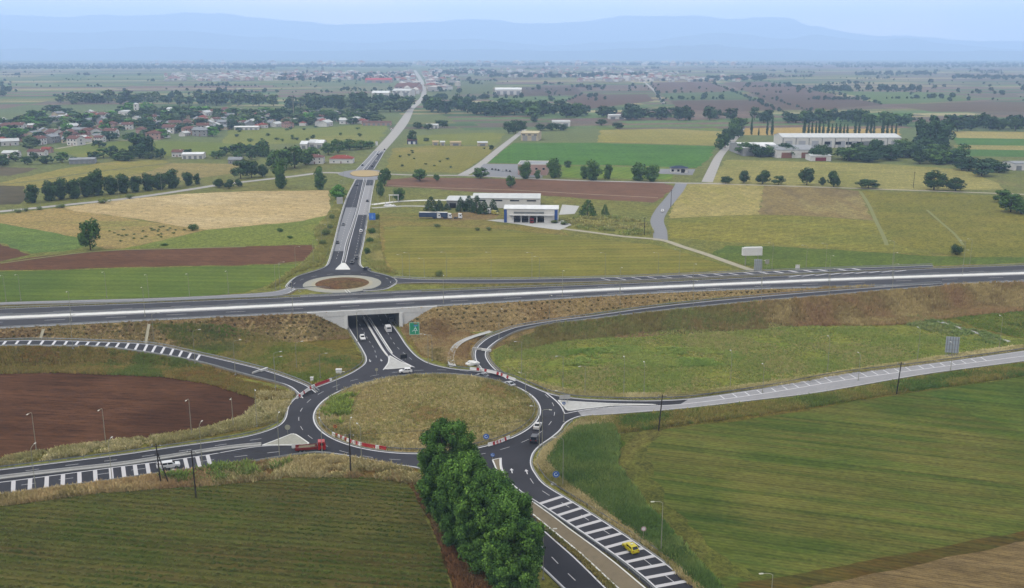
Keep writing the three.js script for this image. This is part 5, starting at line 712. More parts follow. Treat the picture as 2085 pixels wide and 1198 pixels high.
treeRow('broadleaf_tree', (o) => `${o} of three trees at the right edge below the factory wood`, [[2040, 412, 388, 34], [2058, 432, 392, 44], [2080, 436, 404, 36]], 'broad', 'mid', 'near');
treeRow('poplar_tree', (o) => `${o} slim poplar from the left behind the long factory hall`, [[1530, 275, 238, 9], [1545, 276, 260, 6], [1562, 276, 240, 8], [1572, 276, 236, 10], [1637, 277, 238, 12], [1646, 277, 248, 8], [1653, 277, 244, 8], [1661, 277, 247, 8], [1668, 277, 243, 9], [1676, 277, 248, 9], [1686, 277, 246, 9], [1694, 277, 250, 8], [1702, 277, 248, 9], [1710, 278, 244, 10], [1718, 278, 250, 8], [1725, 278, 250, 8], [1741, 278, 237, 9], [1749, 278, 240, 8], [1765, 278, 237, 9], [1773, 278, 235, 9], [1779, 278, 245, 7], [1797, 278, 238, 11], [1806, 278, 248, 8], [1815, 278, 252, 8], [1824, 278, 250, 8]], 'cypress', 'blue', 'mid');
// belts and woods: every tree stands by itself
function belt(name, mk, poly, n, yt, w, kind, pal, lod, seed, group, minGap = 6) {
  const r = rng(seed), got = []; const xs = poly.map((p) => p[0]), ys = poly.map((p) => p[1]); let guard = 0;
  while (got.length < n && guard++ < 6000) { const x = lerp(Math.min(...xs), Math.max(...xs), r()), y = lerp(Math.min(...ys), Math.max(...ys), r()); if (!inPoly(x, y, poly) || got.some((g) => Math.abs(g[0] - x) < minGap && Math.abs(g[1] - y) < 2.2)) continue; got.push([x, y]); }
  got.sort((a, b) => a[0] - b[0]).forEach(([x, y], i) => { const f = 0.75 + r() * 0.45, hp = yt * f; treePx(name, mk(ORD[i] || `number ${i + 1}`, i), x, y, y - hp, w * (0.75 + r() * 0.5), kind, Array.isArray(pal) ? pal[Math.floor(r() * pal.length)] : pal, lod, group); });
}
const same = (s) => () => s;
belt('hedge_tree', (o) => `${o} dark green tree in the hedge in front of the factory halls, from the left`, [[1478, 326], [1500, 318], [1560, 322], [1660, 326], [1780, 330], [1790, 326], [1700, 318], [1690, 316], [1640, 318], [1590, 312], [1500, 312]], 20, 24, 34, 'broad', ['deep', 'mid', 'blue'], 'mid', 21, 'trees of the hedge in front of the factory halls');
belt('woodland_tree', (o) => `${o} dense green tree in the wood right of the factory halls, from the left`, [[1700, 318], [1850, 300], [1950, 310], [1985, 330], [2040, 352], [2050, 372], [2010, 362], [1940, 342], [1850, 335], [1720, 330]], 40, 24, 40, 'broad', ['deep', 'mid', 'blue'], 'mid', 22, 'trees of the wood right of the factory halls');
treeRow('broadleaf_tree', () => 'tall tree standing in front of the long factory hall', [[1783, 322, 285, 34]], 'broad', 'blue', 'mid');
treeRow('broadleaf_tree', (o) => `${o} tree of the tall dark clump at the right end of the poplars`, [[1876, 296, 240, 36], [1900, 298, 236, 40], [1922, 298, 242, 36], [1892, 304, 250, 34], [1915, 306, 256, 30]], 'poplar', 'blue', 'mid');
belt('broadleaf_tree', (o) => `${o} green tree along the pale lane to the factory, from the left`, [[1460, 306], [1478, 280], [1495, 258], [1512, 256], [1508, 275], [1490, 296], [1474, 306]], 14, 22, 22, 'broad', ['mid', 'deep'], 'mid', 23, 'trees along the pale lane to the factory');
belt('broadleaf_tree', (o) => `${o} dark tree in the tall belt right of the main road, from the left`, [[862, 232], [900, 234], [1000, 238], [1120, 240], [1195, 240], [1195, 234], [1100, 230], [1000, 226], [900, 222], [868, 222]], 44, 27, 30, 'broad', ['deep', 'blue', 'deep', 'mid'], 'far', 24, 'trees of the tall belt right of the main road');
belt('hedge_tree', (o) => `${o} dark tree in the belt in front of the ploughed lands, from the left`, [[1210, 244], [1300, 246], [1480, 248], [1510, 250], [1505, 242], [1330, 238], [1215, 236]], 22, 24, 28, 'broad', ['deep', 'blue'], 'far', 25, 'trees of the belt in front of the ploughed lands');
belt('broadleaf_tree', (o) => `${o} tree in the belt behind the poplar row, from the left`, [[1520, 250], [1640, 252], [1860, 258], [1870, 252], [1700, 246], [1520, 244]], 30, 24, 24, 'broad', ['deep', 'blue', 'mid'], 'far', 26, 'trees of the belt behind the poplar row');
belt('broadleaf_tree', (o) => `${o} dark tree in the belt at the right edge, from the left`, [[1930, 268], [2085, 270], [2150, 272], [2150, 262], [1930, 258]], 18, 28, 30, 'broad', ['deep', 'blue'], 'far', 27, 'trees of the belt at the right edge');
belt('broadleaf_tree', (o) => `${o} tree in the long belt behind the village, from the left`, [[90, 213], [300, 213], [560, 218], [565, 210], [330, 207], [95, 207]], 40, 22, 24, 'broad', ['blue', 'grey', 'deep'], 'far', 28, 'trees of the long belt behind the village');
belt('broadleaf_tree', (o) => `${o} tree in the belt left of the main road behind the village, from the left`, [[570, 226], [700, 228], [840, 230], [840, 218], [700, 214], [570, 214]], 34, 25, 30, 'broad', ['deep', 'blue', 'grey'], 'far', 29, 'trees of the belt left of the main road');
belt('village_tree', same('leafy tree between the village houses'), [[-40, 250], [120, 226], [350, 224], [520, 232], [690, 236], [690, 252], [500, 262], [420, 285], [240, 300], [-40, 312]], 150, 18, 27, 'broad', ['deep', 'mid', 'grey', 'blue', 'bright'], 'far', 30, 'trees between the village houses', 5);
belt('village_tree', same('leafy tree between the houses at the right of the village'), [[480, 252], [470, 236], [560, 234], [780, 238], [775, 250], [620, 258]], 60, 17, 25, 'broad', ['deep', 'mid', 'grey', 'blue'], 'far', 38, 'trees between the houses at the right of the village', 5);
belt('broadleaf_tree', (o) => `${o} leafy tree beside the sheds below the village, from the left`, [[-40, 326], [130, 318], [300, 312], [430, 318], [520, 324], [560, 330], [430, 330], [280, 328], [150, 334], [-40, 340]], 26, 18, 24, 'broad', ['deep', 'mid', 'grey'], 'far', 31, 'trees beside the sheds below the village');
treeRow('broadleaf_tree', (o) => `${o} of the tall dark trees between the village and the lower sheds`, [[278, 318, 278, 34], [300, 318, 276, 34], [290, 322, 290, 30], [232, 318, 297, 22]], 'broad', 'blue', 'mid');
treeRow('conifer_tree', () => 'pointed fir in the village below the pasture', [[538, 320, 283, 18]], 'conifer', 'mid', 'mid');
belt('broadleaf_tree', (o) => `${o} tree in the row left of the pale sheds, from the left`, [[455, 318], [520, 318], [545, 322], [540, 312], [460, 310]], 9, 22, 26, 'broad', ['deep', 'mid'], 'far', 32, 'trees in the row left of the pale sheds');
belt('bush', (o) => `${o} bush scattered over the open pastures by the main road, from the left`, [[470, 262], [780, 255], [775, 275], [560, 292], [460, 290]], 22, 7, 9, 'bush', ['mid', 'deep'], 'far', 33, 'bushes on the open pastures by the main road');
belt('bush', (o) => `${o} bush dotted over the dry pasture right of the main road, from the left`, [[800, 305], [1000, 303], [935, 350], [790, 344]], 12, 5, 7, 'bush', ['deep'], 'far', 34, 'bushes on the dry pasture right of the main road');
belt('bush', (o) => `${o} low shrub on the tan pasture left of the straw field, from the left`, [[220, 470], [330, 462], [400, 470], [300, 492], [240, 496]], 26, 4, 7, 'bush', ['olive'], 'far', 35, 'shrubs on the tan pasture left of the straw field');
treeRow('broadleaf_tree', (o) => `${o} tree from the left near the stalls beside the main road`, [[840, 293, 265, 24], [868, 288, 280, 12], [1000, 306, 296, 12], [872, 264, 252, 20], [850, 262, 248, 22], [895, 256, 244, 20], [905, 260, 246, 20]], 'broad', 'deep', 'mid');
treeRow('broadleaf_tree', (o) => `${o} tree from the left around the beige building`, [[1036, 272, 248, 24], [1050, 272, 242, 26], [1062, 268, 244, 20], [1100, 266, 252, 26], [1122, 266, 250, 26], [1142, 266, 252, 26], [1088, 250, 234, 18], [1225, 256, 242, 24], [1258, 262, 250, 22]], 'broad', 'deep', 'mid');
// far trees and hedges, grown into one mass with distance
{
  const r = rng(505), g = treeProto('broad', 'blue', 1, 'far').g, M4 = [], K = [], m = new THREE.Matrix4(), Q = new THREE.Quaternion();
  const put = (x, z, s) => { Q.setFromAxisAngle(V(0, 1, 0), r() * 6.28); m.compose(V(x, 0, z), Q, V(s * (0.9 + r() * 0.8), s, s * (0.9 + r() * 0.8))); M4.push(m.clone()); K.push(new THREE.Color().setScalar(0.75 + r() * 0.5)); };
  const clear = (x, z) => { const [sx, sy] = project(x, 0, z); return Math.abs(sx - (sy > 200 ? 860 : sy > 170 ? 865 : 853)) > 14 + (200 - sy) * 0.02; };
  for (let i = 0; i < 120; i++) { const y = 128 + Math.pow(r(), 1.6) * 78, x = r() * 2400 - 150, a = G(x, y), b = G(x + (r() - 0.5) * 260, y + (r() - 0.5) * 2.5), n = Math.round(a.distanceTo(b) / 9); for (let k = 0; k < n; k++) { const p = a.clone().lerp(b, (k + r()) / n); if (fbm(p.x / 160, p.z / 160, 9, 2) > 0.38 && clear(p.x, p.z)) put(p.x + (r() - 0.5) * 12, p.z + (r() - 0.5) * 12, 4 + r() * r() * 14); } }
  for (let i = 0; i < 1100; i++) { const y = 127 + Math.pow(r(), 1.4) * 80, p = G(r() * 2500 - 200, y); if (clear(p.x, p.z) && fbm(p.x / 400, p.z / 400, 19, 3) > 0.46) put(p.x, p.z, 3 + r() * r() * 14); }
  for (const [x0, y0, x1, y1, n] of [[1322, 166, 1352, 214, 26], [1440, 166, 1500, 190, 22], [1500, 190, 1592, 230, 26], [1560, 165, 1700, 193, 30], [1700, 193, 1800, 214, 16], [1345, 190, 1500, 188, 8], [1690, 186, 1900, 188, 14], [1530, 190, 1660, 230, 18], [1185, 193, 1150, 208, 12]]) for (let i = 0; i < n; i++) { const t = (i + r()) / n, p = G(lerp(x0, x1, t), lerp(y0, y1, t)); put(p.x + (r() - 0.5) * 8, p.z + (r() - 0.5) * 8, 3.5 + r() * r() * 9); }
  for (const [x0, x1, y, th, n] of [[-60, 1000, 134, 3, 900], [1000, 2150, 131, 3, 700], [-60, 560, 139, 2.5, 500], [560, 830, 136, 1.5, 160], [900, 1500, 131, 2, 380], [1700, 2150, 135, 3, 380], [1000, 1320, 156, 3, 150], [1660, 1880, 185, 1.6, 40], [1440, 1560, 163, 2, 60], [1740, 1900, 152, 1.5, 70], [1940, 2100, 160, 2, 60], [560, 840, 160, 6, 120], [880, 1010, 150, 5, 90]]) for (let i = 0; i < n; i++) { const p = G(lerp(x0, x1, r()), y + (r() - 0.5) * th * 2); if (clear(p.x, p.z)) put(p.x, p.z, 10 + r() * 9); }
  const im = new THREE.InstancedMesh(g, leafMat, M4.length); M4.forEach((a, i) => { im.setMatrixAt(i, a); im.setColorAt(i, K[i]); }); im.name = 'distant_trees'; tag(im, 'far hedges and woods scattered over the hazy plain', 'trees', null, 'stuff'); scene.add(shade(im));
}

// ---------- buildings ----------
const WALL = { white: mat('#f2f0ea', { map: clone(tConcrete, 0.1) }), cream: mat('#d8c9a8', { map: clone(tConcrete, 0.1) }), pink: mat('#c9a79a', { map: clone(tConcrete, 0.1) }), grey: mat('#a9aaa8', { map: clone(tConcrete, 0.1) }), brick: mat('#9a6a58', { map: clone(tConcrete, 0.1) }), blue: mat('#3f62a8', { roughness: 0.6 }), navy: mat('#3d5070', { roughness: 0.6 }) };
const ROOF = { red: mat('#9c4a3a', { map: clone(tRoof, 0.2) }), brown: mat('#7a5248', { map: clone(tRoof, 0.2) }), pale: mat('#d6d9d8', { map: clone(tRoof, 0.1), roughness: 0.6 }), grey: mat('#8f9498', { map: clone(tRoof, 0.1), roughness: 0.6 }), white: mat('#f0f2f2', { map: clone(tRoof, 0.1), roughness: 0.6 }), dark: mat('#4a5058', { map: clone(tRoof, 0.1) }) };
const pane = M.glass, frameM = M.white;
// walls with a gable: w along x, d along z, eaves at h, ridge at h + p
function gableWalls(w, h, d, p, along = 'x') { const s = new THREE.Shape(), a = along === 'x' ? d : w; s.moveTo(-a / 2, 0); s.lineTo(a / 2, 0); s.lineTo(a / 2, h); s.lineTo(0, h + p); s.lineTo(-a / 2, h); s.closePath(); const g = new THREE.ExtrudeGeometry(s, { depth: along === 'x' ? w : d, bevelEnabled: false }); g.translate(0, 0, -(along === 'x' ? w : d) / 2); if (along === 'x') g.rotateY(Math.PI / 2); return g; }
function gableRoof(w, h, d, p, o = 0.5, along = 'x', th = 0.2) { const a = (along === 'x' ? d : w) / 2, L = (along === 'x' ? w : d) + o * 2, s = new THREE.Shape(), k = p / a, e = a + o; s.moveTo(-e, h - k * o + 0.02); s.lineTo(0, h + p + 0.02); s.lineTo(e, h - k * o + 0.02); s.lineTo(e, h - k * o + 0.02 + th); s.lineTo(0, h + p + 0.02 + th); s.lineTo(-e, h - k * o + 0.02 + th); s.closePath(); const g = new THREE.ExtrudeGeometry(s, { depth: L, bevelEnabled: false }); g.translate(0, 0, -L / 2); if (along === 'x') g.rotateY(Math.PI / 2); return g; }
function hipRoof(w, h, d, p, o = 0.5) { const X = w / 2 + o, Z = d / 2 + o, r = Math.max(0.3, (w - d) / 2), y0 = h, y1 = h + p, v = [[-X, y0, Z], [X, y0, Z], [X, y0, -Z], [-X, y0, -Z], [-r, y1, 0], [r, y1, 0]], f = [[0, 1, 5], [0, 5, 4], [1, 2, 5], [2, 3, 4], [2, 4, 5], [3, 0, 4], [0, 3, 2], [0, 2, 1]], pos = [], uv = []; for (const t of f) for (const i of t) { pos.push(...v[i]); uv.push(v[i][0], v[i][2]); } return geo(pos, null, uv); }
function windowOn(parent, x, y, z, w, h, ry = 0, m = pane) { const f = part('window', box(w + 0.2, h + 0.2, 0.1), frameM, parent); f.position.set(x, y, z); f.rotation.y = ry; const g = part('pane', box(w, h, 0.06, 0, 0, 0.04), m, f); return g; }
function house(label, p, turn, o, group) {
  const { w = 10, d = 8, h = 4, pitch = 2, wall = WALL.white, roof = ROOF.red, hip = false } = o, t = thing('house', label, 'house', p, turn, group);
  part('wall', hip ? box(w, h, d, 0, h / 2, 0) : gableWalls(w, h, d, pitch), wall, t);
  const rf = part('roof', hip ? hipRoof(w, h, d, pitch) : gableRoof(w, h, d, pitch), roof, t); part('chimney', box(0.7, 1.6, 0.7, w * 0.22, h + pitch * 0.75, d * 0.12), wall, rf);
  const fl = h > 5 ? 2 : 1; for (let f = 0; f < fl; f++) for (const x of [-0.3, 0, 0.3]) if (!(f === 0 && x === 0)) windowOn(t, x * w, f * 2.9 + 1.7, d / 2 + 0.04, 1.2, 1.3);
  const dr = part('door', box(1, 2.1, 0.12, 0, 1.05, d / 2 + 0.05), WALL.brick, t); for (let f = 0; f < fl; f++) windowOn(t, w / 2 + 0.04, f * 2.9 + 1.7, 0, 1.2, 1.3, Math.PI / 2);
  return t;
}
function shed(name, label, cat, p, turn, o) {                          // long hall with a shallow gable roof along x
  const { w, d, h, pitch = 1.2, wall = WALL.white, roof = ROOF.pale, doors = 3, win = 0, stripe } = o, t = thing(name, label, cat, p, turn);
  part('wall', gableWalls(w, h, d, pitch), wall, t); part('roof', gableRoof(w, h, d, pitch, 0.4), roof, t);
  for (let i = 0; i < doors; i++) part('door', box(w / (doors * 1.9), h * 0.68, 0.14, w * ((i + 0.5) / doors - 0.5), h * 0.34, d / 2 + 0.05), o.door || M.steel, t);
  for (let i = 0; i < win; i++) windowOn(t, w * ((i + 0.5) / win - 0.5), h * 0.78, d / 2 + 0.04, w / win * 0.55, h * 0.14);
  if (stripe) part('stripe', box(w + 0.1, h * 0.08, 0.1, 0, h * 0.92, d / 2 + 0.06), stripe, t);
  return t;
}
const span = (x0, x1, y) => G(x0, y).distanceTo(G(x1, y)), mid = (x0, x1, y) => G((x0 + x1) / 2, y), back = (p, d) => p.clone().add(V(0, 0, -d / 2));

// the depot: bay building with blue corners, long hall behind
{
  const p = mid(1026, 1140, 454), w = span(1030, 1140, 454), d = 16, t = thing('depot_building', 'white depot building with blue corners and open vehicle bays', 'depot', back(p, d), -0.06), h = 8.4;
  const bx0 = -w / 2 + w * 0.17, bw = w * 0.58;
  part('wall', mergeGeometries([box(w * 0.17, h, d, -w / 2 + w * 0.085, h / 2, 0), box(w * 0.25, h, d, w / 2 - w * 0.125, h / 2, 0), box(bw, h, 1.2, bx0 + bw / 2, h / 2, -d / 2 + 0.6), box(bw, h - 4.6, d - 1.4, bx0 + bw / 2, 4.6 + (h - 4.6) / 2, 0.5)]), WALL.white, t);
  part('roof', gableRoof(w, h, d, 1.0, 0.3), ROOF.white, t);
  part('canopy', box(w * 0.82, 0.6, 1.6, 0.4, 4.9, d / 2 + 0.8), M.white, t); part('window_band', box(bw * 0.96, 1.1, 0.12, bx0 + bw / 2, 6.2, d / 2 - 0.1), M.steel, t);
  for (let i = 0; i <= 4; i++) part('pillar', box(0.6, 4.6, 0.6, bx0 + bw * i / 4, 2.3, d / 2 - 0.2), M.white, t);
  part('blue_corner', box(w * 0.055, h - 0.3, 0.3, w / 2 - w * 0.04, (h - 0.3) / 2, d / 2 + 0.1), WALL.blue, t); part('blue_corner', box(0.3, h - 0.3, d * 0.6, -w / 2 - 0.1, (h - 0.3) / 2, 1), WALL.blue, t); part('blue_corner', box(w * 0.05, h - 0.3, 0.3, -w / 2 + w * 0.025, (h - 0.3) / 2, d / 2 + 0.1), WALL.blue, t);
  part('bay_floor', box(bw, 0.06, d - 1.6, bx0 + bw / 2, 0.16, 0), M.concreteGrey, t);
}
{
  const w = span(958, 1095, 424), p = mid(965, 1100, 424); shed('storage_hall', 'long pale grey hall behind the depot building', 'hall', back(p, 24), -0.05, { w, d: 24, h: 6.5, pitch: 1.6, wall: WALL.white, roof: ROOF.pale, doors: 0, win: 4 });
  const w2 = span(912, 962, 424), p2 = mid(912, 960, 424); shed('storage_hall', 'lower grey annex at the left end of the long depot hall', 'hall', back(p2, 22), -0.05, { w: w2, d: 22, h: 5, pitch: 1.0, wall: WALL.grey, roof: ROOF.pale, doors: 2, door: M.dark });
}
// pink building with the car park
{
  const w = span(1058, 1117, 357), p = mid(1058, 1116, 357), t = thing('flat_roofed_building', 'pink flat roofed building beside the car park', 'building', back(p, 26), -0.1);
  part('wall', box(w, 9, 26, 0, 4.5, 0), WALL.pink, t); part('roof', box(w - 1.2, 0.3, 24.8, 0, 8.9, 0), ROOF.grey, t); part('parapet', mergeGeometries([box(w + 0.1, 0.8, 0.4, 0, 9.3, 12.9), box(w + 0.1, 0.8, 0.4, 0, 9.3, -12.9), box(0.4, 0.8, 25.4, w / 2 - 0.15, 9.3, 0), box(0.4, 0.8, 25.4, -w / 2 + 0.15, 9.3, 0)]), WALL.white, t);
  for (let i = 0; i < 4; i++) windowOn(t, w * (i / 4 - 0.36), 5.5, 13.05, 2, 1.6); part('entrance', box(4, 3, 1.2, w * 0.2, 1.5, 13.4), WALL.white, t);
}
{
  const t = shed('beige_building', 'beige building beside the pale lane', 'building', back(mid(1064, 1100, 287), 30), -0.15, { w: span(1064, 1100, 287), d: 30, h: 9, pitch: 1.5, wall: WALL.cream, roof: mat('#d5c9a4', { map: clone(tRoof, 0.1) }), doors: 2, door: WALL.grey, win: 3 });
}
// kiosk with a dark roof
{
  const p = mid(1366, 1402, 352), w = span(1368, 1402, 352), t = thing('kiosk_building', 'small white filling station building with a dark blue roof', 'kiosk', back(p, 9), -0.05);
  part('wall', box(w, 4, 9, 0, 2, 0), WALL.white, t); part('roof', hipRoof(w, 4, 9, 1.8, 1), mat('#35425c'), t); for (let i = 0; i < 3; i++) windowOn(t, w * (i / 3 - 0.4), 2, 4.55, 2, 1.8); part('door', box(3, 3.2, 0.2, w * 0.2, 1.6, 4.55), M.dark, t);
}
// factory halls
const longHall = shed('factory_hall', 'long white factory hall in front of the poplars', 'factory', back(mid(1594, 1834, 301), 40), -0.02, { w: span(1594, 1834, 301), d: 40, h: 11, pitch: 3, wall: WALL.white, roof: ROOF.pale, doors: 9, win: 0, door: mat('#c2c6ce') });
{ const w = span(1594, 1834, 301); for (const t of [-0.12, -0.03, 0.06, 0.15]) windowOn(longHall, w * t, 5, 20.2, w * 0.05, 3.2); for (let i = 0; i < 10; i++) part('pillar', box(0.8, 10.5, 0.4, w * (i / 9 - 0.5) * 0.99, 5.25, 20.2), M.steel, longHall); part('grey_bay', box(w * 0.16, 6, 0.2, w * 0.25, 4, 20.12), M.steel, longHall); }  // wide bay is one flat grey steel sheet on the front wall
shed('factory_hall', 'pale low hall at the left of the factory', 'factory', back(mid(1512, 1588, 318), 60), 0.02, { w: span(1512, 1588, 318), d: 60, h: 8, pitch: 3, wall: WALL.grey, roof: ROOF.white, doors: 3 });
shed('factory_hall', 'grey roofed hall in the middle of the factory', 'factory', back(mid(1580, 1662, 322), 55), 0.02, { w: span(1582, 1664, 322), d: 55, h: 8, pitch: 2.4, wall: WALL.white, roof: ROOF.grey, doors: 2, door: WALL.brick });
shed('factory_annex', 'low building with a red door in front of the factory', 'factory', back(mid(1652, 1690, 328), 16), 0.02, { w: span(1650, 1692, 328), d: 16, h: 5, pitch: 1, wall: WALL.white, roof: ROOF.pale, doors: 1, door: mat('#8a2f3a') });
shed('farm_shed', 'pale shed half hidden at the right edge', 'shed', back(mid(2066, 2100, 347), 18), 0.1, { w: span(2062, 2105, 347), d: 18, h: 6, wall: WALL.white, roof: ROOF.grey, doors: 2 });
shed('farm_shed', 'small white shed in front of the tree belt at centre right', 'shed', back(mid(1242, 1272, 243), 20), 0, { w: span(1240, 1275, 243), d: 20, h: 6, roof: ROOF.pale, doors: 2 });
shed('farm_shed', 'pale shed among the trees behind the beige building', 'shed', back(mid(1126, 1160, 258), 24), 0, { w: span(1124, 1160, 258), d: 24, h: 7, roof: ROOF.pale, doors: 2 });
shed('warehouse', 'white warehouse far off right of the main road', 'warehouse', back(mid(1008, 1062, 193), 40), 0, { w: span(1008, 1062, 193), d: 40, h: 13, pitch: 4, roof: ROOF.white, doors: 4 });
shed('warehouse', 'white warehouse left of the main road before the town', 'warehouse', back(mid(757, 792, 200), 40), 0, { w: span(757, 792, 200), d: 40, h: 12, pitch: 4, roof: ROOF.white, doors: 3 });
shed('farm_shed', 'low white building right of the main road behind the trees', 'shed', back(mid(868, 892, 262), 10), 0, { w: span(868, 892, 262), d: 10, h: 5, roof: ROOF.pale, doors: 3 });
shed('row_building', 'low pink row of shops left of the main road', 'building', back(mid(748, 784, 256), 12), 0, { w: span(725, 784, 256), d: 12, h: 5, wall: WALL.pink, roof: ROOF.brown, doors: 6 });
// stalls beside the main road
shed('market_stall', 'dark stall with a blue front beside the main road', 'stall', back(mid(829, 848, 294), 9), 0, { w: span(829, 848, 294), d: 9, h: 4.5, wall: WALL.navy, roof: ROOF.brown, doors: 2, door: M.white });
['first', 'second', 'third', 'fourth'].forEach((o, i) => { const x = [[880, 892], [896, 905], [916, 938], [972, 992]][i]; shed('market_stall', `${o} pale shed from the left in the row along the dry pasture`, 'stall', back(mid(x[0], x[1], 296 + i * 0.5), 9), 0.1, { w: span(x[0], x[1], 296), d: 9, h: 3.6, wall: WALL.cream, roof: i % 2 ? ROOF.pale : mat('#c9b48a'), doors: 1 }); });
// sheds and houses below the village
const hs = (label, x, y, wpx, o, turn = 0) => house(label, back(G(x, y), o.d || 8), turn, { ...o, w: wpx * perPx(G(x, y)) });
hs('white house with a wide red roof left of the main road', 694, 333, 46, { d: 12, h: 4.5, pitch: 3, roof: ROOF.red, hip: true });
hs('two storey house with a brown roof beside the red roofed house', 640, 334, 34, { d: 11, h: 6.2, pitch: 2.4, roof: ROOF.brown, hip: true });
shed('farm_shed', 'first of three pale sheds in a row left of the tall clump', 'shed', back(mid(612, 624, 303), 20), 0, { w: span(612, 626, 303), d: 20, h: 5, pitch: 2.5, roof: ROOF.white, doors: 1 });
shed('farm_shed', 'second of three pale sheds in a row left of the tall clump', 'shed', back(mid(628, 642, 302), 24), 0, { w: span(627, 641, 302), d: 24, h: 6, pitch: 2.5, roof: ROOF.pale, doors: 1 });
shed('farm_shed', 'third of three pale sheds in a row left of the tall clump', 'shed', back(mid(642, 658, 303), 24), 0, { w: span(642, 658, 303), d: 24, h: 6, pitch: 2.5, roof: ROOF.white, doors: 1 });
shed('farm_shed', 'long white shed below the village behind the tan field', 'shed', back(mid(366, 412, 324), 18), 0.15, { w: span(368, 410, 324), d: 18, h: 4.5, roof: ROOF.white, doors: 4 });
hs('white house beside the long white shed below the village', 360, 320, 20, { d: 10, h: 5, roof: ROOF.brown });
shed('farm_shed', 'long grey shed with a pale roof at the lower left of the village', 'shed', back(mid(137, 188, 334), 14), 0.25, { w: span(137, 186, 334), d: 14, h: 4, wall: WALL.grey, roof: ROOF.grey, doors: 5 });
hs('white house at the left edge below the village', 18, 322, 26, { d: 11, h: 5, roof: ROOF.pale });
hs('pale house right of the white house at the left edge', 72, 318, 30, { d: 10, h: 4.5, roof: ROOF.brown });
hs('small pink house in the hollow by the long grey shed', 92, 312, 16, { d: 9, h: 4, wall: WALL.pink, roof: ROOF.red });
shed('farm_shed', 'long white wall and sheds at the edge of the pasture', 'shed', back(mid(476, 525, 265), 10), 0.1, { w: span(476, 524, 265), d: 10, h: 4, roof: ROOF.white, doors: 5 });
hs('small house with a pale roof right of the fir', 478, 334, 26, { d: 9, h: 4, roof: ROOF.grey, wall: WALL.grey });
// the village
{
  const c = thing('tower', 'white church-like tower standing over the village roofs', 'tower', G(279, 240)); part('shaft', box(6.5, 22, 6.5, 0, 11, 0), WALL.white, c); part('cap', hipRoof(6.5, 22, 6.5, 2, 0.4), ROOF.pale, c); for (let i = 0; i < 4; i++) windowOn(c, 0, 4 + i * 5, 3.3, 1.6, 2.2);
  hs('large white building with a pale roof left of the village tower', 255, 237, 26, { d: 14, h: 8, roof: ROOF.pale, hip: true });
  hs('large house with a brown roof right of the village tower', 300, 240, 30, { d: 13, h: 7, wall: WALL.cream, roof: ROOF.brown });
  hs('house with a bright red roof in the middle of the village', 214, 258, 22, { d: 12, h: 5, pitch: 3, roof: mat('#b03030'), wall: WALL.brick });
  hs('tall pink house with balconies in the village', 355, 262, 22, { d: 11, h: 9, wall: WALL.pink, roof: ROOF.brown });
  hs('wide brown roofed building at the right of the village', 620, 250, 34, { d: 16, h: 8, wall: WALL.brick, roof: ROOF.brown, hip: true });
  hs('house with an orange roof near the back of the village', 188, 240, 22, { d: 11, h: 5, roof: mat('#a85a3c'), wall: WALL.cream });
  hs('pink house at the left of the village', 52, 264, 26, { d: 12, h: 6, wall: WALL.pink, roof: ROOF.pale });
  hs('white house with a red roof at the lower left of the village', 92, 282, 26, { d: 11, h: 5, roof: ROOF.red });
  const r = rng(61), kinds = [[WALL.white, ROOF.red, 'white village house with a red roof'], [WALL.white, ROOF.brown, 'white village house with a brown roof'], [WALL.cream, ROOF.grey, 'cream village house with a grey roof'], [WALL.pink, ROOF.brown, 'pinkish village house with a brown roof'], [WALL.white, ROOF.pale, 'white village house with a pale roof'], [WALL.grey, ROOF.grey, 'grey village house with a grey roof']];
  const spots = []; let guard = 0; const area = [[-30, 296], [-30, 256], [110, 234], [300, 226], [470, 230], [560, 234], [780, 238], [770, 250], [690, 256], [560, 262], [440, 270], [400, 284], [250, 286], [140, 298]];
  while (spots.length < 178 && guard++ < 9000) { const x = spots.length > 120 ? 400 + r() * 375 : -30 + r() * 740, y = 226 + r() * 72; if (!inPoly(x, y, area) || spots.some((s) => Math.abs(s[0] - x) < 10 && Math.abs(s[1] - y) < 2.6)) continue; spots.push([x, y]); }
  spots.sort((a, b) => a[0] - b[0]); const first = {}, cnt = {};
  spots.forEach(([x, y]) => { const k = Math.floor(r() * 6), [wl, rf, lb] = kinds[k], p = G(x, y), s = 0.9 + r() * 0.5; cnt[k] = (cnt[k] || 0) + 1;
    const label = `${lb}, ${ORD[cnt[k] - 1] || 'last'} of its colours from the left`;
    if (!first[k]) { first[k] = house(label, p, (r() - 0.5) * 0.9, { w: 11 + k, d: 9, h: k % 2 ? 6 : 4.2, pitch: 2.2, wall: wl, roof: rf, hip: k % 3 === 0 }, 'village houses'); first[k].scale.setScalar(s); } else copy(first[k], 'house', label, p, (r() - 0.5) * 1.2 + (r() < 0.5 ? Math.PI / 2 : 0), V(s, s, s)); });
}
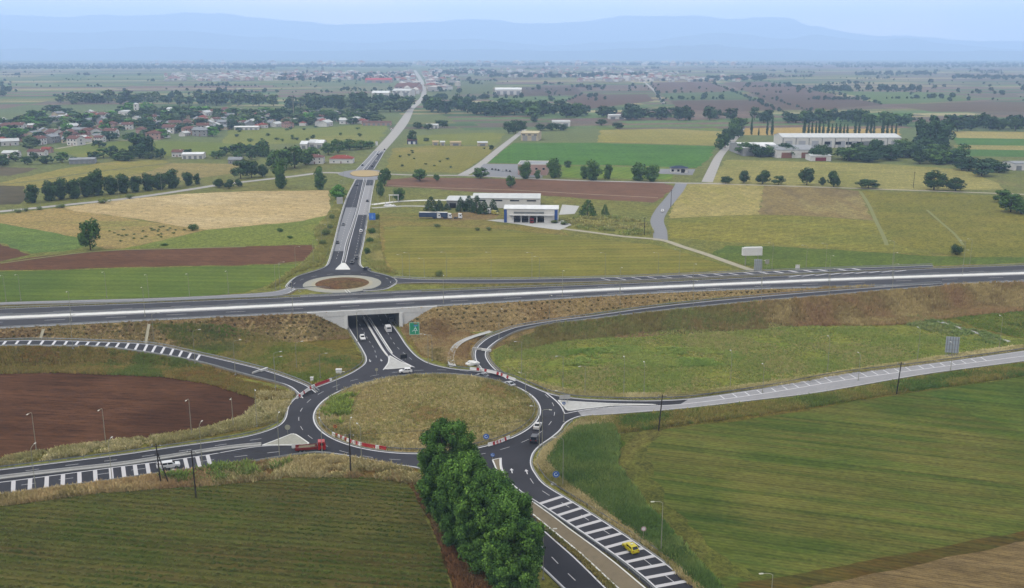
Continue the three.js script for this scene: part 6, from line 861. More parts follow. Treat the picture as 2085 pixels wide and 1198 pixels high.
// the town along the far road: small houses with coloured roofs, too many to count
{
  const r = rng(88), hg = mergeGeometries([box(11, 6, 9, 0, 3, 0).toNonIndexed()]), rg = hipRoof(11, 6, 9, 2.6, 0.5), A = [], B = [], KA_ = [], KB = [], m = new THREE.Matrix4(), Q = new THREE.Quaternion();
  const wc = ['#efece4', '#e0d6c4', '#d4bcb0', '#f0f0ec', '#c8c6c0'].map(C), rc = ['#a5685a', '#8f7068', '#cfcac4', '#d8d6d2', '#9c9a98'].map(C);
  const put = (x, y, sc = 1) => { const p = G(x, y), s = (0.8 + r() * 0.9) * sc; Q.setFromAxisAngle(V(0, 1, 0), r() * 3); m.compose(p, Q, V(s * (1 + r()), s * (0.8 + r() * 0.6), s)); A.push(m.clone()); KA_.push(wc[Math.floor(r() * 5)]); KB.push(rc[Math.floor(r() * 5)]); };
  const roadX = (y) => y > 190 ? lerp(861, 861, 0) : y > 165 ? lerp(857, 863, (y - 165) / 25) : lerp(845, 857, (y - 143) / 22);
  for (let i = 0; i < 150; i++) { const y = 146 + r() * 46; put(roadX(y) - 10 - r() * r() * 50, y); } for (let i = 0; i < 70; i++) { const y = 146 + r() * 40; put(roadX(y) + 12 + r() * r() * 70, y); }
  for (let i = 0; i < 260; i++) put(480 + r() * 340, 148 + r() * 16); for (let i = 0; i < 90; i++) put(330 + r() * 160, 152 + r() * 14); for (let i = 0; i < 160; i++) put(880 + r() * 500, 140 + r() * 18); for (let i = 0; i < 120; i++) put(1180 + r() * 330, 158 + r() * 9); for (let i = 0; i < 120; i++) put(300 + r() * 1200, 127 + r() * 8, 2.2);
  for (const [n, g, K, mt, lb] of [['town_walls', hg, KA_, mat('#ffffff'), 'pale walls of the far town along the main road'], ['town_roofs', rg, KB, mat('#ffffff'), 'coloured roofs of the far town along the main road']]) { const im = new THREE.InstancedMesh(g, mt, A.length); A.forEach((a, i) => { im.setMatrixAt(i, a); im.setColorAt(i, K[i]); }); im.name = n; tag(im, lb, 'town', null, 'stuff'); scene.add(shade(im)); }
  shed('warehouse', 'long warehouse with a bright red roof before the far town', 'warehouse', G(772, 168), 0, { w: 95, d: 50, h: 10, pitch: 6, wall: WALL.pink, roof: mat('#c04038'), doors: 3 });
  shed('town_block', 'long pink block beside the far road', 'building', G(832, 186), -0.2, { w: 62, d: 60, h: 14, pitch: 8, wall: WALL.pink, roof: ROOF.brown, doors: 3, win: 5 });
  shed('town_block', 'white block beside the far road, nearest its bend', 'building', G(822, 196), -0.2, { w: 46, d: 40, h: 14, pitch: 4, wall: WALL.white, roof: ROOF.pale, doors: 2, win: 4 });
}

// ---------- street lamps ----------
function makeLamp(h) {
  const o = new THREE.Group(); part('pole', bar(V(0, 0, 0), V(0, h, 0), 0.1, 7, 0.055), M.galv, o); part('base', box(0.5, 0.3, 0.5, 0, 0.15, 0), M.concreteGrey, o);
  part('arm', new THREE.TubeGeometry(new THREE.CatmullRomCurve3([V(0, h - 0.25, 0), V(0.25, h + 0.12, 0), V(1.0, h + 0.32, 0), V(1.9, h + 0.4, 0)]), 8, 0.05, 6), M.galv, o);
  part('lamp_head', new THREE.CapsuleGeometry(0.17, 0.55, 3, 8).rotateZ(Math.PI / 2).scale(1, 0.55, 1.2).translate(2.2, h + 0.4, 0), M.lampHead, o); return o;
}
const lampProto = makeLamp(11);
function lamps(list, mk, group) { list.forEach(([x, y, turn, h = 0, k = 1], i) => { const p = G(x, y, h); if (!h) p.y = groundAt(p.x, p.z); const o = lampProto.clone(); o.name = numbered('street_lamp'); tag(o, mk(ORD[i], i), 'street lamp', group); o.position.copy(p); o.rotation.y = R(turn); o.scale.set(1, k, 1); scene.add(o); }); }
lamps([[74, 923, -90], [215, 905, -90, 0, 0.9], [390, 888, -90, 0, 0.95], [475, 872, -80, 0, 0.8], [523, 870, -70], [561, 800, 10]], (o) => `${o} street lamp from the left behind the lower left road`, 'lamps behind the lower left road');
lamps([[73, 1003, 90], [228, 979, 90, 0, 0.9], [412, 952, 90], [569, 932, 90], [656, 925, 110, 0, 0.8], [736, 937, 120, 0, 0.8]], (o) => `${o} street lamp from the left on the near side of the lower left road`, 'lamps on the near side of the lower left road');
lamps([[148, 711, 70, 4.2], [314, 704, 30, 2.6], [397, 741, 25, 1.3], [479, 764, 25, 0.5], [561, 790, 25, 0], [604, 752, 30, 0, 0.8]], (o) => `${o} street lamp from the left along the left ramp`, 'lamps along the left ramp');
lamps([[12, 614, -90], [42, 612, -90], [217, 606, -90], [303, 612, -90], [386, 610, -90], [465, 598, -90, 0, 0.9]], (o) => `${o} street lamp from the left along the light green field`, 'lamps along the light green field');
lamps([[561, 590, 0], [570, 588, 0, 0, 1.05], [602, 550, 0]], (o) => `${o} of three street lamps left of the far roundabout`, 'lamps left of the far roundabout');
lamps([[145, 655, -80, 7], [295, 645, -80, 7], [596, 633, -80, 7], [903, 618, -80, 7], [1145, 607, -80, 7], [1262, 600, -80, 7], [1411, 592, -80, 7], [1550, 584, -80, 7], [1688, 573, -80, 7], [1817, 566, -80, 7], [1960, 560, -80, 7]], (o) => `${o} street lamp from the left along the highway median`, 'lamps along the highway median');
lamps([[820, 563, 180, 0, 0.9], [834, 564, 180], [864, 566, 180, 0, 0.8], [909, 563, 180], [1000, 563, 180], [1083, 564, 180], [1098, 567, 180, 0, 0.9], [1232, 564, 180], [1340, 564, 180], [1383, 556, 180]], (o) => `${o} street lamp from the left along the olive crop field`, 'lamps along the olive crop field');
lamps([[1572, 550, 180, 0, 1.15], [1641, 552, 150, 6.5], [1681, 548, 180, 0, 1.1], [1817, 545, 180, 0, 1.15], [1962, 541, 150, 7], [1975, 538, 180, 0, 1.1]], (o) => `${o} street lamp from the left along the far edge of the highway at right`, 'lamps along the far edge of the highway at right');
lamps([[1016, 690, -60, 1.5], [1118, 661, -70, 3.6], [1262, 645, -70, 5.4], [1411, 629, -70, 6.5], [1550, 614, -70, 7], [1688, 603, -70, 7], [1817, 592, -70, 7]], (o) => `${o} street lamp from the left along the loop ramp`, 'lamps along the loop ramp');
lamps([[1062, 764, -160], [1146, 797, -160], [1191, 803, -150, 0, 0.8], [1270, 804, 90], [1311, 808, 90, 0, 0.9], [1487, 790, 90], [1553, 800, 90, 0, 0.75], [1685, 757, 90], [1748, 775, 90, 0, 0.75], [1868, 737, 90], [1936, 755, 90, 0, 0.8], [2035, 710, 90]], (o) => `${o} street lamp from the left along the upper side of the right-hand road`, 'lamps along the upper side of the right-hand road');
lamps([[1098, 912, 170], [1104, 908, -20, 0, 0.9], [1146, 992, 180, 0, 1.1], [1346, 1124, 190, 0, 1.0], [1566, 1284, 190, 0, 1.0], [1106, 1180, 0, 0, 0.95], [1148, 860, 170, 0, 0.8]], (o) => `${o} street lamp down the right side of the bottom road`, 'lamps down the right side of the bottom road');
lamps([[728, 697, 0], [652, 770, 20, 0, 0.7], [686, 795, 20, 0, 0.5], [714, 900, 90, 0, 0.5], [872, 741, 180, 0, 0.9], [880, 735, 180, 0, 0.8], [1070, 797, 150, 0, 0.5]], (o) => `${o} street lamp from the left round the near roundabout`, 'lamps round the near roundabout');
lamps([[638, 535, 0], [655, 500, 0], [668, 470, 0], [690, 400, 0], [700, 375, 0], [745, 520, 180], [752, 470, 180], [760, 420, 180], [770, 372, 180]], (o) => `${o} street lamp along the verges of the main road`, 'lamps along the main road');
lamps([[82, 418, -90, 0, 1.1], [165, 408, -90, 0, 1.1], [242, 401, -90, 0, 1.2], [329, 389, -90, 0, 1.2], [408, 378, -90, 0, 1.1], [489, 365, -90, 0, 1.1]], (o) => `${o} pole from the left along the old road at left`, 'poles along the old road at left');

// ---------- wooden power poles and their wires ----------
function powerPole(label, x, yb, yt, lean = 0, pair) {
  const b = G(x, yb), h = heightFor(b, yt), o = thing('power_pole', label, 'power pole', b); part('pole', bar(V(0, 0, 0), V(lean, h, 0), 0.2, 8, 0.14), M.wood, o);
  part('cross_arm', bar(V(lean - 1.1, h - 0.5, 0), V(lean + 1.1, h - 0.5, 0.2), 0.07, 6), M.wood, o); for (const k of [-1, 0, 1]) part('insulator', new THREE.CylinderGeometry(0.07, 0.09, 0.3, 6).translate(lean + k, h - 0.28, k * 0.08), M.white, o);
  if (pair) part('brace', bar(V(2.2, 0, 0.6), V(lean, h * 0.86, 0), 0.16, 7, 0.12), M.wood, o); return b.clone().add(V(lean, h - 0.2, 0));
}
const P = [powerPole('dark wooden pole standing alone at the upper verge, right of the near roundabout', 1341, 878, 804, 0.7), powerPole('dark wooden pole farther right by the right-hand road', 1826, 803, 738, 0.5), powerPole('dark wooden pole in front of the near roundabout', 714, 965, 884), powerPole('dark wooden pole with a brace beside the white pickup', 327, 986, 905, -0.3, true), powerPole('dark wooden pole in the crop field at lower left', 399, 1014, 918, -0.2), powerPole('dark wooden pole beside the side lane in the wheat', 1366, 422, 387), powerPole('dark wooden pole by the gravel track below the depot', 1312, 479, 443), powerPole('dark wooden pole far off in the pale factory field', 1860, 383, 350)];
const wire = (label, a, b, n) => { const g = thing('power_line', label, 'wires'); for (const k of [-1, 0, 1]) { const q = []; for (let i = 0; i <= n; i++) { const t = i / n, p = a.clone().lerp(b, t); p.x += k * 0.9; p.y -= Math.sin(Math.PI * t) * 2.2; q.push(p); } part('wire', new THREE.TubeGeometry(new THREE.CatmullRomCurve3(q), n * 2, 0.016, 4), M.wire, g); } };
wire('three wires over the near roundabout', P[2], P[0], 14); wire('three wires over the right-hand road', P[0], P[1], 14); wire('three wires from the roundabout to the crop field pole', P[4], P[2], 12); wire('three wires over the white pickup', P[3], P[4], 6);

// ---------- signs ----------
function symbol(w, h, draw) { const c = document.createElement('canvas'); c.width = w; c.height = h; const x = c.getContext('2d'); draw(x, w, h); const t = new THREE.CanvasTexture(c); t.colorSpace = THREE.SRGBColorSpace; return t; }
function panelSign(name, label, base, w, h, lift, turn, front, backM, posts = 2, post = M.galv) {
  const o = thing(name, label, 'road sign', base, turn); part('panel', box(w, h, 0.06, 0, lift + h / 2, 0), backM, o);
  if (front) { const f = part('sign_face', new THREE.PlaneGeometry(w - 0.02, h - 0.02).translate(0, lift + h / 2, 0.034), front, o); }
  for (let i = 0; i < posts; i++) part('post', bar(V(w * ((i + 0.5) / posts - 0.5), 0, -0.1), V(w * ((i + 0.5) / posts - 0.5), lift + h * 0.95, -0.1), 0.07, 6), post, o); return o;
}
const faceMat = (t) => { const m = new THREE.MeshStandardMaterial({ map: t, roughness: 0.5 }); m.color.setScalar(KA * 1.15); return m; };
{
  const green = symbol(128, 160, (x, w, h) => { x.fillStyle = '#0f9a6c'; x.fillRect(0, 0, w, h); x.strokeStyle = '#d9e8cf'; x.lineWidth = 5; x.strokeRect(4, 4, w - 8, h - 8); x.strokeStyle = '#e8f4ee'; x.lineWidth = 7; x.beginPath(); x.arc(76, 92, 15, 0, 7); x.moveTo(76, 146); x.lineTo(76, 107); x.moveTo(76, 77); x.lineTo(76, 46); x.moveTo(63, 100); x.lineTo(34, 116); x.moveTo(89, 100); x.lineTo(104, 112); x.stroke(); x.fillStyle = '#5a8fd0'; x.fillRect(56, 34, 50, 18); x.fillStyle = '#b8584a'; x.fillRect(60, 14, 44, 8); });
  const b = G(844, 689); panelSign('direction_sign', 'green direction sign on posts right of the underpass', b, 20.5 * perPx(b), 26 * perPx(b), 1.3, 0.1, faceMat(green), M.galv, 4);
  const blue = symbol(64, 64, (x) => { x.fillStyle = '#2f78d8'; x.fillRect(0, 0, 64, 64); x.strokeStyle = '#a9ccf4'; x.lineWidth = 5; x.beginPath(); x.moveTo(32, 56); x.lineTo(32, 14); x.moveTo(20, 38); x.lineTo(46, 38); x.stroke(); });
  const b2 = G(758, 452); panelSign('direction_sign', 'large blue direction sign beside the main road beyond the highway', b2, 13 * perPx(b2), 14 * perPx(b2), 1.2, 0, faceMat(blue), M.galv, 2);
  const b3 = G(692, 418); panelSign('direction_sign', 'white back of a large sign left of the main road', b3, 12 * perPx(b3), 14 * perPx(b3), 0.8, 0.1, null, M.concrete, 2);
  const b6 = G(767, 300); panelSign('hoarding', 'pale hoarding left of the main road far off', b6, 5 * perPx(b6), 8 * perPx(b6), 2, 0.1, null, M.white, 2);
  // backs of the two big gantry boards by the highway at right, ribbed and grey
  const ribbed = (label, x, yb, w, h, lift, turn, n) => { const b = G(x, yb), o = thing('direction_sign', label, 'road sign', b, turn); part('panel', box(w, h, 0.08, 0, lift + h / 2, 0), mat('#c8d2da', { roughness: 0.6 }), o); for (let i = 0; i < n; i++) part('rib', box(0.16, h + lift, 0.2, w * ((i + 0.5) / n - 0.5), (h + lift) / 2, 0.16), M.steel, o); for (let i = 0; i < 3; i++) part('rail', box(w, 0.08, 0.06, 0, lift + h * (0.2 + i * 0.3), 0.1), M.galv, o); part('footing', box(w * 1.1, 0.4, 1.4, 0, 0.2, 0.2), M.concreteGrey, o); };
  ribbed('ribbed grey back of the tall direction sign beside the right-hand road', 1937, 727, 4.3, 5.6, 1.5, -0.2, 5);
  ribbed('ribbed grey back of the sign standing in front of the boxlike hut', 1543, 552, 3.6, 5.4, 0.3, -0.2, 4);
  const b4 = G(1530, 541), k = thing('sign_box', 'large pale hoarding raised on posts beyond the highway at right', 'hoarding', b4, 0.1), wv = 39 * perPx(b4); part('board', box(wv, 3.7, 2.2, 0, 7.0, 0), M.concreteLight, k); part('top_plate', box(wv - 1, 0.3, 1.6, 0.5, 9.0, 0), M.white, k); for (const s of [-0.32, 0.32]) part('post', bar(V(s * wv, 0, 0), V(s * wv, 5, 0), 0.25, 8), M.galv, k);
  const b5 = G(1624, 551, 0); panelSign('notice_board', 'small white board at the far edge of the highway at right', b5.setY(groundAt(b5.x, b5.z)), 2.1, 2.2, 0.6, 0, M.white, M.white, 2);
  const b7 = G(1561, 557, 6.8); panelSign('road_sign', 'grey backed sign on a pole at the highway edge by the hoarding', b7, 1.9, 2.0, 4.2, 0, null, M.galv, 1);
  // round signs
  const disc = (label, x, y, r, lift, face, turn = 0, extra) => { const b = G(x, y), o = thing('round_sign', label, 'road sign', b, turn); part('post', bar(V(0, 0, 0), V(0, lift, 0), 0.05, 6), M.galv, o); part('disc', new THREE.CylinderGeometry(r, r, 0.05, 24).rotateX(Math.PI / 2).translate(0, lift, 0.07), M.galv, o); part('sign_face', new THREE.CircleGeometry(r * 0.98, 24).translate(0, lift, 0.102), face, o); if (extra) part('footing', box(2.4, 0.3, 1.6, 0, 0.15, 0.3), M.concrete, o); return o; };
  const arrows = faceMat(symbol(64, 64, (x) => { x.fillStyle = '#2b66b8'; x.fillRect(0, 0, 64, 64); x.strokeStyle = '#eef3fa'; x.lineWidth = 6; x.beginPath(); x.arc(32, 32, 15, 0, 5.2); x.stroke(); })), noEntry = faceMat(symbol(64, 64, (x) => { x.fillStyle = '#e0801c'; x.fillRect(0, 0, 64, 64); x.fillStyle = '#1c1a18'; x.beginPath(); x.arc(32, 32, 22, 0, 7); x.fill(); x.fillStyle = '#e08a2c'; x.fillRect(16, 27, 32, 10); })), white = faceMat(symbol(64, 64, (x) => { x.fillStyle = '#e6e6e6'; x.fillRect(0, 0, 64, 64); x.strokeStyle = '#b03a3a'; x.lineWidth = 6; x.beginPath(); x.arc(32, 32, 26, 0, 7); x.stroke(); }));
  disc('blue round sign with a white ring beside the reeds', 1132, 985, 0.85, 2.4, arrows, 0, true); disc('orange and black round sign at the left of the roundabout island', 683, 884, 0.55, 2.2, noEntry); disc('blue and white round sign on the roundabout island by the large trees', 990, 905, 0.8, 2.2, arrows); disc('white round sign with a second plate in the right verge of the bottom road', 1310, 1100, 0.55, 2.6, white, 0, true);
  disc('grey round sign on the pale triangular island at left', 586, 886, 0.75, 2.2, M.galv); disc('small round sign in front of the gravel island at the bottom', 1003, 940, 0.55, 1.8, arrows); disc('small round sign at the splitter before the underpass', 767, 765, 0.5, 2.0, M.galv); disc('small round sign at the tip of the island on the right-hand road', 1148, 834, 0.5, 1.9, arrows);
  const b8 = G(1150, 822); panelSign('direction_sign', 'small pale direction board on the island of the right-hand road', b8, 3.2, 1.3, 1.4, 0.1, M.concrete, M.galv, 2);
  const b9 = G(822, 734); panelSign('direction_sign', 'dark backed small sign on the splitter before the underpass', b9, 2.4, 1.5, 0.6, 0.4, M.dark, M.galv, 2);
  const b10 = G(604, 915); panelSign('notice_board', 'white board beside the red lorry', b10, 2.6, 1.2, 0.2, 0, M.white, M.white, 2);
  const f = thing('flagpole_row', 'three pale flagpoles beside the depot entrance', 'flagpoles', G(783, 418)); [[-4.5, 0], [0.5, 0], [6, 0]].forEach(([x], i) => part('flagpole', bar(V(x, 0, 0), V(x, 13, 0), 0.16, 6, 0.08), M.galv, f));
  const gt = thing('entrance_gate', 'white entrance canopy on posts at the depot drive', 'gate', G(802, 412)); part('beam', box(7, 0.6, 1, 0, 5, 0), M.white, gt); for (const s of [-3, 3]) part('post', box(0.4, 5, 0.4, s, 2.5, 0), M.white, gt);
}

// ---------- barriers across the closed ramps ----------
{
  const block = (w, m) => { const s = new THREE.Shape(); s.moveTo(-0.3, 0); s.lineTo(0.3, 0); s.lineTo(0.26, 0.18); s.lineTo(0.13, 0.45); s.lineTo(0.1, 0.85); s.lineTo(-0.1, 0.85); s.lineTo(-0.13, 0.45); s.lineTo(-0.26, 0.18); s.closePath(); const g = new THREE.ExtrudeGeometry(s, { depth: w, bevelEnabled: false }); g.translate(0, 0, -w / 2); g.rotateY(Math.PI / 2); return g; };
  const g1 = block(1.35), foot = (s) => box(0.25, 0.08, 0.5, s * 0.45, 0.04, 0), proto = {}; for (const [k, m] of [['red', M.red], ['white', M.white]]) { const o = new THREE.Group(); part('body', g1, m, o); part('foot', foot(-1), M.dark, o); part('foot', foot(1), M.dark, o); proto[k] = o; }
  const row = (list, n, where, pat, h = 0.12) => { const p = resampleN(curve(list, 60), n); const c = { red: 0, white: 0 }; p.forEach((q, i) => { const k = pat[i % pat.length] === 'r' ? 'red' : 'white', a = p[Math.max(0, i - 1)], b = p[Math.min(n, i + 1)], o = proto[k].clone(); o.name = numbered('barrier_block'); tag(o, `${ORD[c[k]++]} ${k} barrier block from the left ${where}`, 'barrier', 'barrier blocks ' + where); o.position.set(q.x, q.y + h, q.z); o.rotation.y = Math.atan2(-(b.z - a.z), b.x - a.x); scene.add(o); }); };
  row([[961, 754], [990, 758], [1015, 764], [1047, 776]], 18, 'across the foot of the loop ramp', 'wwrwwrwwwwrwrwwrw'); row([[606, 812], [622, 800], [640, 789], [672, 777]], 17, 'across the foot of the left ramp', 'wrwwrwwwrwwrrrrrr');
  row([[680, 889], [695, 895], [720, 905], [745, 911], [782, 917]], 17, 'on the lower island rim', 'wrwrwrwrwrwrrrrwrr', 0.2); row([[998, 909], [1015, 904], [1034, 896]], 9, 'on the island rim by the trees', 'wwrwrwwr', 0.2);
  const slab = (label, a, b, off) => { const A = G(...a), B = G(...b), c = A.clone().lerp(B, 0.5), l = A.distanceTo(B), o = thing('concrete_barrier', label, 'barrier', V(c.x, 0.15, c.z), Math.atan2(-(B.z - A.z), B.x - A.x)); part('slab', box(l * 0.52, 0.95, 0.5, -l * 0.24, 0.47, 0), M.concrete, o); part('slab', box(l * 0.5, 0.9, 0.5, l * 0.26, 0.45, off), M.concreteLight, o); };
  slab('pale concrete barrier closing the loop ramp', [962, 714], [1000, 717], 0.35); slab('pale concrete barrier closing the left ramp', [514, 765], [543, 754], 0.3);
  top('rubble_pile', mergeGeometries([0, 1, 2, 3, 4, 5].map((i) => { const g = new THREE.DodecahedronGeometry(0.7 + (i % 3) * 0.25); g.scale(1.5, 0.6, 1); g.translate((i % 3) * 1.1, 0.3 + (i > 3 ? 0.5 : 0), (i % 2) * 1.1); return g; })), M.concreteLight, 'heap of pale rubble left of the foot of the loop ramp', 'rubble', null).position.copy(G(953, 742));
  const box_ = (label, x, y, w, h, d) => top('cabinet', mergeGeometries([box(w, h, d, 0, h / 2, 0), box(w + 0.16, 0.1, d + 0.16, 0, h + 0.05, 0)]), M.concreteLight, label, 'cabinet').position.copy(G(x, y)); box_('small pale cabinet left of the foot of the splitter', 690, 762, 1.8, 1.6, 1); box_('small pale stone marker by the red and white barrier at left', 635, 778, 0.9, 1.5, 0.6);
}

// ---------- vehicles ----------
const paintM = (c, o = {}) => mat(c, { roughness: 0.35, metalness: 0.1, ...o });
function wheel(parent, x, z, r = 0.32, w = 0.22) { const t = part('wheel', new THREE.CylinderGeometry(r, r, w, 14).rotateX(Math.PI / 2).translate(x, r, z), M.tyre, parent); part('rim', new THREE.CylinderGeometry(r * 0.6, r * 0.6, w + 0.03, 10).rotateX(Math.PI / 2).translate(x, r, z), M.rim, t); }
const SHAPES = {                                                        // side outlines, nose at +x
  sedan: { L: 4.5, W: 1.78, body: [[-2.25, 0.35], [2.2, 0.3], [2.25, 0.62], [2.0, 0.78], [1.05, 0.92], [-1.55, 0.98], [-2.2, 0.92], [-2.28, 0.6]], cab: [[1.05, 0.9], [0.3, 1.4], [-0.85, 1.42], [-1.65, 0.96]] },
  hatch: { L: 4.1, W: 1.76, body: [[-2.05, 0.35], [2.0, 0.3], [2.08, 0.62], [1.85, 0.82], [1.0, 0.97], [-1.9, 1.02], [-2.08, 0.6]], cab: [[1.0, 0.95], [0.25, 1.48], [-1.45, 1.48], [-1.98, 1.0]] },
  suv: { L: 4.5, W: 1.9, body: [[-2.2, 0.45], [2.15, 0.4], [2.25, 0.85], [2.0, 1.05], [1.1, 1.15], [-2.15, 1.18], [-2.25, 0.7]], cab: [[1.1, 1.13], [0.45, 1.75], [-1.9, 1.78], [-2.15, 1.16]] },
  van: { L: 5.4, W: 2.0, body: [[-2.7, 0.4], [2.6, 0.36], [2.7, 0.9], [2.4, 1.2], [1.6, 1.32], [1.0, 2.1], [0.6, 2.3], [-2.65, 2.3], [-2.72, 0.8]], cab: null },
};
function extrude(p, w, b = 0.09) { const s = new THREE.Shape(p.map(([x, y]) => new THREE.Vector2(x, y))), g = new THREE.ExtrudeGeometry(s, { depth: w - 2 * b, bevelEnabled: true, bevelThickness: b, bevelSize: b * 0.6, bevelSegments: 2 }); g.translate(0, 0, -(w - 2 * b) / 2); return g; }
function makeCar(kind, m) {
  const S = SHAPES[kind], o = new THREE.Group(); part('body', extrude(S.body, S.W), m, o);
  if (S.cab) {
    const c = part('cabin', extrude(S.cab, S.W * 0.86, 0.12), m, o), [f0, f1, r1, r0] = S.cab, q = (a, b, w, n, dx) => { const x = (a[0] + b[0]) / 2, y = (a[1] + b[1]) / 2, l = Math.hypot(a[0] - b[0], a[1] - b[1]) * 0.86, g = new THREE.BoxGeometry(l, 0.03, w); g.rotateZ(Math.atan2(b[1] - a[1], b[0] - a[0])); const nx = Math.sign(dx) * Math.abs(b[1] - a[1]), ny = Math.abs(b[0] - a[0]), nl = Math.hypot(nx, ny); g.translate(x + nx / nl * 0.07, y + ny / nl * 0.07, 0); part(n, g, M.glass, o); };
    q(f0, f1, S.W * 0.7, 'windscreen', 1); q(r0, r1, S.W * 0.66, 'rear_window', -1);
    for (const s of [-1, 1]) for (const [a, b] of [[0.52, 0.9], [0.08, 0.46]]) { const y0 = f0[1] + 0.06, y1 = f1[1] - 0.05, xl = (t, y) => lerp(lerp(r0[0], f0[0], t), lerp(r1[0], f1[0], t), (y - f0[1]) / (f1[1] - f0[1])), sh = new THREE.Shape([new THREE.Vector2(xl(a, y0), y0), new THREE.Vector2(xl(b, y0), y0), new THREE.Vector2(xl(b, y1), y1), new THREE.Vector2(xl(a, y1), y1)]), g = new THREE.ExtrudeGeometry(sh, { depth: 0.03, bevelEnabled: false }); g.translate(0, 0, s * S.W * 0.43 - 0.015); part('side_window', g, M.glass, o); }
  } else { const g = new THREE.BoxGeometry(0.95, 0.03, S.W * 0.82); g.rotateZ(Math.atan2(0.78, -0.6)); g.translate(1.38, 1.76, 0); part('windscreen', g, M.glass, o); for (const s of [-1, 1]) part('side_window', box(0.8, 0.5, 0.04, 0.75, 1.6, s * S.W * 0.5), M.glass, o); part('rear_window', box(0.03, 0.5, 1.4, -2.74, 1.8, 0), M.glass, o); }
  const x = S.L * 0.3, r = kind === 'suv' ? 0.37 : 0.32; for (const sx of [-1, 1]) for (const sz of [-1, 1]) wheel(o, sx * x, sz * (S.W / 2 - 0.1), r);
  for (const s of [-1, 1]) { part('headlight', box(0.12, 0.16, 0.34, S.L / 2 - 0.06, S.body[2][1] + 0.04, s * S.W * 0.34), M.white, o); part('tail_light', box(0.1, 0.18, 0.28, -S.L / 2 + 0.0, S.body[2][1] + 0.14, s * S.W * 0.36), M.red, o); }
  return o;
}
const carCache = new Map();
function car(kind, color, label, at, toward, cat = 'car', name) {
  const key = kind + color; if (!carCache.has(key)) carCache.set(key, makeCar(kind, paintM(color)));
  const p = G(...at), q = G(...toward), o = carCache.get(key).clone(); o.name = numbered(name || 'car'); tag(o, label, cat); o.position.set(p.x, (at[2] || 0) + YL + 0.01, p.z); o.rotation.y = Math.atan2(-(q.z - p.z), q.x - p.x); scene.add(o); return o;
}
const WHITE = '#f2f2f2', SILVER = '#b9bcc0', DARK = '#2a2c32', GREYC = '#6a6e74';
car('van', WHITE, 'white van driving out of sight through the underpass', [790, 675], [776, 652], 'van', 'van');
car('van', GREYC, 'grey vehicle inside the underpass ahead of the white van', [795, 655], [788, 643], 'van', 'van');
car('hatch', WHITE, 'white car coming out of the underpass', [738, 692], [746, 710]);
car('hatch', WHITE, 'white car crossing in front of the splitter before the underpass', [826, 760], [800, 761]);
car('sedan', GREYC, 'grey car by the barriers at the foot of the loop ramp', [982, 770], [960, 765]);
car('sedan', SILVER, 'silver car on the upper right of the roundabout', [1037, 787], [1015, 777]);
car('sedan', '#d9d8d4', 'pale car on the right side of the roundabout', [1095, 872], [1104, 855]);
car('suv', '#3c4048', 'dark car following the pale car round the roundabout', [1089, 899], [1097, 882]);
const taxi = car('hatch', '#d8c818', 'yellow taxi crossing the white bars on the bottom road', [1284, 1122], [1262, 1103], 'taxi', 'taxi'); part('roof_sign', box(0.2, 0.14, 0.5, -0.4, 1.62, 0), M.white, taxi);
{ const o = car('suv', '#e6e8ea', 'white pickup with a rack on the lower left road', [347, 954], [368, 951], 'pickup', 'pickup'); part('load_bed', mergeGeometries([box(1.5, 0.1, 1.7, -2.5, 0.75, 0), box(1.5, 0.5, 0.08, -2.5, 1.0, 0.85), box(1.5, 0.5, 0.08, -2.5, 1.0, -0.85), box(0.08, 0.5, 1.7, -3.25, 1.0, 0)]), M.white, o); part('rack', mergeGeometries([-3.1, -2.0].flatMap((x) => [box(0.06, 1.1, 0.06, x, 1.5, 0.8), box(0.06, 1.1, 0.06, x, 1.5, -0.8), box(0.06, 0.06, 1.66, x, 2.05, 0)])), M.steel, o); }
{ // red lorry with a flat load bed
  const p = G(632, 920), q = G(660, 918), o = thing('lorry', 'red flatbed lorry leaving the lower left road', 'lorry', V(p.x, YL, p.z), Math.atan2(-(q.z - p.z), q.x - p.x)), m = paintM('#c02420');
  part('cab', extrude([[2.0, 0.6], [3.8, 0.55], [3.9, 1.5], [3.6, 2.6], [2.05, 2.65]], 2.2), m, o); part('windscreen', box(0.05, 0.8, 1.8, 3.82, 2.0, 0), M.glass, o); for (const s of [-1, 1]) part('side_window', box(0.8, 0.6, 0.05, 3.0, 2.05, s * 1.1), M.glass, o);
  part('load_bed', mergeGeometries([box(5.6, 0.22, 2.3, -1.0, 0.95, 0), box(5.6, 0.5, 0.08, -1.0, 1.3, 1.13), box(5.6, 0.5, 0.08, -1.0, 1.3, -1.13), box(0.1, 0.9, 2.3, 1.75, 1.5, 0)]), paintM('#8e2e28'), o); part('cargo', mergeGeometries([box(3.4, 0.35, 1.6, -1.2, 1.25, 0), box(1.2, 0.5, 1.2, 0.7, 1.3, 0)]), M.dirt, o); part('chassis', box(6.2, 0.25, 0.9, 0, 0.7, 0), M.dark, o); for (const x of [-2.6, -1.5, 2.9]) for (const s of [-1, 1]) wheel(o, x, s * 1.0, 0.48, 0.3);
}
car('sedan', DARK, 'dark car entering the far roundabout from behind', [717, 537], [713, 548]); car('hatch', DARK, 'dark car just behind the first at the far roundabout', [727, 527], [724, 536]); car('hatch', WHITE, 'white car on the main road beyond the far roundabout', [735, 473], [739, 455]); car('sedan', DARK, 'black car at the right rim of the far roundabout', [747, 551], [760, 554]);
car('sedan', DARK, 'dark car on the grey stretch of the main road, near the far roundabout', [687, 496], [682, 512]); car('sedan', GREYC, 'dark car on the grey stretch of the main road, farther up', [699, 459], [694, 475]); car('sedan', DARK, 'dark car on the right lanes below the third roundabout', [748, 411], [751, 395]); car('sedan', DARK, 'dark car just below the third roundabout at left', [727, 378], [723, 390]);
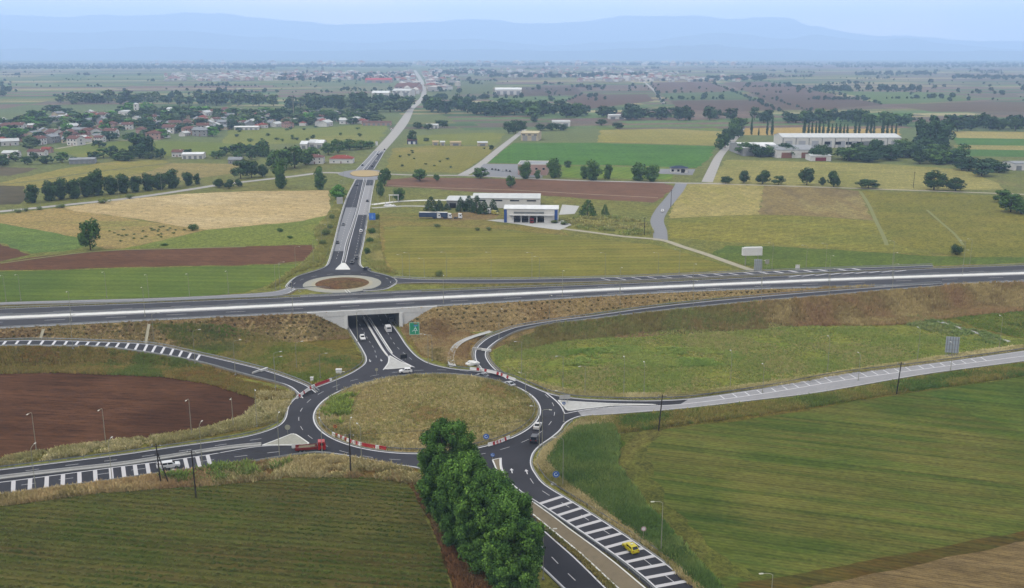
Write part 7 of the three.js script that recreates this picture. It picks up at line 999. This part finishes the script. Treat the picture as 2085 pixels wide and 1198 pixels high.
car('hatch', DARK, 'dark car just beyond the third roundabout on the left lanes', [738, 338], [732, 345]); car('hatch', DARK, 'dark car just beyond the third roundabout on the right lanes', [758, 340], [762, 333]); car('hatch', SILVER, 'silver car farther up the right lanes of the main road', [766, 330], [770, 323]); car('hatch', DARK, 'dark car higher up the main road where it turns pale', [769, 316], [774, 309]); car('hatch', DARK, 'dark car on the pale stretch of the main road', [783, 306], [789, 297]); car('van', WHITE, 'white van far up the main road', [797, 266], [803, 257], 'van', 'van');
car('hatch', WHITE, 'white car on the lane beside the wheat field', [1349, 432], [1346, 442]);
[[1002, 346], [1009, 347], [1015, 348], [1024, 349], [1031, 349], [1038, 350]].forEach(([x, y], i) => car('hatch', i === 3 ? SILVER : DARK, `${i === 3 ? 'silver' : 'dark'} car in the car park of the pink building, ${ORD[i]} from the left`, [x, y], [x + 1, y + 4]));
// lorries parked at the depot
{
  const lorry = (label, x, y, box_, c, turn = 0) => { const p = G(x, y), o = thing('lorry', label, 'lorry', V(p.x, 0.08, p.z), turn); part('cab', extrude([[-1.1, 0.7], [1.1, 0.6], [1.2, 1.6], [0.7, 3.3], [-1.1, 3.5]], 2.4), M.white, o); part('windscreen', box(0.06, 1.0, 2.0, 1.0, 2.5, 0), M.glass, o); for (const s of [-1, 1]) part('side_window', box(0.8, 0.7, 0.06, 0.3, 2.3, s * 1.2), M.glass, o); for (const xx of [0.6, -2.2, -3.4]) for (const s of [-1, 1]) wheel(o, xx, s * 1.0, 0.5, 0.3); part('chassis', box(5, 0.3, 1, -1.6, 0.8, 0), M.dark, o); if (box_) { const b = part('trailer', box(11, 2.9, 2.5, -7, 2.55, 0), c, o); part('trailer_roof', box(11.05, 0.12, 2.55, -7, 4.05, 0), M.white, b); } return o; };
  lorry('white lorry with a dark blue trailer at the depot, the left of two', 894, 446, true, WALL.navy, -0.1); lorry('white lorry with a dark blue trailer at the depot, the right of two', 916, 446, true, WALL.navy, -0.1); lorry('white lorry cab without a trailer beside the blue trailers', 937, 446, false, null, -0.1);
  lorry('white lorry cab in front of the conifers at the depot', 996, 436, false, null, -0.4);
  const fe = thing('fire_engine', 'red lorry in the open bay of the depot', 'lorry', V(G(1083, 454).x, 0.15, G(1083, 454).z), -Math.PI / 2); part('body', box(5, 2.4, 2.3, -0.8, 1.6, 0), paintM('#8c2a2a'), fe); part('cab', box(1.6, 2.0, 2.2, 2.4, 1.5, 0), paintM('#9a3030'), fe); part('windscreen', box(0.05, 0.8, 1.9, 3.22, 1.9, 0), M.glass, fe); for (const x of [-2, 2]) for (const s of [-1, 1]) wheel(fe, x, s, 0.45, 0.3);
  car('van', '#c9c060', 'yellow van parked in front of the conifers at the depot', [1008, 437], [1014, 438], 'van', 'van'); car('hatch', WHITE, 'white car parked beside the depot entrance', [790, 419], [800, 419]); car('suv', WHITE, 'white car parked right of the depot', [1148, 457], [1154, 458]);
  top('boulder_pile', mergeGeometries([0, 1, 2, 3].map((i) => { const g = new THREE.DodecahedronGeometry(0.9 + i * 0.2); g.scale(1.5, 0.6, 1); g.translate(i * 1.8, 0.3, (i % 2)); return g; })), M.white, 'white fountain stones beside the depot entrance', 'stones').position.copy(G(784, 420));
}
// far pylons rising over the village
[['first', 420, 224, 202, 5], ['second', 485, 232, 208, 6], ['third', 598, 240, 196, 8]].forEach(([o, x, yb, yt, w]) => { const b = G(x, yb), h = heightFor(b, yt), t = thing('pylon', `${o} pale mast from the left rising behind the village`, 'mast', b); part('mast', bar(V(0, 0, 0), V(0, h, 0), 0.9, 5, 0.3), M.galv, t); part('cross_arm', bar(V(-w / 2, h * 0.9, 0), V(w / 2, h * 0.9, 0), 0.25, 4), M.galv, t); });
renderer.render(scene, camera);
